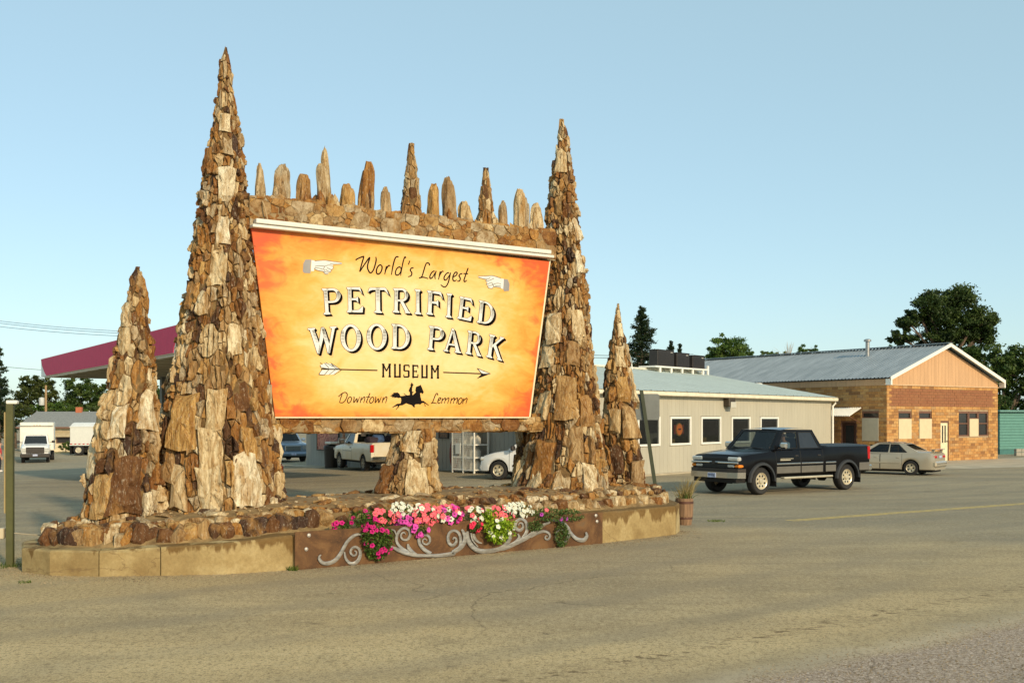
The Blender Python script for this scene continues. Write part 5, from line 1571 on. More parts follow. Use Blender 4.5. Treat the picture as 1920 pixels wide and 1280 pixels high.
d2 = MB().box(.10, .16, 1.9, 2.79, .0, 2.0, .01).build('door', pm("dark_brown_door", (.07, .03, .02), .5), bb)
MB().box(.085, .098, 2.1, 2.6, .5, 1.85).build('pane', M_GDARK, d2)
mb = MB(); mb.box(.0, .2, 1.80, 1.90, 0, 2.1, .008); mb.box(.0, .2, 2.80, 2.90, 0, 2.1, .008); mb.box(.0, .2, 1.90, 2.80, 2.0, 2.1, .008); mb.build('door_frame', M_BRFR, bb)
mb = MB(); mb.box(.03, .1, .52, .98, .64, .91); mb.build('vent', M_DARK, bb)
# awning on the side
aw = thing('awning', 'small white corrugated awning over the brown side door of the brick building', 'awning', BK + BN * 1.55 + Vector((0, 0, 2.35)), BA)
for k in range(12):
    y = k * .145
    mb = MB(); mb.prism([(-.95, y, 0.0), (-.95, y + .06, .035), (-.95, y + .14, .0), (-.95, y + .14, -.02), (-.95, y, -.02)], (.94, 0, .42)); mb.build('awning_slat', M_TRIM, aw)
mb = MB(); mb.tube([(-.9, .05, -.02), (-.02, .05, -.35)], .02, 5); mb.tube([(-.9, 1.7, -.02), (-.02, 1.7, -.35)], .02, 5); mb.build('bracket', M_BRFR, aw)
# gable, eaves, roof
M_TAN = pm("tan_boards", (.55, .33, .17), .75, var=.10, scale=2, stretch=(3, 3, .3))
EZ, PZ = 4.30, 6.05
mb = MB(); mb.box(-.05, BL + .05, -.06, .3, BH, BH + .05, .01); mb.build('ledge', pm("tan_ledge", (.6, .42, .25), .7), bb)
nb = 32
for i in range(nb):
    a, b = .02 + i * (BL - .04) / nb + .004, .02 + (i + 1) * (BL - .04) / nb - .004
    za, zb2 = (EZ - .12 + (PZ - EZ) * (1 - abs(a - BL / 2) / (BL / 2))), (EZ - .12 + (PZ - EZ) * (1 - abs(b - BL / 2) / (BL / 2)))
    mb = MB(); mb.prism([(a, -.03, BH + .05), (b, -.03, BH + .05), (b, -.03, zb2), (a, -.03, za)], (0, .1, 0)); mb.build('gable_board', M_TAN, bb)
nb = 16
for i in range(nb):
    MB().box(-.03, .1, .1 + i * .6, .1 + (i + 1) * .6 - .01, BH + .002, EZ - .1).build('side_board', M_TAN, bb)
mb = MB(); mb.box(-.03, .1, 9.8, DEP, BH, EZ - .1); mb.build('side_boards', M_TAN, bb)
M_GALV = pm("galvanised_roof", (.27, .31, .33), .42, .45, c2=(.36, .40, .42), scale=.7, stretch=(1, 3, 1))
npan = 24; pw_ = (DEP + .7) / npan
for i in range(npan):
    for sgn in (0, 1):
        y0 = -.35 + i * pw_
        prof = []
        for q in range(4):
            yy = y0 + q * pw_ / 4
            prof += [(yy, .0), (yy + .03, .035), (yy + .07, .035), (yy + .10, 0)]
        prof.append((y0 + pw_ - .004, 0))
        x0, x1 = (-.17, BL / 2) if sgn == 0 else (BL + .17, BL / 2)
        z0 = EZ - .04; z1 = PZ + .06
        vs = [(x0, y, z0 + h) for y, h in prof] + [(x1, y, z1 + h) for y, h in prof]; m_ = len(prof)
        mb = MB(); mb.add(vs, [[k, k + 1, m_ + k + 1, m_ + k] for k in range(m_ - 1)]); mb.build('roof_panel', M_GALV, bb, fix=False)
mb = MB(); mb.box(BL / 2 - .2, BL / 2 + .2, -.36, DEP + .36, PZ + .10, PZ + .14, .01); mb.build('ridge_cap', M_GALV, bb)
mb = MB()
for sgn in (-1, 1):
    x0 = BL / 2 + sgn * (BL / 2 + .17)
    mb.prism([(x0, -.38, EZ - .18), (BL / 2, -.38, PZ - .07), (BL / 2, -.38, PZ + .11), (x0, -.38, EZ + .01)], (0, .05, 0))
mb.box(-.17, -.06, -.375, -.05, EZ - .40, EZ - .10); mb.box(BL + .06, BL + .17, -.375, -.05, EZ - .40, EZ - .10)
mb.build('bargeboard', M_TRIM, bb)
mb = MB(); mb.lathe([(.11, 0), (.11, .95), (.20, .96), (.20, 1.06), (.1, 1.10)], 12, None, 'z', (3.6, 4.0, 5.5)); mb.build('flue', pm("flue_steel", (.34, .34, .33), .4, .6), bb, smooth=40)
mb = MB(); mb.box(-.6, -.05, 8.2, 11.5, 4.0, 4.22, .05); mb.build('side_gutter', M_TRIM, bb)

# teal building at the far right
tb = thing('teal_building', 'low teal green building with horizontal boards at the right edge', 'building', at_depth(1874, 862, 66.0), R(20))
tb.location.z = 0
M_TEAL = pm("teal_boards", (.10, .26, .22), .6, var=.08)
for k in range(13): MB().box(.0, 8, -.02 - .01 * (k % 2), .1, .32 + k * .175, .32 + (k + 1) * .175 - .012, .01).build('board', M_TEAL, tb)
MB().box(.05, 8, .02, 5, .0, 2.55).build('body', pm("teal_base", (.05, .16, .15), .8), tb)
MB().box(-.2, 8.2, -.25, 5.2, 2.62, 2.74, .02).build('roof', pm("teal_roof", (.12, .26, .23), .6), tb)
cb = at_depth(1906, 858, 63.5); cb.z = 0
o = thing('concrete_blocks', 'grey concrete block stack standing before the teal building', 'blocks', cb, R(20))
for k in range(6): MB().box((k % 3) * .42, (k % 3) * .42 + .4, 0, .2, (k // 3) * .22, (k // 3) * .22 + .2, .01).build('block', pm("block_grey", (.34, .31, .25), .9), o)

# ------------------------------------------------------------------ grey store behind the sign
gs0 = Vector((1.5, 40.6, 0)); gs1 = Vector((-11.0, 57.0, 0))
gd = (gs0 - gs1); GLen = gd.length; gd.normalize(); GA = math.atan2(gd.y, gd.x); gn = Vector((-gd.y, gd.x, 0))
gz = -.35
st_ = thing('store', 'grey ribbed metal store seen beneath the orange sign', 'building', gs1 + Vector((0, 0, gz)), GA)
panels(st_, GLen, 0, .05, 3.6, .30, [], M_GREYW, thick=.05, y=0, gap=.014)
MB().box(.0, GLen, .051, 6, 0, 3.55).build('body', M_GREYW, st_)
MB().box(-.3, GLen + .3, -.3, 6.3, 3.6, 3.75, .02).build('roof', M_ROOF, st_)
MB().box(-.1, GLen + .1, -1.2, .0, -.2, .10).build('kerb', M_PAD, st_)
def on_store(px, py, off=0.0):
    p = on_plane(px, py, gs1 - gn * off, gn); q = p - gs1
    return q.dot(gd), p.z - gz, p
M_POSTER = None
t = NT("food_poster_print"); v = t.coord()
w_ = t.noise(v, 2.6, 5, .6, 2.5); t.col(t.ramp(w_, [(.32, (.06, .015, .01)), (.45, (.35, .05, .03)), (.52, (.60, .28, .18)), (.6, (.28, .05, .03)), (.72, (.68, .42, .28))])); t.set(.4)
def wall_flat(name, label, cat, px0, px1, py0, py1, m, th=.05, rim=None):
    x0, z1, _ = on_store(px0, py0); x1, z0, _ = on_store(px1, py1)
    r = thing(name, label, cat, gs1 + gd * x0 - gn * .06 + Vector((0, 0, gz + z0)), GA)
    MB().box(0, x1 - x0, .0, th, 0, z1 - z0, .008).build('print' if rim is None else 'panel', m, r)
    if rim is not None:
        mb = MB(); W, Hh = x1 - x0, z1 - z0; f = .05
        mb.box(-f, 0, -.02, th, -f, Hh + f); mb.box(W, W + f, -.02, th, -f, Hh + f); mb.box(0, W, -.02, th, -f, 0); mb.box(0, W, -.02, th, Hh, Hh + f); mb.build('frame', rim, r)
    return r
wall_flat('food_poster', 'red brown food poster on the grey store wall left of the white pickup', 'poster', 597, 636, 806, 844, t.m, rim=M_BLACKM)
wall_flat('wall_picture', 'small dark framed picture high on the grey store wall', 'picture', 826, 841, 800, 820, pm("picture_brown", (.25, .14, .07), .5, c2=(.05, .03, .02), scale=8), rim=M_BLACKM)
# red hose coil
hx, hz, hp = on_store(858, 850)
hose = thing('hose_coil', 'coiled red hose hanging on the grey store wall by the bottle locker', 'hose', hp - gn * .1, GA)
mb = MB()
for k in range(3):
    mb.tube([((.22 + .05 * k) * math.sin(a) , -.03 - .025 * k, .62 * math.cos(a) - .1 * k * 0) for a in np.linspace(0, 2 * math.pi, 22)], .022, 5, caps=False)
mb.tube([(.1, -.05, -.55), (-.02, -.06, -.75), (-.15, -.05, -.85)], .022, 5)
mb.build('coil', pm("red_hose", (.26, .04, .03), .6), hose)
MB().box(-.06, .06, -.12, .04, .52, .64, .01).build('hook', M_BLACKM, hose)
# bottle locker
bl_p = ground_at(904, 881)
bx0 = at_depth(879, 880, bl_p.y + .9); 
_s0, _z0, _p0 = on_store(880, 860)
lk_ = thing('bottle_locker', 'white wire cage locker of gas bottles against the grey store wall', 'locker', Vector((_p0.x, _p0.y, -.02)) - gn * .85, GA)
Wd, Dp, Ht = 1.55, .7, 1.78
mb = MB()
for x in (0, Wd * .5, Wd): 
    for y in (0, Dp): mb.box(x - .03, x + .03, y - .03, y + .03, 0, Ht)
for z in (.12, .62, 1.14, Ht - .03):
    for y in (0, Dp): mb.box(0.031, Wd - .031, y - .02, y + .02, z, z + .05)
    for x in (0, Wd): mb.box(x - .02, x + .02, .031, Dp - .031, z, z + .05)
mb.build('frame', M_TRIM, lk_)
MB().box(-.04, Wd + .04, -.05, Dp + .05, Ht + .001, Ht + .05, .01).build('top', M_TRIM, lk_)
for z in (.13, .63, 1.15): MB().box(.03, Wd - .03, .03, Dp - .03, z, z + .02).build('shelf', M_TRIM, lk_)
mb = MB()
for k in range(24): mb.box(.04 + k * .064, .046 + k * .064, -.024, -.016, .1, Ht)
for k in range(18): mb.box(.03, Wd - .03, -.016, -.010, .16 + k * .09, .166 + k * .09)
tag(mb.build('wire_mesh', M_TRIM, lk_, fix=False), kind='stuff')
MB().box(.28, .62, -.045, -.03, .78, 1.22).build('notice', M_TRIM, lk_)
M_BOT = pm("bottle_white", (.62, .58, .48), .4)
nb_ = 0
for z, zl in ((.15, 'bottom'), (.65, 'middle'), (1.17, 'top')):
    for x, xl in ((.2, 'first from the hose'), (.52, 'second from the hose'), (.98, 'third from the hose'), (1.3, 'nearest the white suv')):
        o = MB().lathe([(.12, 0), (.14, .04), (.14, .26), (.08, .33), (.05, .34), (.05, .38)], 10).build('gas_bottle', M_BOT, None, lk_.location + Matrix.Rotation(GA, 3, 'Z') @ Vector((x, .34, z)), smooth=40)
        tag(o, 'white gas bottle on the %s locker shelf, %s' % (zl, xl), 'gas bottle', 'gas bottles in the cage locker')
# trash bin, red can
p = at_depth(621, 866, 52.9); p.z = zg(p.x, p.y); bn_ = thing('trash_bin', 'black trash bin standing between food poster and white pickup', 'bin', p, GA)
MB().lathe([(.32, 0), (.36, .9), (.38, .92), (.38, .98)], 14).build('bin_body', M_BLACKM, bn_, smooth=40)
MB().lathe([(.39, .981), (.36, 1.1), (.15, 1.18)], 14).build('lid', M_BLACKM, bn_, smooth=40)
MB().box(-.30, .30, -.2, .2, 1.182, 1.30, .02).build('papers', M_TRIM, bn_)
p = ground_at(524, 887); o = thing('red_can', 'red fuel can peeking out beside the tallest spire', 'can', p)
M_RED = pm("red_plastic", (.60, .03, .025), .4)
MB().box(-.16, .16, -.12, .12, 0, .34, .03).build('can_body', M_RED, o); mb = MB(); mb.tube([(-.1, 0, .33), (-.1, 0, .42), (.1, 0, .42), (.1, 0, .33)], .025, 6); mb.build('handle', M_RED, o)

# ------------------------------------------------------------------ gas station canopy
c0, c1 = Vector((-22.5, 51.0, 0)), Vector((-8.6, 30.0, 0))
cd = (c1 - c0); CL = cd.length; cd.normalize(); CA = math.atan2(cd.y, cd.x)
cn = thing('gas_canopy', 'gas station canopy with crimson fascia behind the left spires', 'canopy', c0 + Vector((0, 0, zg(-20, 45))), CA)
CB = 4.2 - zg(-20, 45); CHh = .86; CW = 9.0
M_CRIM = pm("crimson_fascia", (.64, .06, .13), .6, var=.05, spec=.1); M_SOFF = pm("canopy_soffit", (.40, .36, .27), .6)
MB().box(0, CL, .06, CW, CB + .08, CB + CHh - .05).build('deck', M_SOFF, cn)
MB().box(0.0, CL, 0, .055, CB, CB + CHh, .01).build('fascia', M_TRIM, cn)
mb = MB(); n = 10
lft = [(.02 + 1.3 * (1 - (1 - k / n)) ** 1.6 * 1.0, CB + .02 + (CHh - .04) * (1 - k / n)) for k in range(n + 1)]
rgt = [(22.0 + 1.1 * (1 - k / n) ** 1.8, CB + .02 + (CHh - .04) * (1 - k / n)) for k in range(n + 1)]
pts = [Vector((x, -.004, z)) for x, z in lft] + [Vector((x, -.004, z)) for x, z in rgt[::-1]]
mb.prism(pts, (0, -.02, 0)); mb.build('fascia_panel', M_CRIM, cn)
MB().box(-.055, -.003, 0, CW, CB, CB + CHh, .01).build('end_fascia', M_TRIM, cn)
for k in range(12): MB().box(1 + k * 2.0, 1.25 + k * 2.0, .2, CW - .2, CB - .06, CB + .078).build('soffit_beam', M_SOFF, cn)
MB().box(.5, CL - .5, .1, .3, CB - .05, CB + .078).build('edge_beam', M_TRIM, cn)
for x in (4.8, 14.6): MB().box(x - .19, x + .19, CW / 2 - .19, CW / 2 + .19, 0, CB + .078, .01).build('column', pm("dark_column", (.10, .10, .085), .5), cn)

# ------------------------------------------------------------------ small house far left
hs0 = at_depth(42, 848, 105); hs0.z = -1.05
hs = thing('small_house', 'small cream house with grey shingle roof behind the box truck', 'house', hs0, R(6))
M_CREAM = pm("cream_wall", (.66, .55, .35), .8)
HW, HD = 7.4, 7.0
MB().box(0, HW, 0, HD, 0, 2.5).build('wall', M_CREAM, hs)
M_SHIN = pm("grey_shingle", (.20, .21, .20), .9, c2=(.27, .27, .25), scale=6)
for k in range(12):
    z0, z1 = 2.45 + k * .125, 2.45 + (k + 1) * .125; y0, y1 = -.5 + k * .335, -.5 + (k + 1) * .335
    nseg = 9
    mb = MB(); mb.prism([(-.4 + k * .05, y0, z0), (HW + .4 - k * .05, y0, z0), (HW + .35 - k * .05, y1, z1), (-.35 + k * .05, y1, z1)], (0, 0, .05)); mb.build('shingle_course', M_SHIN, hs)
MB().add([(-.4, 7.5, 2.45), (HW + .4, 7.5, 2.45), (HW - .2, 3.5, 3.96), (.2, 3.5, 3.96)], [[0, 1, 2, 3]]).build('rear_roof', M_SHIN, hs)
MB().box(-.45, HW + .45, -.55, -.49, 2.32, 2.46).build('eaves', M_BRFR, hs)
MB().box(4.1, 4.7, 3.2, 3.7, 3.6, 4.45, .02).build('chimney', pm("red_brick", (.42, .13, .06), .9), hs)
w_ = MB().box(3.2, 4.7, -.05, .02, .85, 1.45, .01).build('window', M_BRFR, hs); MB().box(3.32, 4.58, -.06, -.051, .92, 1.38).build('pane', M_GDARK, w_)
mb = MB(); mb.prism([(3.1, -.03, 2.0), (4.8, -.03, 2.0), (4.8, -.6, 1.48), (3.1, -.6, 1.48)], (0, 0, .03)); mb.build('window_awning', pm("khaki_awning", (.42, .34, .2), .8), hs)

# ------------------------------------------------------------------ posts and small things near the monument
M_OLIVE = pm("olive_post", (.075, .075, .02), .5, var=.2)
p = ground_at(19, 1062)
gp = thing('utility_post', 'square olive green post with a white cap at the left edge', 'post', p, R(10))
MB().box(-.05, .05, -.05, .05, -.05, 2.42, .006).build('post', M_OLIVE, gp)
MB().box(-.045, .11, -.06, .06, 2.421, 2.475, .01).build('cap', M_TRIM, gp)
MB().box(-.075, -.055, -.04, .04, .8, 2.3).build('conduit', pm("tan_conduit", (.32, .24, .1), .6), gp)
MB().box(-.15, -.078, -.06, .06, .42, .58, .01).build('outlet_box', pm("beige_plastic", (.5, .42, .28), .5), gp)
mb = MB(); q = A(-2.2, .3, .62)
mb.tube([p + Vector((.06, 0, .50)), p + Vector((.35, .25, .44)), p + Vector((.7, .6, .46)), q], .009, 6)
tag(mb.build('power_cable', pm("pale_cable", (.34, .29, .20), .6)), 'pale cable running from the green post to the planter stones', 'cable')
sp = at_depth(1235, 954, 26.0); sp.z = 0
sg = thing('road_sign', 'leaning road sign seen from behind, grey plate on a dark green post', 'road sign', sp)
lean = -25 / 172
mb = MB(); mb.prism([(-.045, 0, 0), (.045, 0, 0), (.045 + lean * 2.9, 0, 2.9), (-.045 + lean * 2.9, 0, 2.9)], (0, .03, 0))
mb.prism([(-.045, -.035, 0), (-.02, -.035, 0), (-.02 + lean * 2.9, -.035, 2.9), (-.045 + lean * 2.9, -.035, 2.9)], (0, .034, 0))
mb.build('post', pm("green_steel_post", (.035, .045, .022), .5, .2), sg)
a, b = at_depth(1190, 738, 26) - sp, at_depth(1237, 787, 26) - sp
mb = MB(); pl = []
for (cx, cz, a0) in ((a.x + .06, b.z + .06, 180), (b.x - .06, b.z + .06, 270), (b.x - .06, a.z - .06, 0), (a.x + .06, a.z - .06, 90)):
    pl += [Vector((cx + .06 * math.cos(R(a0 + 30 * k)), .036, cz + .06 * math.sin(R(a0 + 30 * k)))) for k in range(4)]
mb.prism(pl, (0, .012, 0)); mb.build('plate', pm("sign_back", (.16, .17, .16), .45, .5), sg)
# barrel planter
bp = ground_at(1283, 984)
br = thing('barrel_planter', 'half barrel planter of wooden staves at the right end of the stone planter', 'planter', bp + Vector((.02, .12, 0)))
M_STAVE = pm("stave_wood", (.22, .13, .07), .8, var=.3, scale=3, stretch=(6, 6, .6))
for k in range(16):
    a = 2 * math.pi * k / 16; d_ = Vector((math.cos(a), math.sin(a), 0)); s_ = Vector((-d_.y, d_.x, 0))
    mb = MB(); vs = []
    for z, r_ in ((0, .145), (.2, .175), (.42, .185), (.55, .18)):
        w_ = r_ * math.tan(math.pi / 16) * .95
        for o_, i_ in ((-1, 1), (1, 1), (1, .86), (-1, .86)): vs.append(d_ * r_ * i_ + s_ * w_ * o_ * i_ + Vector((0, 0, z)))
    fs = [[i * 4 + j, i * 4 + (j + 1) % 4, i * 4 + 4 + (j + 1) % 4, i * 4 + 4 + j] for i in range(3) for j in range(4)] + [[0, 3, 2, 1], [12, 13, 14, 15]]
    mb.add(vs, fs); mb.build('stave', M_STAVE, br)
for z, r_ in ((.12, .170), (.44, .191)): MB().lathe([(r_, z), (r_ + .002, z + .05)], 24).build('hoop', pm("rusty_hoop", (.11, .05, .035), .6, .4), br, smooth=40)
MB().lathe([(.001, .5), (.16, .5)], 12).build('soil', M_DIRT, br)
mb = MB(); rg = random.Random(4)
for _ in range(60): blade(mb, Vector((rg.gauss(0, .06), rg.gauss(0, .06), .5)), Vector((rg.gauss(0, .4), rg.gauss(0, .4), 1)).normalized(), rg.uniform(.12, .28), .008, rg.random() * .6)
mb.build('foliage', M_LEAF, br, fix=False)
mb = MB()
for _ in range(70):
    blade(mb, Vector((rg.gauss(0.02, .05), rg.gauss(0, .05), .5)), Vector((rg.gauss(.25, .22), rg.gauss(0, .3), 1)).normalized(), rg.uniform(.35, .72), .005, rg.random())
for _ in range(30):
    blade(mb, Vector((rg.gauss(-.03, .05), rg.gauss(0, .05), .5)), Vector((rg.gauss(-.35, .2), rg.gauss(0, .3), 1)).normalized(), rg.uniform(.25, .5), .005, rg.random())
mb.build('dry_stalks', M_DRY, br, fix=False)

# ------------------------------------------------------------------ vehicles
M_TYRE = pm("tyre_rubber", (.018, .017, .016), .85, var=.3)
M_CHROME = pm("chrome", (.75, .73, .70), .12, 1.0, var=.03)
M_ALLOY = pm("alloy", (.66, .58, .42), .35, .45, var=.1)
M_UNDER = pm("underbody", (.012, .011, .010), .9)
M_GAP = pm("panel_gap", (.008, .008, .008), .9)
M_LAMP = pm("clear_lamp", (.62, .62, .58), .08, .3, var=.2, scale=20)
M_AMBER = pm("amber_lamp", (.75, .22, .02), .12)
M_TAIL = pm("red_lamp", (.45, .01, .012), .1, var=.3, scale=15)
M_PLATE = pm("number_plate", (.42, .46, .60), .4, var=.5, scale=14)
M_SEAT = pm("seat_cloth", (.10, .09, .08), .9)
M_TINT = pm("tinted_glass", (.020, .021, .022), .05, 0, spec=.6)
G_CAR = glass_mat("car_glass", (.42, .46, .45))
G_CAR2 = glass_mat("car_glass_dark", (.16, .18, .18))

def car(name, label, cat, S, loc, rotz, group=None):
    root = thing(name, label, cat, loc, rotz, group)
    xf, xr, W, sill = S['xf'], S['xr'], S['W'], S['sill']
    paint = S['paint']; ax = S['axles']; wr = S['wr']; ar = S.get('ar', wr + .07)
    px_, pz_ = zip(*sorted(S['top']))
    zt = lambda x: float(np.interp(x, px_, pz_))
    doors = S.get('doors', [])
    xs = set(np.linspace(xr, xf, 28).tolist())
    for a in ax:
        for k in range(-8, 9): xs.add(a + ar * math.sin(k / 8 * math.pi / 2))
    for (a, b) in doors: xs |= {a - .008, a + .008, b - .008, b + .008}
    for p in px_: xs.add(p)
    xs = sorted(x for x in xs if xr <= x <= xf)
    xs = [x for i, x in enumerate(xs) if i == 0 or x - xs[i - 1] > .004]
    taf, tar = S.get('taper', (.10, .06))
    def sec(x):
        w = W * (1 - taf * max(0, (x - (xf - .7)) / .7) ** 2.2 - tar * max(0, ((xr + .5) - x) / .5) ** 2.2)
        zb = sill
        for a in ax:
            if abs(x - a) < ar: zb = max(zb, wr + math.sqrt(ar * ar - (x - a) ** 2) - .02)
        t = zt(x); sh = t - S.get('shoulder', .12); zb = min(zb, sh - .06)
        cr = S.get('crown', .03)
        return [(w * .95, zb), (w * .99, zb + .03), (w, zb + (sh - zb) * .4), (w * .998, zb + (sh - zb) * .75), (w * .985, sh), (w * .955, t - .035), (w * .88, t), (w * .45, t + cr * .8), (0, t + cr)]
    SX = [sec(x) for x in xs]; K = 9
    parts = {}
    def mbf(key):
        if key not in parts: parts[key] = MB()
        return parts[key]
    for i in range(len(xs) - 1):
        xm = (xs[i] + xs[i + 1]) / 2
        for k in range(K - 1):
            q = [(xs[i], *SX[i][k]), (xs[i + 1], *SX[i + 1][k]), (xs[i + 1], *SX[i + 1][k + 1]), (xs[i], *SX[i][k + 1])]
            for sgn in (1, -1):
                key, m = 'body', paint
                if k < 5:
                    for j, (a, b) in enumerate(doors):
                        if a + .008 < xm < b - .008 and k >= 1: key = ('door', j, sgn)
                        elif (abs(xm - a) < .0079 or abs(xm - b) < .0079) and k >= 1: m = M_GAP
                elif S.get('hood') and xm > S['hood']: key = 'hood'
                elif S.get('lid') and xm < S['lid'] and k >= 6: key, m = 'bed_cover', S['lid_mat']
                if m is paint and S.get('low') and k < 2: m = S['low']
                parts.setdefault(key, MB()).mat(m)
                parts[key].face([(x, sgn * y, z) for x, y, z in (q if sgn > 0 else q[::-1])])
    b_ = mbf('body'); b_.mat(paint)
    for (x, s_, fl) in ((xs[-1], SX[-1], 1), (xs[0], SX[0], -1)):
        loop = [(x, y, z) for y, z in s_] + [(x, -y, z) for y, z in s_[-2::-1]]
        loop.append((x, -s_[0][0], s_[0][1])); loop = loop[:-1]
        P = [Vector(p) for p in loop]
        b_.face(P)
    objs = {}
    for key, m_ in parts.items():
        nm = key if isinstance(key, str) else 'door'
        objs[key] = m_.build(nm, None, root, smooth=32)
        if nm == 'door':
            a, b = doors[key[1]]; y = key[2] * (W * .995 + .012)
            zc = S.get('handle_z', zt((a + b) / 2) - .17)
            MB().box(a + .10, a + .24, min(y, y - key[2] * .03), max(y, y - key[2] * .03), zc, zc + .05, .012).build('handle', S.get('handle_mat', M_BLACKM), objs[key])
    # under side and wheel wells
    mb = MB(); mb.box(xr + .15, xf - .15, -W * .72, W * .72, sill - .1, sill + .06)
    for a in ax: mb.box(a - ar + .02, a + ar - .02, -W * .72, W * .72, sill + .061, min(wr + ar + .05, zt(a) - .2))
    mb.build('underbody', M_UNDER, root)
    # wheels
    tw = S.get('tw', .22)
    for a in ax:
        for sgn in (1, -1):
            w = thing('wheel', None, None, (a, sgn * (W - tw / 2 - S.get('inset', .02)), wr)); w.parent = root
            sy = sgn
            h = tw / 2
            MB().lathe([(wr * .62, -h), (wr * .9, -h), (wr * .985, -h * .75), (wr, -h * .3), (wr, h * .3), (wr * .985, h * .75), (wr * .9, h), (wr * .62, h * .96)], 28, None, 'y', (0, 0, 0), False).build('tyre', M_TYRE, w, smooth=40)
            o_ = h * .9 * sy
            mb = MB(); mb.mat(S.get('rim_mat', M_ALLOY))
            mb.lathe([(wr * .62, o_ - .0), (wr * .60, o_ + .01 * sy), (wr * .56, o_), (wr * .54, o_ - .05 * sy)], 28, None, 'y', (0, 0, 0), False)
            mb.lathe([(.001, o_ + .012 * sy), (wr * .16, o_ + .01 * sy), (wr * .2, o_ - .01 * sy), (wr * .22, o_ - .05 * sy)], 16, None, 'y')
            mb.lathe([(wr * .57, o_ - .045 * sy), (wr * .50, o_ - .012 * sy), (wr * .24, o_ - .022 * sy), (wr * .2, o_ - .05 * sy)], 28, None, 'y', (0, 0, 0), False)
            ns_ = S.get('spokes', 6); mb.mat(M_UNDER)
            for k in range(ns_):
                a_ = 2 * math.pi * (k + .5) / ns_; hr = wr * S.get('sw', .095)
                cx_, cz_ = wr * .39 * math.cos(a_), wr * .39 * math.sin(a_)
                rad_ = Vector((math.cos(a_), 0, math.sin(a_))); tan_ = Vector((-rad_.z, 0, rad_.x))
                mb.face([Vector((cx_, o_ - .008 * sy, cz_)) + rad_ * hr * 1.1 * math.cos(u_) + tan_ * hr * .95 * math.sin(u_) for u_ in np.linspace(0, 2 * math.pi, 11)[:-1]])
            mb.build('rim', None, w, smooth=35)
    # greenhouse
    g = S['cab']
    zb0, zt0 = g['zb'], g['zt']
    Bf, Br = g['xb']; Tf, Tr = g['xt']; yb, yt = g['yb'], g['yt']
    fr = MB(); fr.mat(paint)
    def bil(q, u, v):
        a = q[0].lerp(q[1], u); b = q[3].lerp(q[2], u); return a.lerp(b, v)
    def panel(q, wins_, nm, n_out):
        q = [Vector(p) for p in q]
        us = sorted(set([0, 1] + [x for w in wins_ for x in (w[0], w[1])])); vs = sorted(set([0, 1] + [x for w in wins_ for x in (w[2], w[3])]))
        for i in range(len(us) - 1):
            for j in range(len(vs) - 1):
                um, vm = (us[i] + us[i + 1]) / 2, (vs[j] + vs[j + 1]) / 2
                if any(w[0] < um < w[1] and w[2] < vm < w[3] for w in wins_): continue
                fr.face([bil(q, us[i], vs[j]), bil(q, us[i + 1], vs[j]), bil(q, us[i + 1], vs[j + 1]), bil(q, us[i], vs[j + 1])])
        for w in wins_:
            nrm = (q[1] - q[0]).cross(q[3] - q[0]).normalized()
            if nrm.dot(Vector(n_out)) < 0: nrm = -nrm
            d = -.008
            mb = MB(); mb.face(([bil(q, w[0], w[2]) + nrm * d, bil(q, w[1], w[2]) + nrm * d, bil(q, w[1], w[3]) + nrm * d, bil(q, w[0], w[3]) + nrm * d])[::(1 if (q[1] - q[0]).cross(q[3] - q[0]).dot(Vector(n_out)) > 0 else -1)])
            mb.build(nm if len(w) < 6 else w[5], w[4] if len(w) > 4 else G_CAR, root, fix=False)
            # rubber seal
            s_ = MB(); e = .022
            c_ = [(w[0], w[2]), (w[1], w[2]), (w[1], w[3]), (w[0], w[3])]
            P4 = [bil(q, *c) + nrm * .002 for c in c_]; ce = sum(P4, Vector()) / 4
            for k in range(4):
                a, b = P4[k], P4[(k + 1) % 4]
                s_.face([a, b, b + (ce - b).normalized() * e * 1.4, a + (ce - a).normalized() * e * 1.4])
            s_.build('window_seal', M_GAP, root, fix=False)
    for sgn in (1, -1):
        panel([(Br, sgn * yb, zb0), (Bf, sgn * yb, zb0), (Tf, sgn * yt, zt0), (Tr, sgn * yt, zt0)], g['side'], 'side_window', (0, sgn, 0))
    panel([(Bf, -yb, zb0), (Bf, yb, zb0), (Tf, yt, zt0), (Tf, -yt, zt0)], [(.06, .94, .04, .93, g.get('wind', G_CAR))], 'windshield', (1, 0, 0))
    panel([(Br, -yb, zb0), (Br, yb, zb0), (Tr, yt, zt0), (Tr, -yt, zt0)], [(.08, .92, .10, .90, g.get('rear', G_CAR2))], 'rear_window', (-1, 0, 0))
    fr.build('pillars', None, root, fix=False)
    n1, n2 = 6, 6; rf = MB(); rc = g.get('crown', .05)
    V_ = [(Tr + (Tf - Tr) * i / n1, -yt + 2 * yt * j / n2, zt0 + rc * (1 - (2 * j / n2 - 1) ** 2) * .6 + rc * .8 * (1 - (2 * i / n1 - 1) ** 2)) for i in range(n1 + 1) for j in range(n2 + 1)]
    rf.add(V_, [[i * (n2 + 1) + j, (i + 1) * (n2 + 1) + j, (i + 1) * (n2 + 1) + j + 1, i * (n2 + 1) + j + 1] for i in range(n1) for j in range(n2)])
    rf.build('roof', paint, root, smooth=40, fix=False)
    # seats, wheel
    mb = MB()
    for sx in g.get('seats', []):
        for y in (-.38, .38):
            mb.box(sx - .28, sx + .22, y - .24, y + .24, zb0 - .35, zb0 - .15, .04); mb.box(sx - .36, sx - .24, y - .24, y + .24, zb0 - .2, zb0 + .32, .05); mb.box(sx - .36, sx - .27, y - .13, y + .13, zb0 + .34, zb0 + .52, .04)
    if mb.f: mb.build('seats', M_SEAT, root)
    dsh = Bf - .55
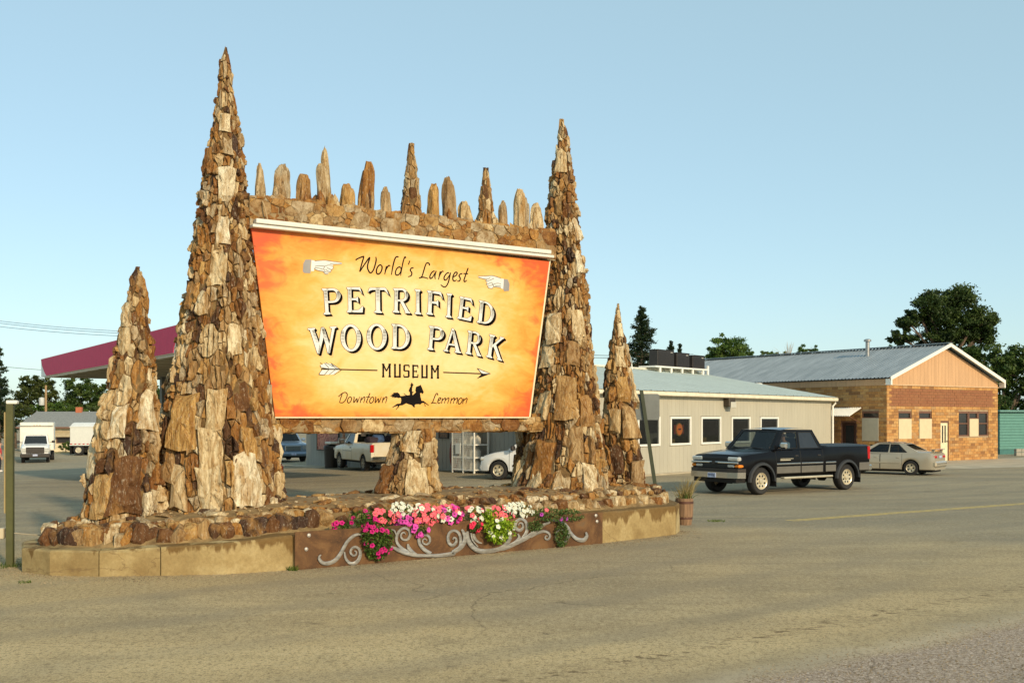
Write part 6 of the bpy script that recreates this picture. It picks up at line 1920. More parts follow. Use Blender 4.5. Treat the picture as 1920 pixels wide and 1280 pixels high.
    MB().box(dsh, Bf - .02, -yb + .05, yb - .05, zb0 - .3, zb0 - .02, .04).build('dashboard', M_UNDER, root)
    mb = MB(); mb.tube([(dsh - .08 + .04 * math.sin(a), .38 + .18 * math.cos(a), zb0 + .02 + .17 * math.sin(a)) for a in np.linspace(0, 6.283, 15)], .016, 5, caps=False); mb.build('steering_wheel', M_UNDER, root)
    MB().box(Br + .05, Bf - .05, -yb + .1, yb - .1, zb0 - .50, zb0 - .46).build('floor_pan', M_UNDER, root)
    for sgn in (1, -1):
        mx, my, mz = g.get('mirror', (Bf - .28, W + .10, zb0 + .12))
        mb = MB(); mb.mat(g.get('mirror_mat', paint)); mb.box(mx - .06, mx + .06, sgn * my - .12, sgn * my + .12, mz - .09, mz + .09, .04); mb.mat(M_BLACKM); mb.box(mx - .02, mx + .02, min(sgn * (my - .25), sgn * (my - .1)), max(sgn * (my - .25), sgn * (my - .1)), mz - .07, mz - .03)
        mb.build('mirror', None, root)
    return root
def cbox(root, name, m, *a, bev=.012, parent=None): return MB().box(*a, bev).build(name, m, parent or root)
def flare(root, x, wr, ar, W, m, name='wheel_arch', t=.05, out=.045):
    for sgn in (1, -1):
        mb = MB(); vs = []; n = 16
        for k in range(n + 1):
            a = math.pi * k / n
            for (r_, y) in ((ar - .02, W - .05), (ar - .015, W + out), (ar + t, W + out * .8), (ar + t + .03, W - .02)):
                vs.append((x + r_ * math.cos(a), sgn * y, wr - .02 + r_ * math.sin(a)))
        fs = [[i * 4 + k, i * 4 + k + 1, i * 4 + 5 + k, i * 4 + 4 + k] for i in range(n) for k in range(3)]
        mb.add(vs, fs); mb.build(name, m, root, smooth=40)

def carpaint(name, c, metal=.0, rough=.25, coat=.8): return pm(name, c, rough, metal, var=.05, scale=1, coat=coat, spec=.5 if coat > .5 else .25)
P_BLACK = pm("black_paint", (.005, .005, .006), .16, 0, var=.1, spec=.16)
P_GOLD = carpaint("champagne_paint", (.42, .36, .26), .3, .3)
P_WHITE = pm("white_truck_paint", (.72, .67, .55), .35, 0, c2=(.60, .50, .32), scale=1.5, coat=.4)
P_WHITE2 = carpaint("white_suv_paint", (.76, .76, .74))
P_BLUEG = carpaint("steel_blue_paint", (.20, .27, .36), .4, .3)
P_GREYC = pm("dark_grey_cladding", (.16, .145, .12), .35, .3)

# black crew cab pickup
truck = car('pickup_truck', 'black crew cab pickup with chrome grille driving on the road', 'pickup truck',
    dict(xf=2.93, xr=-2.95, W=.99, sill=.56, paint=P_BLACK, axles=(2.02, -1.85), wr=.40, ar=.50, taper=(.09, .02), tw=.27, crown=.03, shoulder=.13, spokes=8, sw=.075,
         top=[(2.93, 1.08), (2.86, 1.15), (2.4, 1.21), (1.5, 1.285), (1.3, 1.30), (-.66, 1.30), (-.80, 1.385), (-2.95, 1.385)], hood=1.48, lid=-.84, lid_mat=pm("tonneau", (.015, .015, .016), .6),
         doors=[(.34, 1.42), (-.68, .33)], handle_z=1.08,
         cab=dict(zb=1.29, zt=1.87, xb=(1.52, -.74), xt=(.98, -.44), yb=.93, yt=.76, crown=.055,
                  side=[(.515, .905, .05, .90, G_CAR), (.06, .47, .05, .90, M_TINT)], rear=G_CAR2, wind=G_CAR, seats=(.35, -.45), mirror=(1.22, 1.10, 1.42), mirror_mat=M_CHROME)),
    (8.33, 32.84, 0), R(215))
T = truck
flare(T, 2.02, .40, .50, .99, pm("flare_plastic", (.022, .022, .022), .5)); flare(T, -1.85, .40, .50, .99, pm("flare_plastic", (.022, .022, .022), .5))
for sgn in (1, -1):
    for (a, b) in ((.36, 1.40), (-.67, .31), (-1.28, -.80)):
        y0, y1 = sorted((sgn * .985, sgn * 1.012))
        cbox(T, 'side_moulding', M_CHROME, a, b, y0, y1, .855, .90, bev=.008)
        y0, y1 = sorted((sgn * .985, sgn * 1.004))
        cbox(T, 'lower_cladding', P_GREYC, a, b, y0, y1, .60, .80, bev=.008)
    y0, y1 = sorted((sgn * .985, sgn * 1.004)); cbox(T, 'lower_cladding', P_GREYC, -2.92, -2.42, y0, y1, .60, .84, bev=.008)
    y0, y1 = sorted((sgn * .98, sgn * 1.16)); cbox(T, 'running_board', M_ALLOY, -.95, 1.25, y0, y1, .44, .50, bev=.02)
    y0, y1 = sorted((sgn * .74, sgn * 1.0))
    cbox(T, 'mud_flap', M_UNDER, 1.42, 1.44, y0, y1, .22, .62, bev=.0); cbox(T, 'mud_flap', M_UNDER, -2.47, -2.45, y0, y1, .22, .62, bev=.0)
    y0, y1 = sorted((sgn * .84, sgn * .985)); tl = cbox(T, 'tail_lamp', M_TAIL, -2.985, -2.86, y0, y1, .93, 1.34, bev=.02)
    cbox(T, 'reverse_lamp', M_LAMP, -2.992, -2.984, y0 + .01, y1 - .01, 1.04, 1.12, bev=.003, parent=tl)
    # headlamps
    y0, y1 = sorted((sgn * .50, sgn * .93))
    cbox(T, 'headlight', M_LAMP, 2.80, 2.955, y0, y1, .985, 1.105, bev=.03)
    y0, y1 = sorted((sgn * .50, sgn * .76)); cbox(T, 'headlight', M_LAMP, 2.82, 2.955, y0, y1, .80, .885, bev=.02)
    y0, y1 = sorted((sgn * .765, sgn * .945)); cbox(T, 'indicator', M_AMBER, 2.74, 2.945, y0, y1, .80, .885, bev=.02)
cbox(T, 'grille', pm("black_grille", (.01, .01, .01), .4), 2.90, 2.945, -.49, .49, .76, 1.10, bev=.02)
mb = MB()
for k in range(6): mb.box(2.944, 2.957, -.47, .47, .785 + k * .052, .80 + k * .052)
tag(mb.build('grille_bars', M_UNDER, T), kind='stuff')
cbox(T, 'grille_bar', M_CHROME, 2.93, 2.985, -.93, .93, .905, .965, bev=.015)
mb = MB(); mb.prism([(2.986, y, z) for y, z in ((-.15, .925), (-.15, .95), (-.06, .955), (-.05, .975), (.05, .975), (.06, .955), (.15, .95), (.15, .92), (.06, .915), (.05, .895), (-.05, .895), (-.06, .915))], (.02, 0, 0)); mb.build('emblem', M_BLACKM, T)
mb = MB()
prof = [(2.72, 1.0), (2.98, .93), (3.06, .6), (3.06, -.6), (2.98, -.93), (2.72, -1.0)]
for (z0, z1, m, o) in ((.50, .665, M_CHROME, 0), (.667, .77, M_BLACKM, -.01)):
    mb = MB(); P = [(x + o, y, z0) for x, y in prof]; mb.prism(P, (0, 0, z1 - z0)); mb.build('front_bumper', m, T)
cbox(T, 'valance', M_UNDER, 2.55, 2.95, -.85, .85, .36, .498)
pl_ = cbox(T, 'number_plate', M_PLATE, 3.062, 3.075, -.16, .16, .50, .64, bev=.004)
mb = MB()
for k in range(6): mb.box(3.0751, 3.0765, -.12 + k * .042, -.095 + k * .042, .55, .61)
mb.build('plate_marks', pm("plate_ink", (.06, .07, .16), .5), pl_)
cbox(T, 'rear_bumper', M_CHROME, -3.12, -2.96, -.96, .96, .58, .76, bev=.03)
cbox(T, 'tailgate', P_BLACK, -2.975, -2.951, -.83, .83, .80, 1.36, bev=.01)
mb = MB(); mb.box(.68, 1.25, .996, 1.0, 1.02, 1.035); mb.box(.80, 1.25, .996, 1.0, .975, 1.0)
mb.build('door_badge', M_ALLOY, T)
mb = MB(); mb.tube([(1.05, .3, 1.32), (.75, -.2, 1.33)], .012, 4); mb.tube([(1.53, .55, 1.325), (1.44, -.1, 1.36)], .012, 4); mb.tube([(1.55, -.1, 1.325), (1.46, -.72, 1.36)], .012, 4); mb.build('wipers', M_BLACKM, T)
mb = MB(); mb.tube([(.9, -.0, 1.95), (.86, 0, 2.02)], .008, 4); mb.build('aerial', M_BLACKM, T)
cbox(T, 'paper', M_TRIM, 1.22, 1.40, -.30, .15, 1.292, 1.32, bev=.004)
mb = MB(); mb.tube([(-1.3, -.6, .4), (2.6, -.6, .42)], .06, 6); mb.tube([(-1.85, -.8, .40), (-1.85, .8, .40)], .07, 6); mb.lathe([(.02, -.16), (.16, -.08), (.16, .08), (.02, .16)], 10, None, 'y', (-1.85, 0, .40)); mb.tube([(2.02, -.8, .40), (2.02, .8, .40)], .06, 6); mb.build('axles', M_UNDER, T)

# champagne sedan
p = ground_at(1708, 890.5)
ha = R(142); fw = Vector((math.cos(ha), math.sin(ha), 0)); lf = Vector((-fw.y, fw.x, 0))
sedan = car('sedan', 'champagne gold sedan with rear spoiler parked by the brick building', 'car',
    dict(xf=2.35, xr=-2.33, W=.88, sill=.24, paint=P_GOLD, axles=(1.38, -1.33), wr=.32, ar=.385, taper=(.16, .12), tw=.20, crown=.035, shoulder=.16, spokes=5, sw=.11,
         top=[(2.35, .58), (2.25, .68), (1.6, .83), (1.0, .93), (.5, .93), (-1.0, .97), (-1.7, 1.02), (-2.2, 1.01), (-2.33, .93)], hood=1.0, doors=[(.02, 1.02), (-.95, .0)], handle_mat=P_GOLD, handle_z=.74,
         cab=dict(zb=.94, zt=1.39, xb=(1.12, -1.78), xt=(.22, -.92), yb=.82, yt=.58, crown=.05, side=[(.50, .86, .10, .92, G_CAR2), (.19, .475, .10, .92, G_CAR2)], rear=G_CAR2, wind=G_CAR2, seats=(.05,), mirror=(.75, .92, 1.0))),
    p + fw * 1.33 * .89 - lf * .80 * .89, ha)
sedan.scale = (.89, .89, .89)
Sd = sedan
for sgn in (1, -1):
    y0, y1 = sorted((sgn * .42, sgn * .77)); tl = cbox(Sd, 'tail_lamp', M_TAIL, -2.355, -2.22, y0, y1, .73, .90, bev=.05)
    y0, y1 = sorted((sgn * .86, sgn * .893)); cbox(Sd, 'side_moulding', P_GOLD, -.9, 1.0, y0, y1, .50, .57, bev=.01)
    y0, y1 = sorted((sgn * .5, sgn * .78)); cbox(Sd, 'headlight', M_LAMP, 2.2, 2.36, y0, y1, .55, .67, bev=.03)
cbox(Sd, 'rear_bumper', P_GOLD, -2.42, -2.2, -.80, .80, .36, .62, bev=.06)
cbox(Sd, 'bumper_strip', P_GREYC, -2.43, -2.40, -.74, .74, .50, .53, bev=.005)
cbox(Sd, 'number_plate', M_PLATE, -2.365, -2.345, -.17, .17, .75, .87, bev=.005)
cbox(Sd, 'spoiler', P_GOLD, -2.36, -2.10, -.70, .70, 1.12, 1.15, bev=.012); cbox(Sd, 'spoiler_foot', P_GOLD, -2.28, -2.16, -.62, -.55, 1.02, 1.12); cbox(Sd, 'spoiler_foot', P_GOLD, -2.28, -2.16, .55, .62, 1.02, 1.12)
cbox(Sd, 'brake_lamp', M_TAIL, -2.37, -2.362, -.2, .2, 1.122, 1.145, bev=.002)

# white regular cab pickup
p = ground_at(684, 883)
ha = R(118); fw = Vector((math.cos(ha), math.sin(ha), 0)); lf = Vector((-fw.y, fw.x, 0))
wp = car('pickup_truck', 'dusty white regular cab pickup parked behind the middle stone pillar', 'pickup truck',
    dict(xf=2.6, xr=-2.6, W=.96, sill=.45, paint=P_WHITE, axles=(1.7, -1.55), wr=.36, ar=.44, taper=(.10, .02), tw=.24, spokes=6, rim_mat=pm("dull_rim", (.35, .31, .24), .5, .4), crown=.02,
         top=[(2.6, .98), (2.5, 1.05), (1.3, 1.17), (1.0, 1.18), (-.25, 1.18), (-.28, 1.27), (-2.6, 1.27)], hood=1.2, doors=[(-.1, 1.1)], handle_z=1.0,
         cab=dict(zb=1.17, zt=1.70, xb=(1.2, -.25), xt=(.65, -.10), yb=.90, yt=.74, side=[(.10, .86, .06, .90, G_CAR2)], rear=G_CAR2, wind=G_CAR2, seats=(.2,), mirror=(.9, 1.06, 1.27), mirror_mat=M_BLACKM)),
    p + fw * 1.55 - lf * .84, ha)
for sgn in (1, -1):
    y0, y1 = sorted((sgn * .80, sgn * .968)); cbox(wp, 'tail_lamp', M_TAIL, -2.625, -2.50, y0, y1, .86, 1.20, bev=.02)
    y0, y1 = sorted((sgn * .955, sgn * .972)); cbox(wp, 'side_stripe', P_GREYC, -.05, 1.05, y0, y1, .86, .885, bev=.004)
    y0, y1 = sorted((sgn * .5, sgn * .9)); cbox(wp, 'headlight', M_LAMP, 2.45, 2.62, y0, y1, .85, .97)
cbox(wp, 'rear_bumper', M_CHROME, -2.76, -2.61, -.93, .93, .50, .68, bev=.03); cbox(wp, 'tailgate', P_WHITE, -2.62, -2.601, -.78, .78, .72, 1.25, bev=.008)
for k, (y, z) in enumerate(((-.45, .22), (.1, .3), (.5, .2))):
    vs, fs = boulder(.32, .3, z, 40 + k); mb = MB(); mb.add([Vector(v) + Vector((-.9 - .3 * k, y, 1.38)) for v in vs], fs)
    tag(mb.build('cargo_bundle', pm("cargo_dark" if k != 1 else "cargo_blue", (.03, .02, .03) if k != 1 else (.05, .10, .22), .9)), ['dark bundle in the white pickup bed, right hand side', 'bluish bundle piled in the middle of the white pickup bed', 'dark bundle in the white pickup bed by the driver side'][k], 'bundle')
    bpy.context.view_layer.update()
for o in [o for o in COL.objects if o.name.startswith('cargo_bundle')]:
    o.location = wp.location; o.rotation_euler = wp.rotation_euler

# steel blue suv
p = ground_at(549, 866)
ha = R(-62); fw = Vector((math.cos(ha), math.sin(ha), 0)); lf = Vector((-fw.y, fw.x, 0))
sv = car('suv_car', 'steel blue grey suv with bright grille facing the camera under the sign', 'suv',
    dict(xf=2.5, xr=-2.5, W=1.0, sill=.36, paint=P_BLUEG, axles=(1.55, -1.45), wr=.39, ar=.46, taper=(.12, .05), tw=.26, spokes=7, crown=.03,
         top=[(2.5, 1.0), (2.4, 1.08), (1.2, 1.2), (-2.5, 1.2)], hood=1.15, doors=[(.05, 1.1), (-1.0, .03)],
         cab=dict(zb=1.2, zt=1.84, xb=(1.2, -2.45), xt=(.5, -2.2), yb=.92, yt=.74, side=[(.63, .92, .08, .90, G_CAR2), (.36, .6, .08, .90, M_TINT), (.06, .33, .08, .9, M_TINT)], wind=G_CAR2, seats=(.2,))),
    p - fw * 2.4, ha)
cbox(sv, 'grille', M_CHROME, 2.40, 2.52, -.48, .48, .66, 1.0, bev=.03)
mb = MB()
for k in range(6): mb.box(2.521, 2.53, -.44, .44, .69 + k * .05, .715 + k * .05)
tag(mb.build('grille_bars', M_UNDER, sv), kind='stuff')
for sgn in (1, -1):
    y0, y1 = sorted((sgn * .52, sgn * .92)); cbox(sv, 'headlight', M_LAMP, 2.25, 2.50, y0, y1, .72, 1.02, bev=.04)
cbox(sv, 'front_bumper', P_BLUEG, 2.3, 2.62, -.92, .92, .36, .60, bev=.08); cbox(sv, 'number_plate', M_PLATE, 2.621, 2.63, -.16, .16, .42, .53, bev=.004)

# white suv half hidden by the right spire
p = at_depth(936, 899, 38.6); p.z = 0
ha = R(155); fw = Vector((math.cos(ha), math.sin(ha), 0)); lf = Vector((-fw.y, fw.x, 0))
ws = car('suv_car', 'white compact suv half hidden behind the tall right spire', 'suv',
    dict(xf=1.98, xr=-2.05, W=.86, sill=.30, paint=P_WHITE2, axles=(1.2, -1.3), wr=.34, ar=.41, taper=(.20, .06), tw=.22, spokes=5, sw=.1, crown=.03, shoulder=.14,
         top=[(1.98, .72), (1.85, .86), (1.4, .98), (.7, 1.08), (-2.05, 1.08)], hood=.7, doors=[(-.25, .75), (-1.15, -.27)], handle_mat=P_WHITE2,
         cab=dict(zb=1.07, zt=1.60, xb=(.85, -2.0), xt=(.10, -1.75), yb=.80, yt=.64, side=[(.60, .92, .08, .9, G_CAR2), (.32, .57, .08, .9, M_TINT), (.06, .29, .08, .9, M_TINT)], wind=G_CAR2, seats=(.0,), mirror=(.55, .97, 1.16), mirror_mat=M_BLACKM)),
    p - fw * 1.2 - lf * .75, ha)
for sgn in (1, -1):
    y0, y1 = sorted((sgn * .42, sgn * .76)); cbox(ws, 'headlight', M_LAMP, 1.75, 1.99, y0, y1, .66, .82, bev=.05)
cbox(ws, 'front_bumper', P_WHITE2, 1.75, 2.06, -.70, .70, .30, .58, bev=.09)

# white box truck
bt0 = ground_at(66, 868)
ha = R(-68); fw = Vector((math.cos(ha), math.sin(ha), 0)); lf = Vector((-fw.y, fw.x, 0))
bt = car('box_truck', 'white box truck with black grille parked at the far left', 'truck',
    dict(xf=2.1, xr=-1.0, W=.98, sill=.50, paint=P_WHITE2, axles=(1.25,), wr=.38, ar=.46, taper=(.10, .0), tw=.24, spokes=6, rim_mat=pm("dull_rim", (.35, .31, .24), .5, .4),
         top=[(2.1, 1.15), (2.0, 1.25), (1.2, 1.40), (-1.0, 1.42)], hood=1.1, doors=[(-.2, .9)],
         cab=dict(zb=1.38, zt=2.02, xb=(1.2, -.9), xt=(.55, -.85), yb=.90, yt=.78, side=[(.4, .86, .06, .9, M_TINT)], wind=M_TINT, rear=M_TINT, seats=(.1,), mirror=(.85, 1.2, 1.55), mirror_mat=M_BLACKM)),
    bt0 - fw * 2.1, ha)
cbox(bt, 'cargo_box', pm("box_white", (.72, .69, .60), .5, var=.04), -6.0, -1.02, -1.18, 1.18, .85, 2.98, bev=.03)
cbox(bt, 'box_cap', pm("box_white", (.72, .69, .60), .5), -1.018, -.80, -1.15, 1.15, 2.72, 2.97, bev=.03)
for k in range(3): cbox(bt, 'marker_lamp', M_AMBER, -.799, -.78, -.22 + k * .2, -.14 + k * .2, 2.74, 2.78, bev=.004)
cbox(bt, 'grille', M_BLACKM, 2.02, 2.16, -.62, .62, .72, 1.17, bev=.03)
for sgn in (1, -1):
    y0, y1 = sorted((sgn * .64, sgn * .96)); cbox(bt, 'headlight', M_LAMP, 1.95, 2.13, y0, y1, .78, 1.10, bev=.02)
    w = thing('wheel', None, None, (-4.4, sgn * .90, .38)); w.parent = bt
    MB().lathe([(.2, -.25), (.34, -.25), (.38, -.18), (.38, .18), (.34, .25), (.2, .25)], 20, None, 'y', (0, 0, 0), False).build('tyre', M_TYRE, w, smooth=40)
    y0, y1 = sorted((sgn * .2, sgn * .252)); MB().lathe([(.2, y0), (.2, y1)], 16, None, 'y').build('rim', P_WHITE2, w)
cbox(bt, 'front_bumper', M_BLACKM, 2.0, 2.26, -1.0, 1.0, .42, .70, bev=.04)
cbox(bt, 'number_plate', M_PLATE, 2.262, 2.275, -.16, .16, .52, .66, bev=.004)
cbox(bt, 'chassis', M_UNDER, -6.0, -1.0, -.45, .45, .50, .849, bev=0)
# grain trailer
gt0 = ground_at(131, 853.5)
gt = thing('grain_trailer', 'white grain trailer with tarp roof behind the short left spire', 'trailer', gt0, R(3))
M_GW = pm("trailer_white", (.66, .66, .60), .45, var=.04)
GL_, GH = 8.2, 2.0
MB().box(0, GL_, 0, 2.3, .98, 2.55, .03).build('hopper', M_GW, gt)
mb = MB(); mb.prism([(0, -.02, 2.55), (0, .7, 2.86), (0, 1.15, 2.93), (0, 1.6, 2.86), (0, 2.32, 2.55)], (GL_, 0, 0)); mb.build('tarp', pm("tarp_white", (.72, .72, .68), .6), gt)
MB().box(-.03, GL_ + .03, -.04, 0, 2.50, 2.58).build('top_rail', M_GW, gt)
MB().box(-.02, GL_ + .02, -.05, .0, .88, .98).build('bottom_rail', M_GW, gt)
for k in range(22): MB().box(.05 + k * .36, .22 + k * .36, -.065, -.051, .98, 1.06).build('marker', M_TAIL, gt)
MB().box(.2, GL_ - .2, .3, 2.0, .55, .88).build('frame', M_UNDER, gt)
for x in (.75, 1.95, 6.3, 7.4):
    for y in (.2, 2.1):
        w = thing('wheel', None, None, (x, y, .48)); w.parent = gt
        MB().lathe([(.26, -.2), (.44, -.2), (.48, -.14), (.48, .14), (.44, .2), (.26, .2)], 20, None, 'y', (0, 0, 0), False).build('tyre', M_TYRE, w, smooth=40)
        MB().lathe([(.26, -.17), (.27, -.18), (.12, -.12), (.10, -.2), (.02, -.21)], 16, None, 'y').build('rim', M_ALLOY, w, smooth=40)
MB().box(-.02, .02, 0, 2.3, .1, .88).build('mud_flap', M_UNDER, gt)

# ------------------------------------------------------------------ people
M_SKIN = pm("skin", (.50, .27, .17), .6, var=.06)
def skin_mesh(chain, edges, rad, m, name, parent, root_i=0, sub=1):
    me = bpy.data.meshes.new(name); me.from_pydata(chain, edges, [])
    o = link(name, me, parent)
    o.modifiers.new('skin', 'SKIN'); 
    if not me.skin_vertices: 
        me.attributes
    sv_ = me.skin_vertices[0].data if me.skin_vertices else None
    for i, r_ in enumerate(rad):
        sv_[i].radius = (r_, r_) if not hasattr(r_, '__len__') else r_
        sv_[i].use_root = (i == root_i)
    s_ = o.modifiers.new('sub', 'SUBSURF'); s_.levels = sub; s_.render_levels = sub
    dg = bpy.context.evaluated_depsgraph_get(); ev = o.evaluated_get(dg)
    m2 = bpy.data.meshes.new_from_object(ev); o.modifiers.clear(); o.data = m2
    m2.materials.clear(); m2.materials.append(m)
    m2.polygons.foreach_set('use_smooth', [True] * len(m2.polygons))
    return o
def make_skin_base(me):
    pass
def person(label, loc, rotz, shirt, trousers, hair, shoes, h=1.75, sit=False, arm_fwd=.1):
    root = thing('person', label, 'person', loc, rotz)
    k = h / 1.75
    def V(x, y, z): return (x * k, y * k, z * k)
    hipz = .93 if not sit else .25
    if sit: legs = lambda s: [V(.05, s * .10, hipz - .02), V(.48, s * .14, hipz + .02), V(.58, s * .14, hipz - .40), V(.72, s * .14, hipz - .44)]
    else: legs = lambda s: [V(0, s * .10, .90), V(.02, s * .12, .50), V(-.02, s * .13, .08), V(.14, s * .14, .035)]
    sp_ = hipz
    ch = [V(0, 0, sp_), V(0, 0, sp_ + .25), V(.01, 0, sp_ + .47), V(.02, 0, sp_ + .56), V(.035, 0, sp_ + .63), V(.045, 0, sp_ + .72), V(.04, 0, sp_ + .79)]
    rd = [.145, .135, .13, .062, .075, .088, .05]; ed = [(i, i + 1) for i in range(6)]
    rd = [r_ * k for r_ in rd]
    for s in (1, -1):
        b = len(ch); ch += legs(s); rd += [.085 * k, .062 * k, .045 * k, .035 * k]; ed += [(0, b), (b, b + 1), (b + 1, b + 2), (b + 2, b + 3)]
        b = len(ch)
        if sit: arm = [V(.0, s * .20, sp_ + .45), V(.10, s * .25, sp_ + .20), V(.36, s * .20, sp_ + .28), V(.43, s * .19, sp_ + .30)]
        else: arm = [V(0, s * .20, sp_ + .45), V(-.02, s * .25, sp_ + .16), V(arm_fwd, s * .24, sp_ - .06), V(arm_fwd + .03, s * .24, sp_ - .15)]
        ch += arm; rd += [.058 * k, .042 * k, .032 * k, .03 * k]; ed += [(2, b), (b, b + 1), (b + 1, b + 2), (b + 2, b + 3)]
        for f in range(5):
            c_ = len(ch); e = Vector(arm[3]); d_ = (Vector(arm[3]) - Vector(arm[2])).normalized(); yv = Vector((d_.z, 0, -d_.x))
            o_ = yv * (f - 1.5) * .017 * k if f < 4 else Vector((0, -s * .03 * k, 0)) - d_ * .03
            ch += [tuple(e + o_ + d_ * .045 * k), tuple(e + o_ * 1.05 + d_ * (.085 if f in (1, 2) else .07) * k + Vector((0, -s * .02, 0)))]
            rd += [.011 * k, .009 * k]; ed += [(b + 3, c_), (c_, c_ + 1)]
    skin_mesh(ch, ed, rd, M_SKIN, 'body', root)
    # clothes follow the same joints, a little thicker
    c2 = [ch[0], ch[1], ch[2]]; r2 = [.165 * k, .155 * k, .15 * k]; e2 = [(0, 1), (1, 2)]
    c2.append(tuple(Vector(ch[2]).lerp(Vector(ch[3]), .6))); r2.append(.075 * k); e2.append((2, 3))
    for s in (0, 1):
        b0 = 7 + 4 + s * (8 + 10)
        a0, a1 = Vector(ch[b0]), Vector(ch[b0 + 1]); b = len(c2)
        c2 += [tuple(a0), tuple(a0.lerp(a1, .85))]; r2 += [.075 * k, .062 * k]; e2 += [(2, b), (b, b + 1)]
    skin_mesh(c2, e2, r2, shirt, 'shirt', root)
    c3 = [tuple(Vector(ch[0]) + Vector((0, 0, .06 * k))), ch[0]]; r3 = [.15 * k, .165 * k]; e3 = [(0, 1)]
    for s in (0, 1):
        b0 = 7 + s * 18; b = len(c3)
        c3 += [ch[b0], ch[b0 + 1], ch[b0 + 2]]; r3 += [.105 * k, .082 * k, .068 * k]; e3 += [(1, b), (b, b + 1), (b + 1, b + 2)]
    skin_mesh(c3, e3, r3, trousers, 'trousers', root, 1)
    for s in (0, 1):
        b0 = 7 + s * 18; p = Vector(ch[b0 + 2]); q = Vector(ch[b0 + 3])
        mb = MB(); d_ = (q - p); d_.z = 0; d_.normalize()
        zz_ = p.z - .08 * k
        vs, fs = boulder(.14 * k, .05 * k, .045 * k, 3); mb.add([Vector((p.x, p.y, 0)) + d_ * .06 + Vector((d_.x * v.x - d_.y * v.y, d_.y * v.x + d_.x * v.y, v.z + .045 * k + max(0, zz_))) for v in vs], fs)
        mb.build('shoe', shoes, root, smooth=60)
    hc = Vector(ch[5]) + Vector((-.01, 0, .02)) * k
    mb = MB(); vs = []; fs = []; n, m_ = 12, 6
    for i in range(m_ + 1):
        ph = math.pi * .5 * i / m_ * 1.15
        for j in range(n):
            a = 2 * math.pi * j / n
            drop = ph * (1.0 if math.cos(a) < .2 else .62)
            r_ = .106 * k
            vs.append(hc + Vector((r_ * 1.02 * math.sin(drop) * math.cos(a) - .008, r_ * .86 * math.sin(drop) * math.sin(a), r_ * math.cos(drop) + .015)))
    fs = [[i * n + j, i * n + (j + 1) % n, (i + 1) * n + (j + 1) % n, (i + 1) * n + j] for i in range(m_) for j in range(n)]
    mb.add(vs, fs); mb.build('hair', hair, root, smooth=60)
    mb = MB(); f = Vector(ch[5])
    mb.prism([f + Vector((.085, -.014, -.015)) * k, f + Vector((.085, .014, -.015)) * k, f + Vector((.083, .004, .03)) * k, f + Vector((.083, -.004, .03)) * k], (.03 * k, 0, -.006)); mb.build('nose', M_SKIN, root)
    for s in (1, -1):
        mb = MB(); mb.lathe([(.001, -.003), (.012 * k, 0), (.001, .004)], 8, None, 'x', f + Vector((.082, s * .033, .03)) * k); mb.build('eye', M_UNDER, root)
        mb = MB(); vs, fs = boulder(.02 * k, .008 * k, .03 * k, 2, 1); mb.add([f + Vector((0, s * .088, .01)) * k + v for v in vs], fs); mb.build('ear', M_SKIN, root)
    mb = MB(); mb.box(.078 * k, .09 * k, -.022 * k, .022 * k, -.045 * k, -.038 * k); 
    mb2 = MB(); mb2.add([f + Vector(v) for v in mb.v], mb.f); mb2.build('mouth', pm("lips", (.35, .12, .09), .6), root)
    return root
M_HAIRW = pm("white_hair", (.66, .62, .54), .8); M_HAIRB = pm("brown_hair", (.08, .05, .03), .8)
# driver, seated in the black pickup
fwT = Vector((math.cos(R(215)), math.sin(R(215)), 0)); lfT = Vector((-fwT.y, fwT.x, 0))
person('white haired driver in a light blue shirt behind the wheel of the black pickup', truck.location + fwT * .42 + lfT * .40 + Vector((0, 0, .80)), R(215), pm("light_blue_shirt", (.35, .50, .62), .8), pm("dark_trousers", (.05, .05, .07), .9), M_HAIRW, M_UNDER, 1.62, sit=True)
pp = at_depth(644, 866, 52.9); pp.z = zg(pp.x, pp.y)
person('man in a white shirt standing beside the white pickup', pp, R(-60), pm("white_shirt", (.66, .62, .54), .8), pm("navy_trousers", (.04, .05, .09), .9), M_HAIRB, M_UNDER, 1.78)
pp = ground_at(-1, 884)
person('person in a red shirt walking at the left edge of the picture', pp, R(20), pm("red_shirt", (.55, .06, .06), .8), pm("black_trousers", (.03, .03, .04), .9), M_HAIRB, pm("white_shoes", (.75, .74, .7), .6), 1.75)

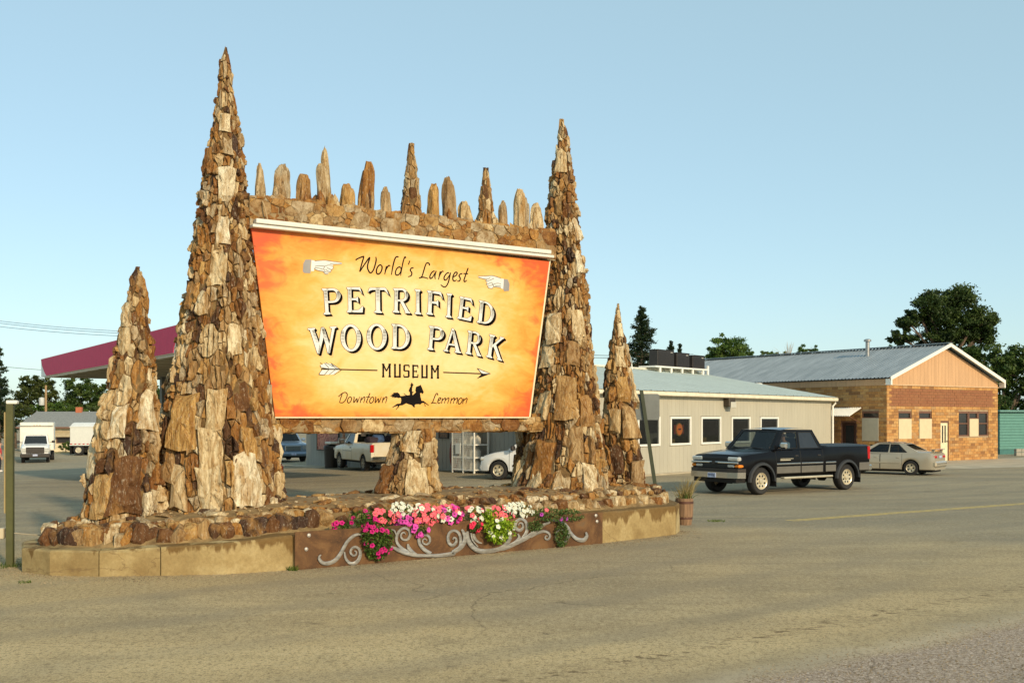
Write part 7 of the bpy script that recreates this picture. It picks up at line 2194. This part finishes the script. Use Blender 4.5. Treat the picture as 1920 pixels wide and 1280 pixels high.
# ------------------------------------------------------------------ trees
M_BARK = pm("bark", (.10, .07, .045), .95, c2=(.17, .12, .08), scale=8, bump=.6)
def fol(name, c, c2): return leaf_mat(name, c, c2)
M_DKGREEN = fol("leaf_dark", (.045, .085, .015), (.13, .18, .035))
M_ELM = fol("leaf_elm", (.034, .062, .013), (.095, .14, .028))
M_MIDG = fol("leaf_mid", (.06, .12, .02), (.15, .22, .04))
M_LTG = fol("leaf_light", (.09, .15, .025), (.20, .27, .06))
M_NEEDLE = fol("needle_dark", (.018, .038, .014), (.05, .075, .03))
M_OLIVEG = fol("leaf_olive", (.05, .07, .015), (.11, .13, .03))
def tree(name, label, Y, base, lobes, n_leaf, leaf, mat, seed, group=None, trunk=.18, upward=0.0, clump=.30):
    n_leaf = int(n_leaf * 2.6); leaf *= .58
    """base: (px, py) of the foot; lobes: (px, py, rx, ry) of the crown at depth Y"""
    rg = random.Random(seed)
    b = at_depth(base[0], base[1], Y); b.z = zg(b.x, b.y)
    root = thing(name, label, 'tree', b, 0, group)
    L = [(at_depth(x, y, Y) - b, rx * Y / F, ry * Y / F) for (x, y, rx, ry) in lobes]
    for l in L: l[0].y += rg.uniform(-.5, .5) * l[1]
    tr = MB()
    topz = max(l[0].z for l in L); fork = min(l[0].z - l[2] * .5 for l in L)
    fork = max(.4, fork * .8)
    tr.tube([(0, 0, -.1), (.03, 0, fork * .5), (0, .02, fork)], [trunk * 1.3, trunk, trunk * .8], 8)
    for (c, rx, rz) in L:
        m_ = Vector((c.x * .45, c.y * .45, fork + (c.z - fork) * .5))
        tr.tube([(0, 0, fork * .9), m_, c], [trunk * .6, trunk * .4, trunk * .15], 6)
        for _ in range(6):
            d_ = Vector((rg.gauss(0, 1), rg.gauss(0, 1), rg.gauss(.3, .8))).normalized()
            tr.tube([m_.lerp(c, rg.uniform(.3, 1)), c + Vector((d_.x * rx, d_.y * rx, d_.z * rz)) * .55, c + Vector((d_.x * rx, d_.y * rx, d_.z * rz)) * rg.uniform(.85, 1.0)], [trunk * .16, trunk * .09, trunk * .03], 4, caps=False)
    tr.build('trunk', M_BARK, root, smooth=50)
    tot = sum(l[1] * l[2] for l in L); V = []; Fc = []; tone = []
    for (c, rx, rz) in L:
        nl = int(n_leaf * rx * rz / tot); ncl = max(16, int(nl / 110))
        for _ in range(ncl):
            d_ = Vector((rg.gauss(0, 1), rg.gauss(0, 1), rg.gauss(0, 1))).normalized(); k = rg.random() ** .33 * rg.uniform(.75, 1.12)
            cc = c + Vector((d_.x * rx, d_.y * rx, d_.z * rz)) * k
            cs = min(rx, rz) * clump * rg.uniform(.45, 1.15); ct = rg.random()
            for _ in range(int(nl / ncl)):
                p = cc + Vector((rg.gauss(0, cs * .55), rg.gauss(0, cs * .55), rg.gauss(0, cs * .36)))
                a = Vector((rg.gauss(0, 1), rg.gauss(0, 1), rg.gauss(0, 1) + upward)).normalized(); bq = a.cross(Vector((rg.gauss(0, 1), rg.gauss(0, 1), rg.gauss(0, 1)))).normalized()
                s = leaf * rg.uniform(.6, 1.4); i = len(V)
                V += [p - a * s, p + bq * s * .5, p + a * s, p - bq * s * .5]; Fc.append((i, i + 1, i + 2, i + 3)); tone.append(min(1, max(0, ct * .6 + rg.random() * .4)))
    me = bpy.data.meshes.new('crown'); me.from_pydata([tuple(v) for v in V], [], Fc); me.materials.append(mat)
    at = me.attributes.new('tone', 'FLOAT', 'FACE'); at.data.foreach_set('value', tone)
    link('crown', me, root)
    return root
def conifer(name, label, Y, px, ptop, pbase, half, n, seed, mat=None, group=None, gap=.25):
    rg = random.Random(seed)
    b = at_depth(px, 800, Y); b.z = zg(b.x, b.y)
    top = CH + (HV - ptop) * Y / F - b.z; low = CH + (HV - pbase) * Y / F - b.z; hw = half * Y / F
    root = thing(name, label, 'tree', b, 0, group)
    tr = MB(); tr.tube([(0, 0, -.1), (0, 0, top * .5), (0, 0, top)], [.22, .14, .02], 7)
    V = []; Fc = []; tone = []
    nb = n
    for i in range(nb):
        t = (i + rg.random()) / nb; z = low + (top - low) * t
        ln = hw * ((1 - t) ** .8 * .95 + .06) * rg.uniform(.55, 1.15)
        a = rg.uniform(0, 6.283); d_ = Vector((math.cos(a), math.sin(a), 0))
        e = Vector((0, 0, z)) + d_ * ln + Vector((0, 0, ln * rg.uniform(-.22, .35)))
        if ln > .35: tr.tube([(0, 0, z), Vector((0, 0, z)).lerp(e, .5) - Vector((0, 0, ln * .06)), e], [.04, .025, .008], 4, caps=False)
        ct = rg.random()
        for _ in range(int(30 + 90 * ln / hw)):
            u = rg.random() ** .7; p = Vector((0, 0, z)).lerp(e, u) + Vector((rg.gauss(0, .10), rg.gauss(0, .10), rg.gauss(-.05, .10))) * (.5 + ln * .5)
            ax_ = (d_ + Vector((rg.gauss(0, .6), rg.gauss(0, .6), rg.gauss(.25, .5)))).normalized(); bq = ax_.cross(Vector((rg.gauss(0, 1), rg.gauss(0, 1), rg.gauss(0, 1)))).normalized()
            s = rg.uniform(.06, .14) * (Y / 75); k = len(V)
            V += [p - ax_ * s, p + bq * s * .35, p + ax_ * s, p - bq * s * .35]; Fc.append((k, k + 1, k + 2, k + 3)); tone.append(ct * .6 + rg.random() * .4)
    tr.build('trunk', M_BARK, root, smooth=50)
    me = bpy.data.meshes.new('crown'); me.from_pydata([tuple(v) for v in V], [], Fc); me.materials.append(mat or M_NEEDLE)
    at = me.attributes.new('tone', 'FLOAT', 'FACE'); at.data.foreach_set('value', tone)
    link('crown', me, root)
    return root
conifer('spruce_tree', 'tall dark spruce rising behind the shed roof next to the air conditioners', 78, 1203, 576, 702, 47, 130, 1)
conifer('spruce_tree', 'small spruce tip showing over the air conditioners, nearer the big spruce', 100, 1258, 640, 700, 16, 40, 2)
conifer('spruce_tree', 'thin sparse spruce tip over the middle air conditioner', 100, 1275, 644, 700, 9, 26, 3)
tree('bushy_tree', 'rounded bright green tree above the metal roofs, right of the air conditioners', 95, (1366, 790), [(1352, 652, 24, 22), (1378, 655, 26, 26), (1366, 672, 40, 22), (1403, 668, 14, 12), (1340, 675, 16, 14)], 5200, .16, M_MIDG, 11, upward=1.2)
tree('bushy_tree', 'small yellow green tree peeping over the grey metal roof', 105, (1448, 790), [(1444, 664, 18, 10), (1462, 672, 22, 12), (1436, 672, 16, 10)], 1800, .16, M_LTG, 12, upward=.8)
tree('bushy_tree', 'small round dark tree over the grey roof, left of the flue', 105, (1517, 790), [(1517, 655, 20, 11), (1506, 660, 12, 9), (1529, 662, 10, 9)], 1300, .15, M_MIDG, 13, trunk=.1)
tree('bushy_tree', 'low tree tuft behind the grey roof ridge, right of the flue', 105, (1662, 790), [(1662, 655, 16, 10), (1690, 650, 12, 8)], 700, .15, M_MIDG, 14)
# bare twigs
tb_ = at_depth(1478, 672, 104); tb_.z = 0
bt_ = thing('bare_tree', 'bare pale twiggy tree between two small trees over the roof', 'tree', tb_)
mb = MB(); rg = random.Random(9); hz_ = CH + (HV - 638) * 104 / F
mb.tube([(0, 0, 0), (0, 0, hz_ - 2.2)], [.14, .07], 6)
for _ in range(46):
    a = rg.uniform(0, 6.28); r_ = rg.uniform(.3, 1.5); z = rg.uniform(hz_ - 1.6, hz_)
    mb.tube([(0, 0, hz_ - 2.3), (math.cos(a) * r_ * .5, math.sin(a) * r_ * .5, z - .6), (math.cos(a) * r_, math.sin(a) * r_, z)], [.03, .018, .008], 3, caps=False)
mb.build('trunk', pm("pale_twig", (.40, .34, .27), .9), bt_)
tree('elm_tree', 'biggest dark tree towering behind the brick building gable', 88, (1775, 800),
     [(1738, 568, 28, 20), (1800, 560, 34, 24), (1765, 596, 44, 20), (1706, 606, 30, 13), (1830, 596, 32, 20), (1775, 632, 60, 16), (1702, 636, 32, 10), (1838, 632, 28, 18), (1684, 626, 16, 7), (1858, 602, 12, 7), (1770, 662, 50, 14), (1720, 588, 22, 10), (1815, 618, 40, 12)], 21000, .19, M_ELM, 21, trunk=.30, clump=.52)
tree('elm_tree', 'mid green tree mass filling the right edge beyond the gable', 80, (1888, 800), [(1892, 672, 32, 32), (1870, 700, 34, 36), (1915, 700, 34, 44), (1880, 745, 30, 40), (1925, 760, 30, 40), (1945, 670, 30, 30), (1830, 670, 30, 26)], 12500, .19, M_DKGREEN, 22, trunk=.25)
tree('elm_tree', 'nearer leafy branches hanging over the teal building', 69, (1900, 810), [(1882, 770, 14, 34), (1905, 800, 14, 26), (1890, 806, 12, 22), (1925, 790, 14, 30)], 2100, .15, M_DKGREEN, 23, trunk=.1, clump=.5)
# left wood line, each tree its own
conifer('spruce_tree', 'dark spruce at the left edge with ragged branches', 112, -2, 650, 830, 42, 110, 31)
tree('wood_tree', 'greyish brown thin tree behind the utility pole', 130, (62, 800), [(62, 728, 30, 24), (90, 735, 22, 24), (45, 752, 24, 22)], 3800, .25, M_OLIVEG, 32)
tree('wood_tree', 'dark green tree left of the short spire under the canopy edge', 125, (152, 800), [(150, 728, 34, 22), (178, 740, 30, 26), (132, 760, 30, 26), (196, 765, 28, 26)], 6200, .24, M_DKGREEN, 33)
tree('wood_tree', 'bright green rounded tree above the small house roof', 120, (112, 800), [(108, 768, 28, 14), (84, 768, 26, 14), (140, 770, 24, 12)], 3800, .22, M_MIDG, 34)
tree('wood_tree', 'olive brown tree at the left above the box truck', 118, (28, 810), [(20, 775, 34, 26), (45, 785, 26, 22), (-10, 780, 30, 26)], 4200, .24, M_OLIVEG, 35)
tree('wood_tree', 'dark tree showing between canopy column and spires', 125, (260, 805), [(230, 745, 34, 30), (265, 740, 36, 32), (300, 745, 34, 32), (330, 750, 30, 30), (245, 780, 40, 24), (300, 785, 40, 22)], 7600, .24, M_DKGREEN, 36)
tree('wood_tree', 'tree with orange brown leaves right of the small house', 116, (180, 810), [(176, 782, 16, 24), (196, 790, 18, 22)], 2000, .22, M_OLIVEG, 37)
sb = ground_at(122, 849)
tree('house_shrub', 'round green shrub under the house window', 103, (123, 846), [(122, 836, 13, 9), (132, 838, 8, 7)], 900, .14, M_DKGREEN, 38, trunk=.05)
weeds('lawn_strip', 'strip of yellow green lawn in front of the small house', at_depth(125, 846, 101) + Vector((0, 0, -.0)), 500, 3.0, .25, seed=9, cat='lawn')
for o in COL.objects:
    if o.name == 'lawn_strip': o.location.z = -1.05; o['kind'] = 'stuff'
# pole, transformer, wires
up = at_depth(86, 800, 116); up.z = -1.05
pole = thing('utility_pole', 'wooden utility pole with a grey transformer can above the house', 'utility pole', up)
hp_ = CH + (HV - 722) * 116 / F + 1.05
M_POLE = pm("pole_wood", (.34, .22, .11), .85)
MB().tube([(0, 0, 0), (0, 0, hp_)], [.16, .11], 8).build('shaft', M_POLE, pole, smooth=40)
MB().lathe([(.02, 0), (.28, .03), (.30, .1), (.30, .75), (.26, .85), (.05, .9)], 12, None, 'z', (-.45, 0, hp_ - 2.2)).build('transformer', pm("transformer_grey", (.5, .52, .5), .5), pole, smooth=40)
M_WIRE = pm("wire", (.05, .05, .06), .6)
def wire(label, a, b, sag, Y0, Y1):
    p, q = at_depth(*a, Y0), at_depth(*b, Y1); mb = MB()
    mb.tube([p.lerp(q, t) - Vector((0, 0, sag * 4 * t * (1 - t))) for t in np.linspace(0, 1, 14)], .022, 4, caps=False)
    tag(mb.build('power_line', M_WIRE), label, 'power line', 'power lines over the lot')
wire('topmost overhead line left of the short spire', (-60, 594), (420, 624), .5, 110, 110)
wire('second overhead line left of the short spire, just under the topmost', (-60, 598), (420, 628), .5, 110, 110)
wire('third and lowest of the close overhead lines by the short spire', (-60, 605), (420, 632), .5, 110, 110)
wire('lower overhead line meeting the canopy corner', (-60, 680), (300, 702), .3, 116, 116)
wire('overhead line crossing behind the tall right spire, upper one', (1000, 660), (1300, 664), .2, 90, 90)
wire('overhead line crossing behind the tall right spire, lower one', (1000, 665), (1300, 668), .2, 90, 90)
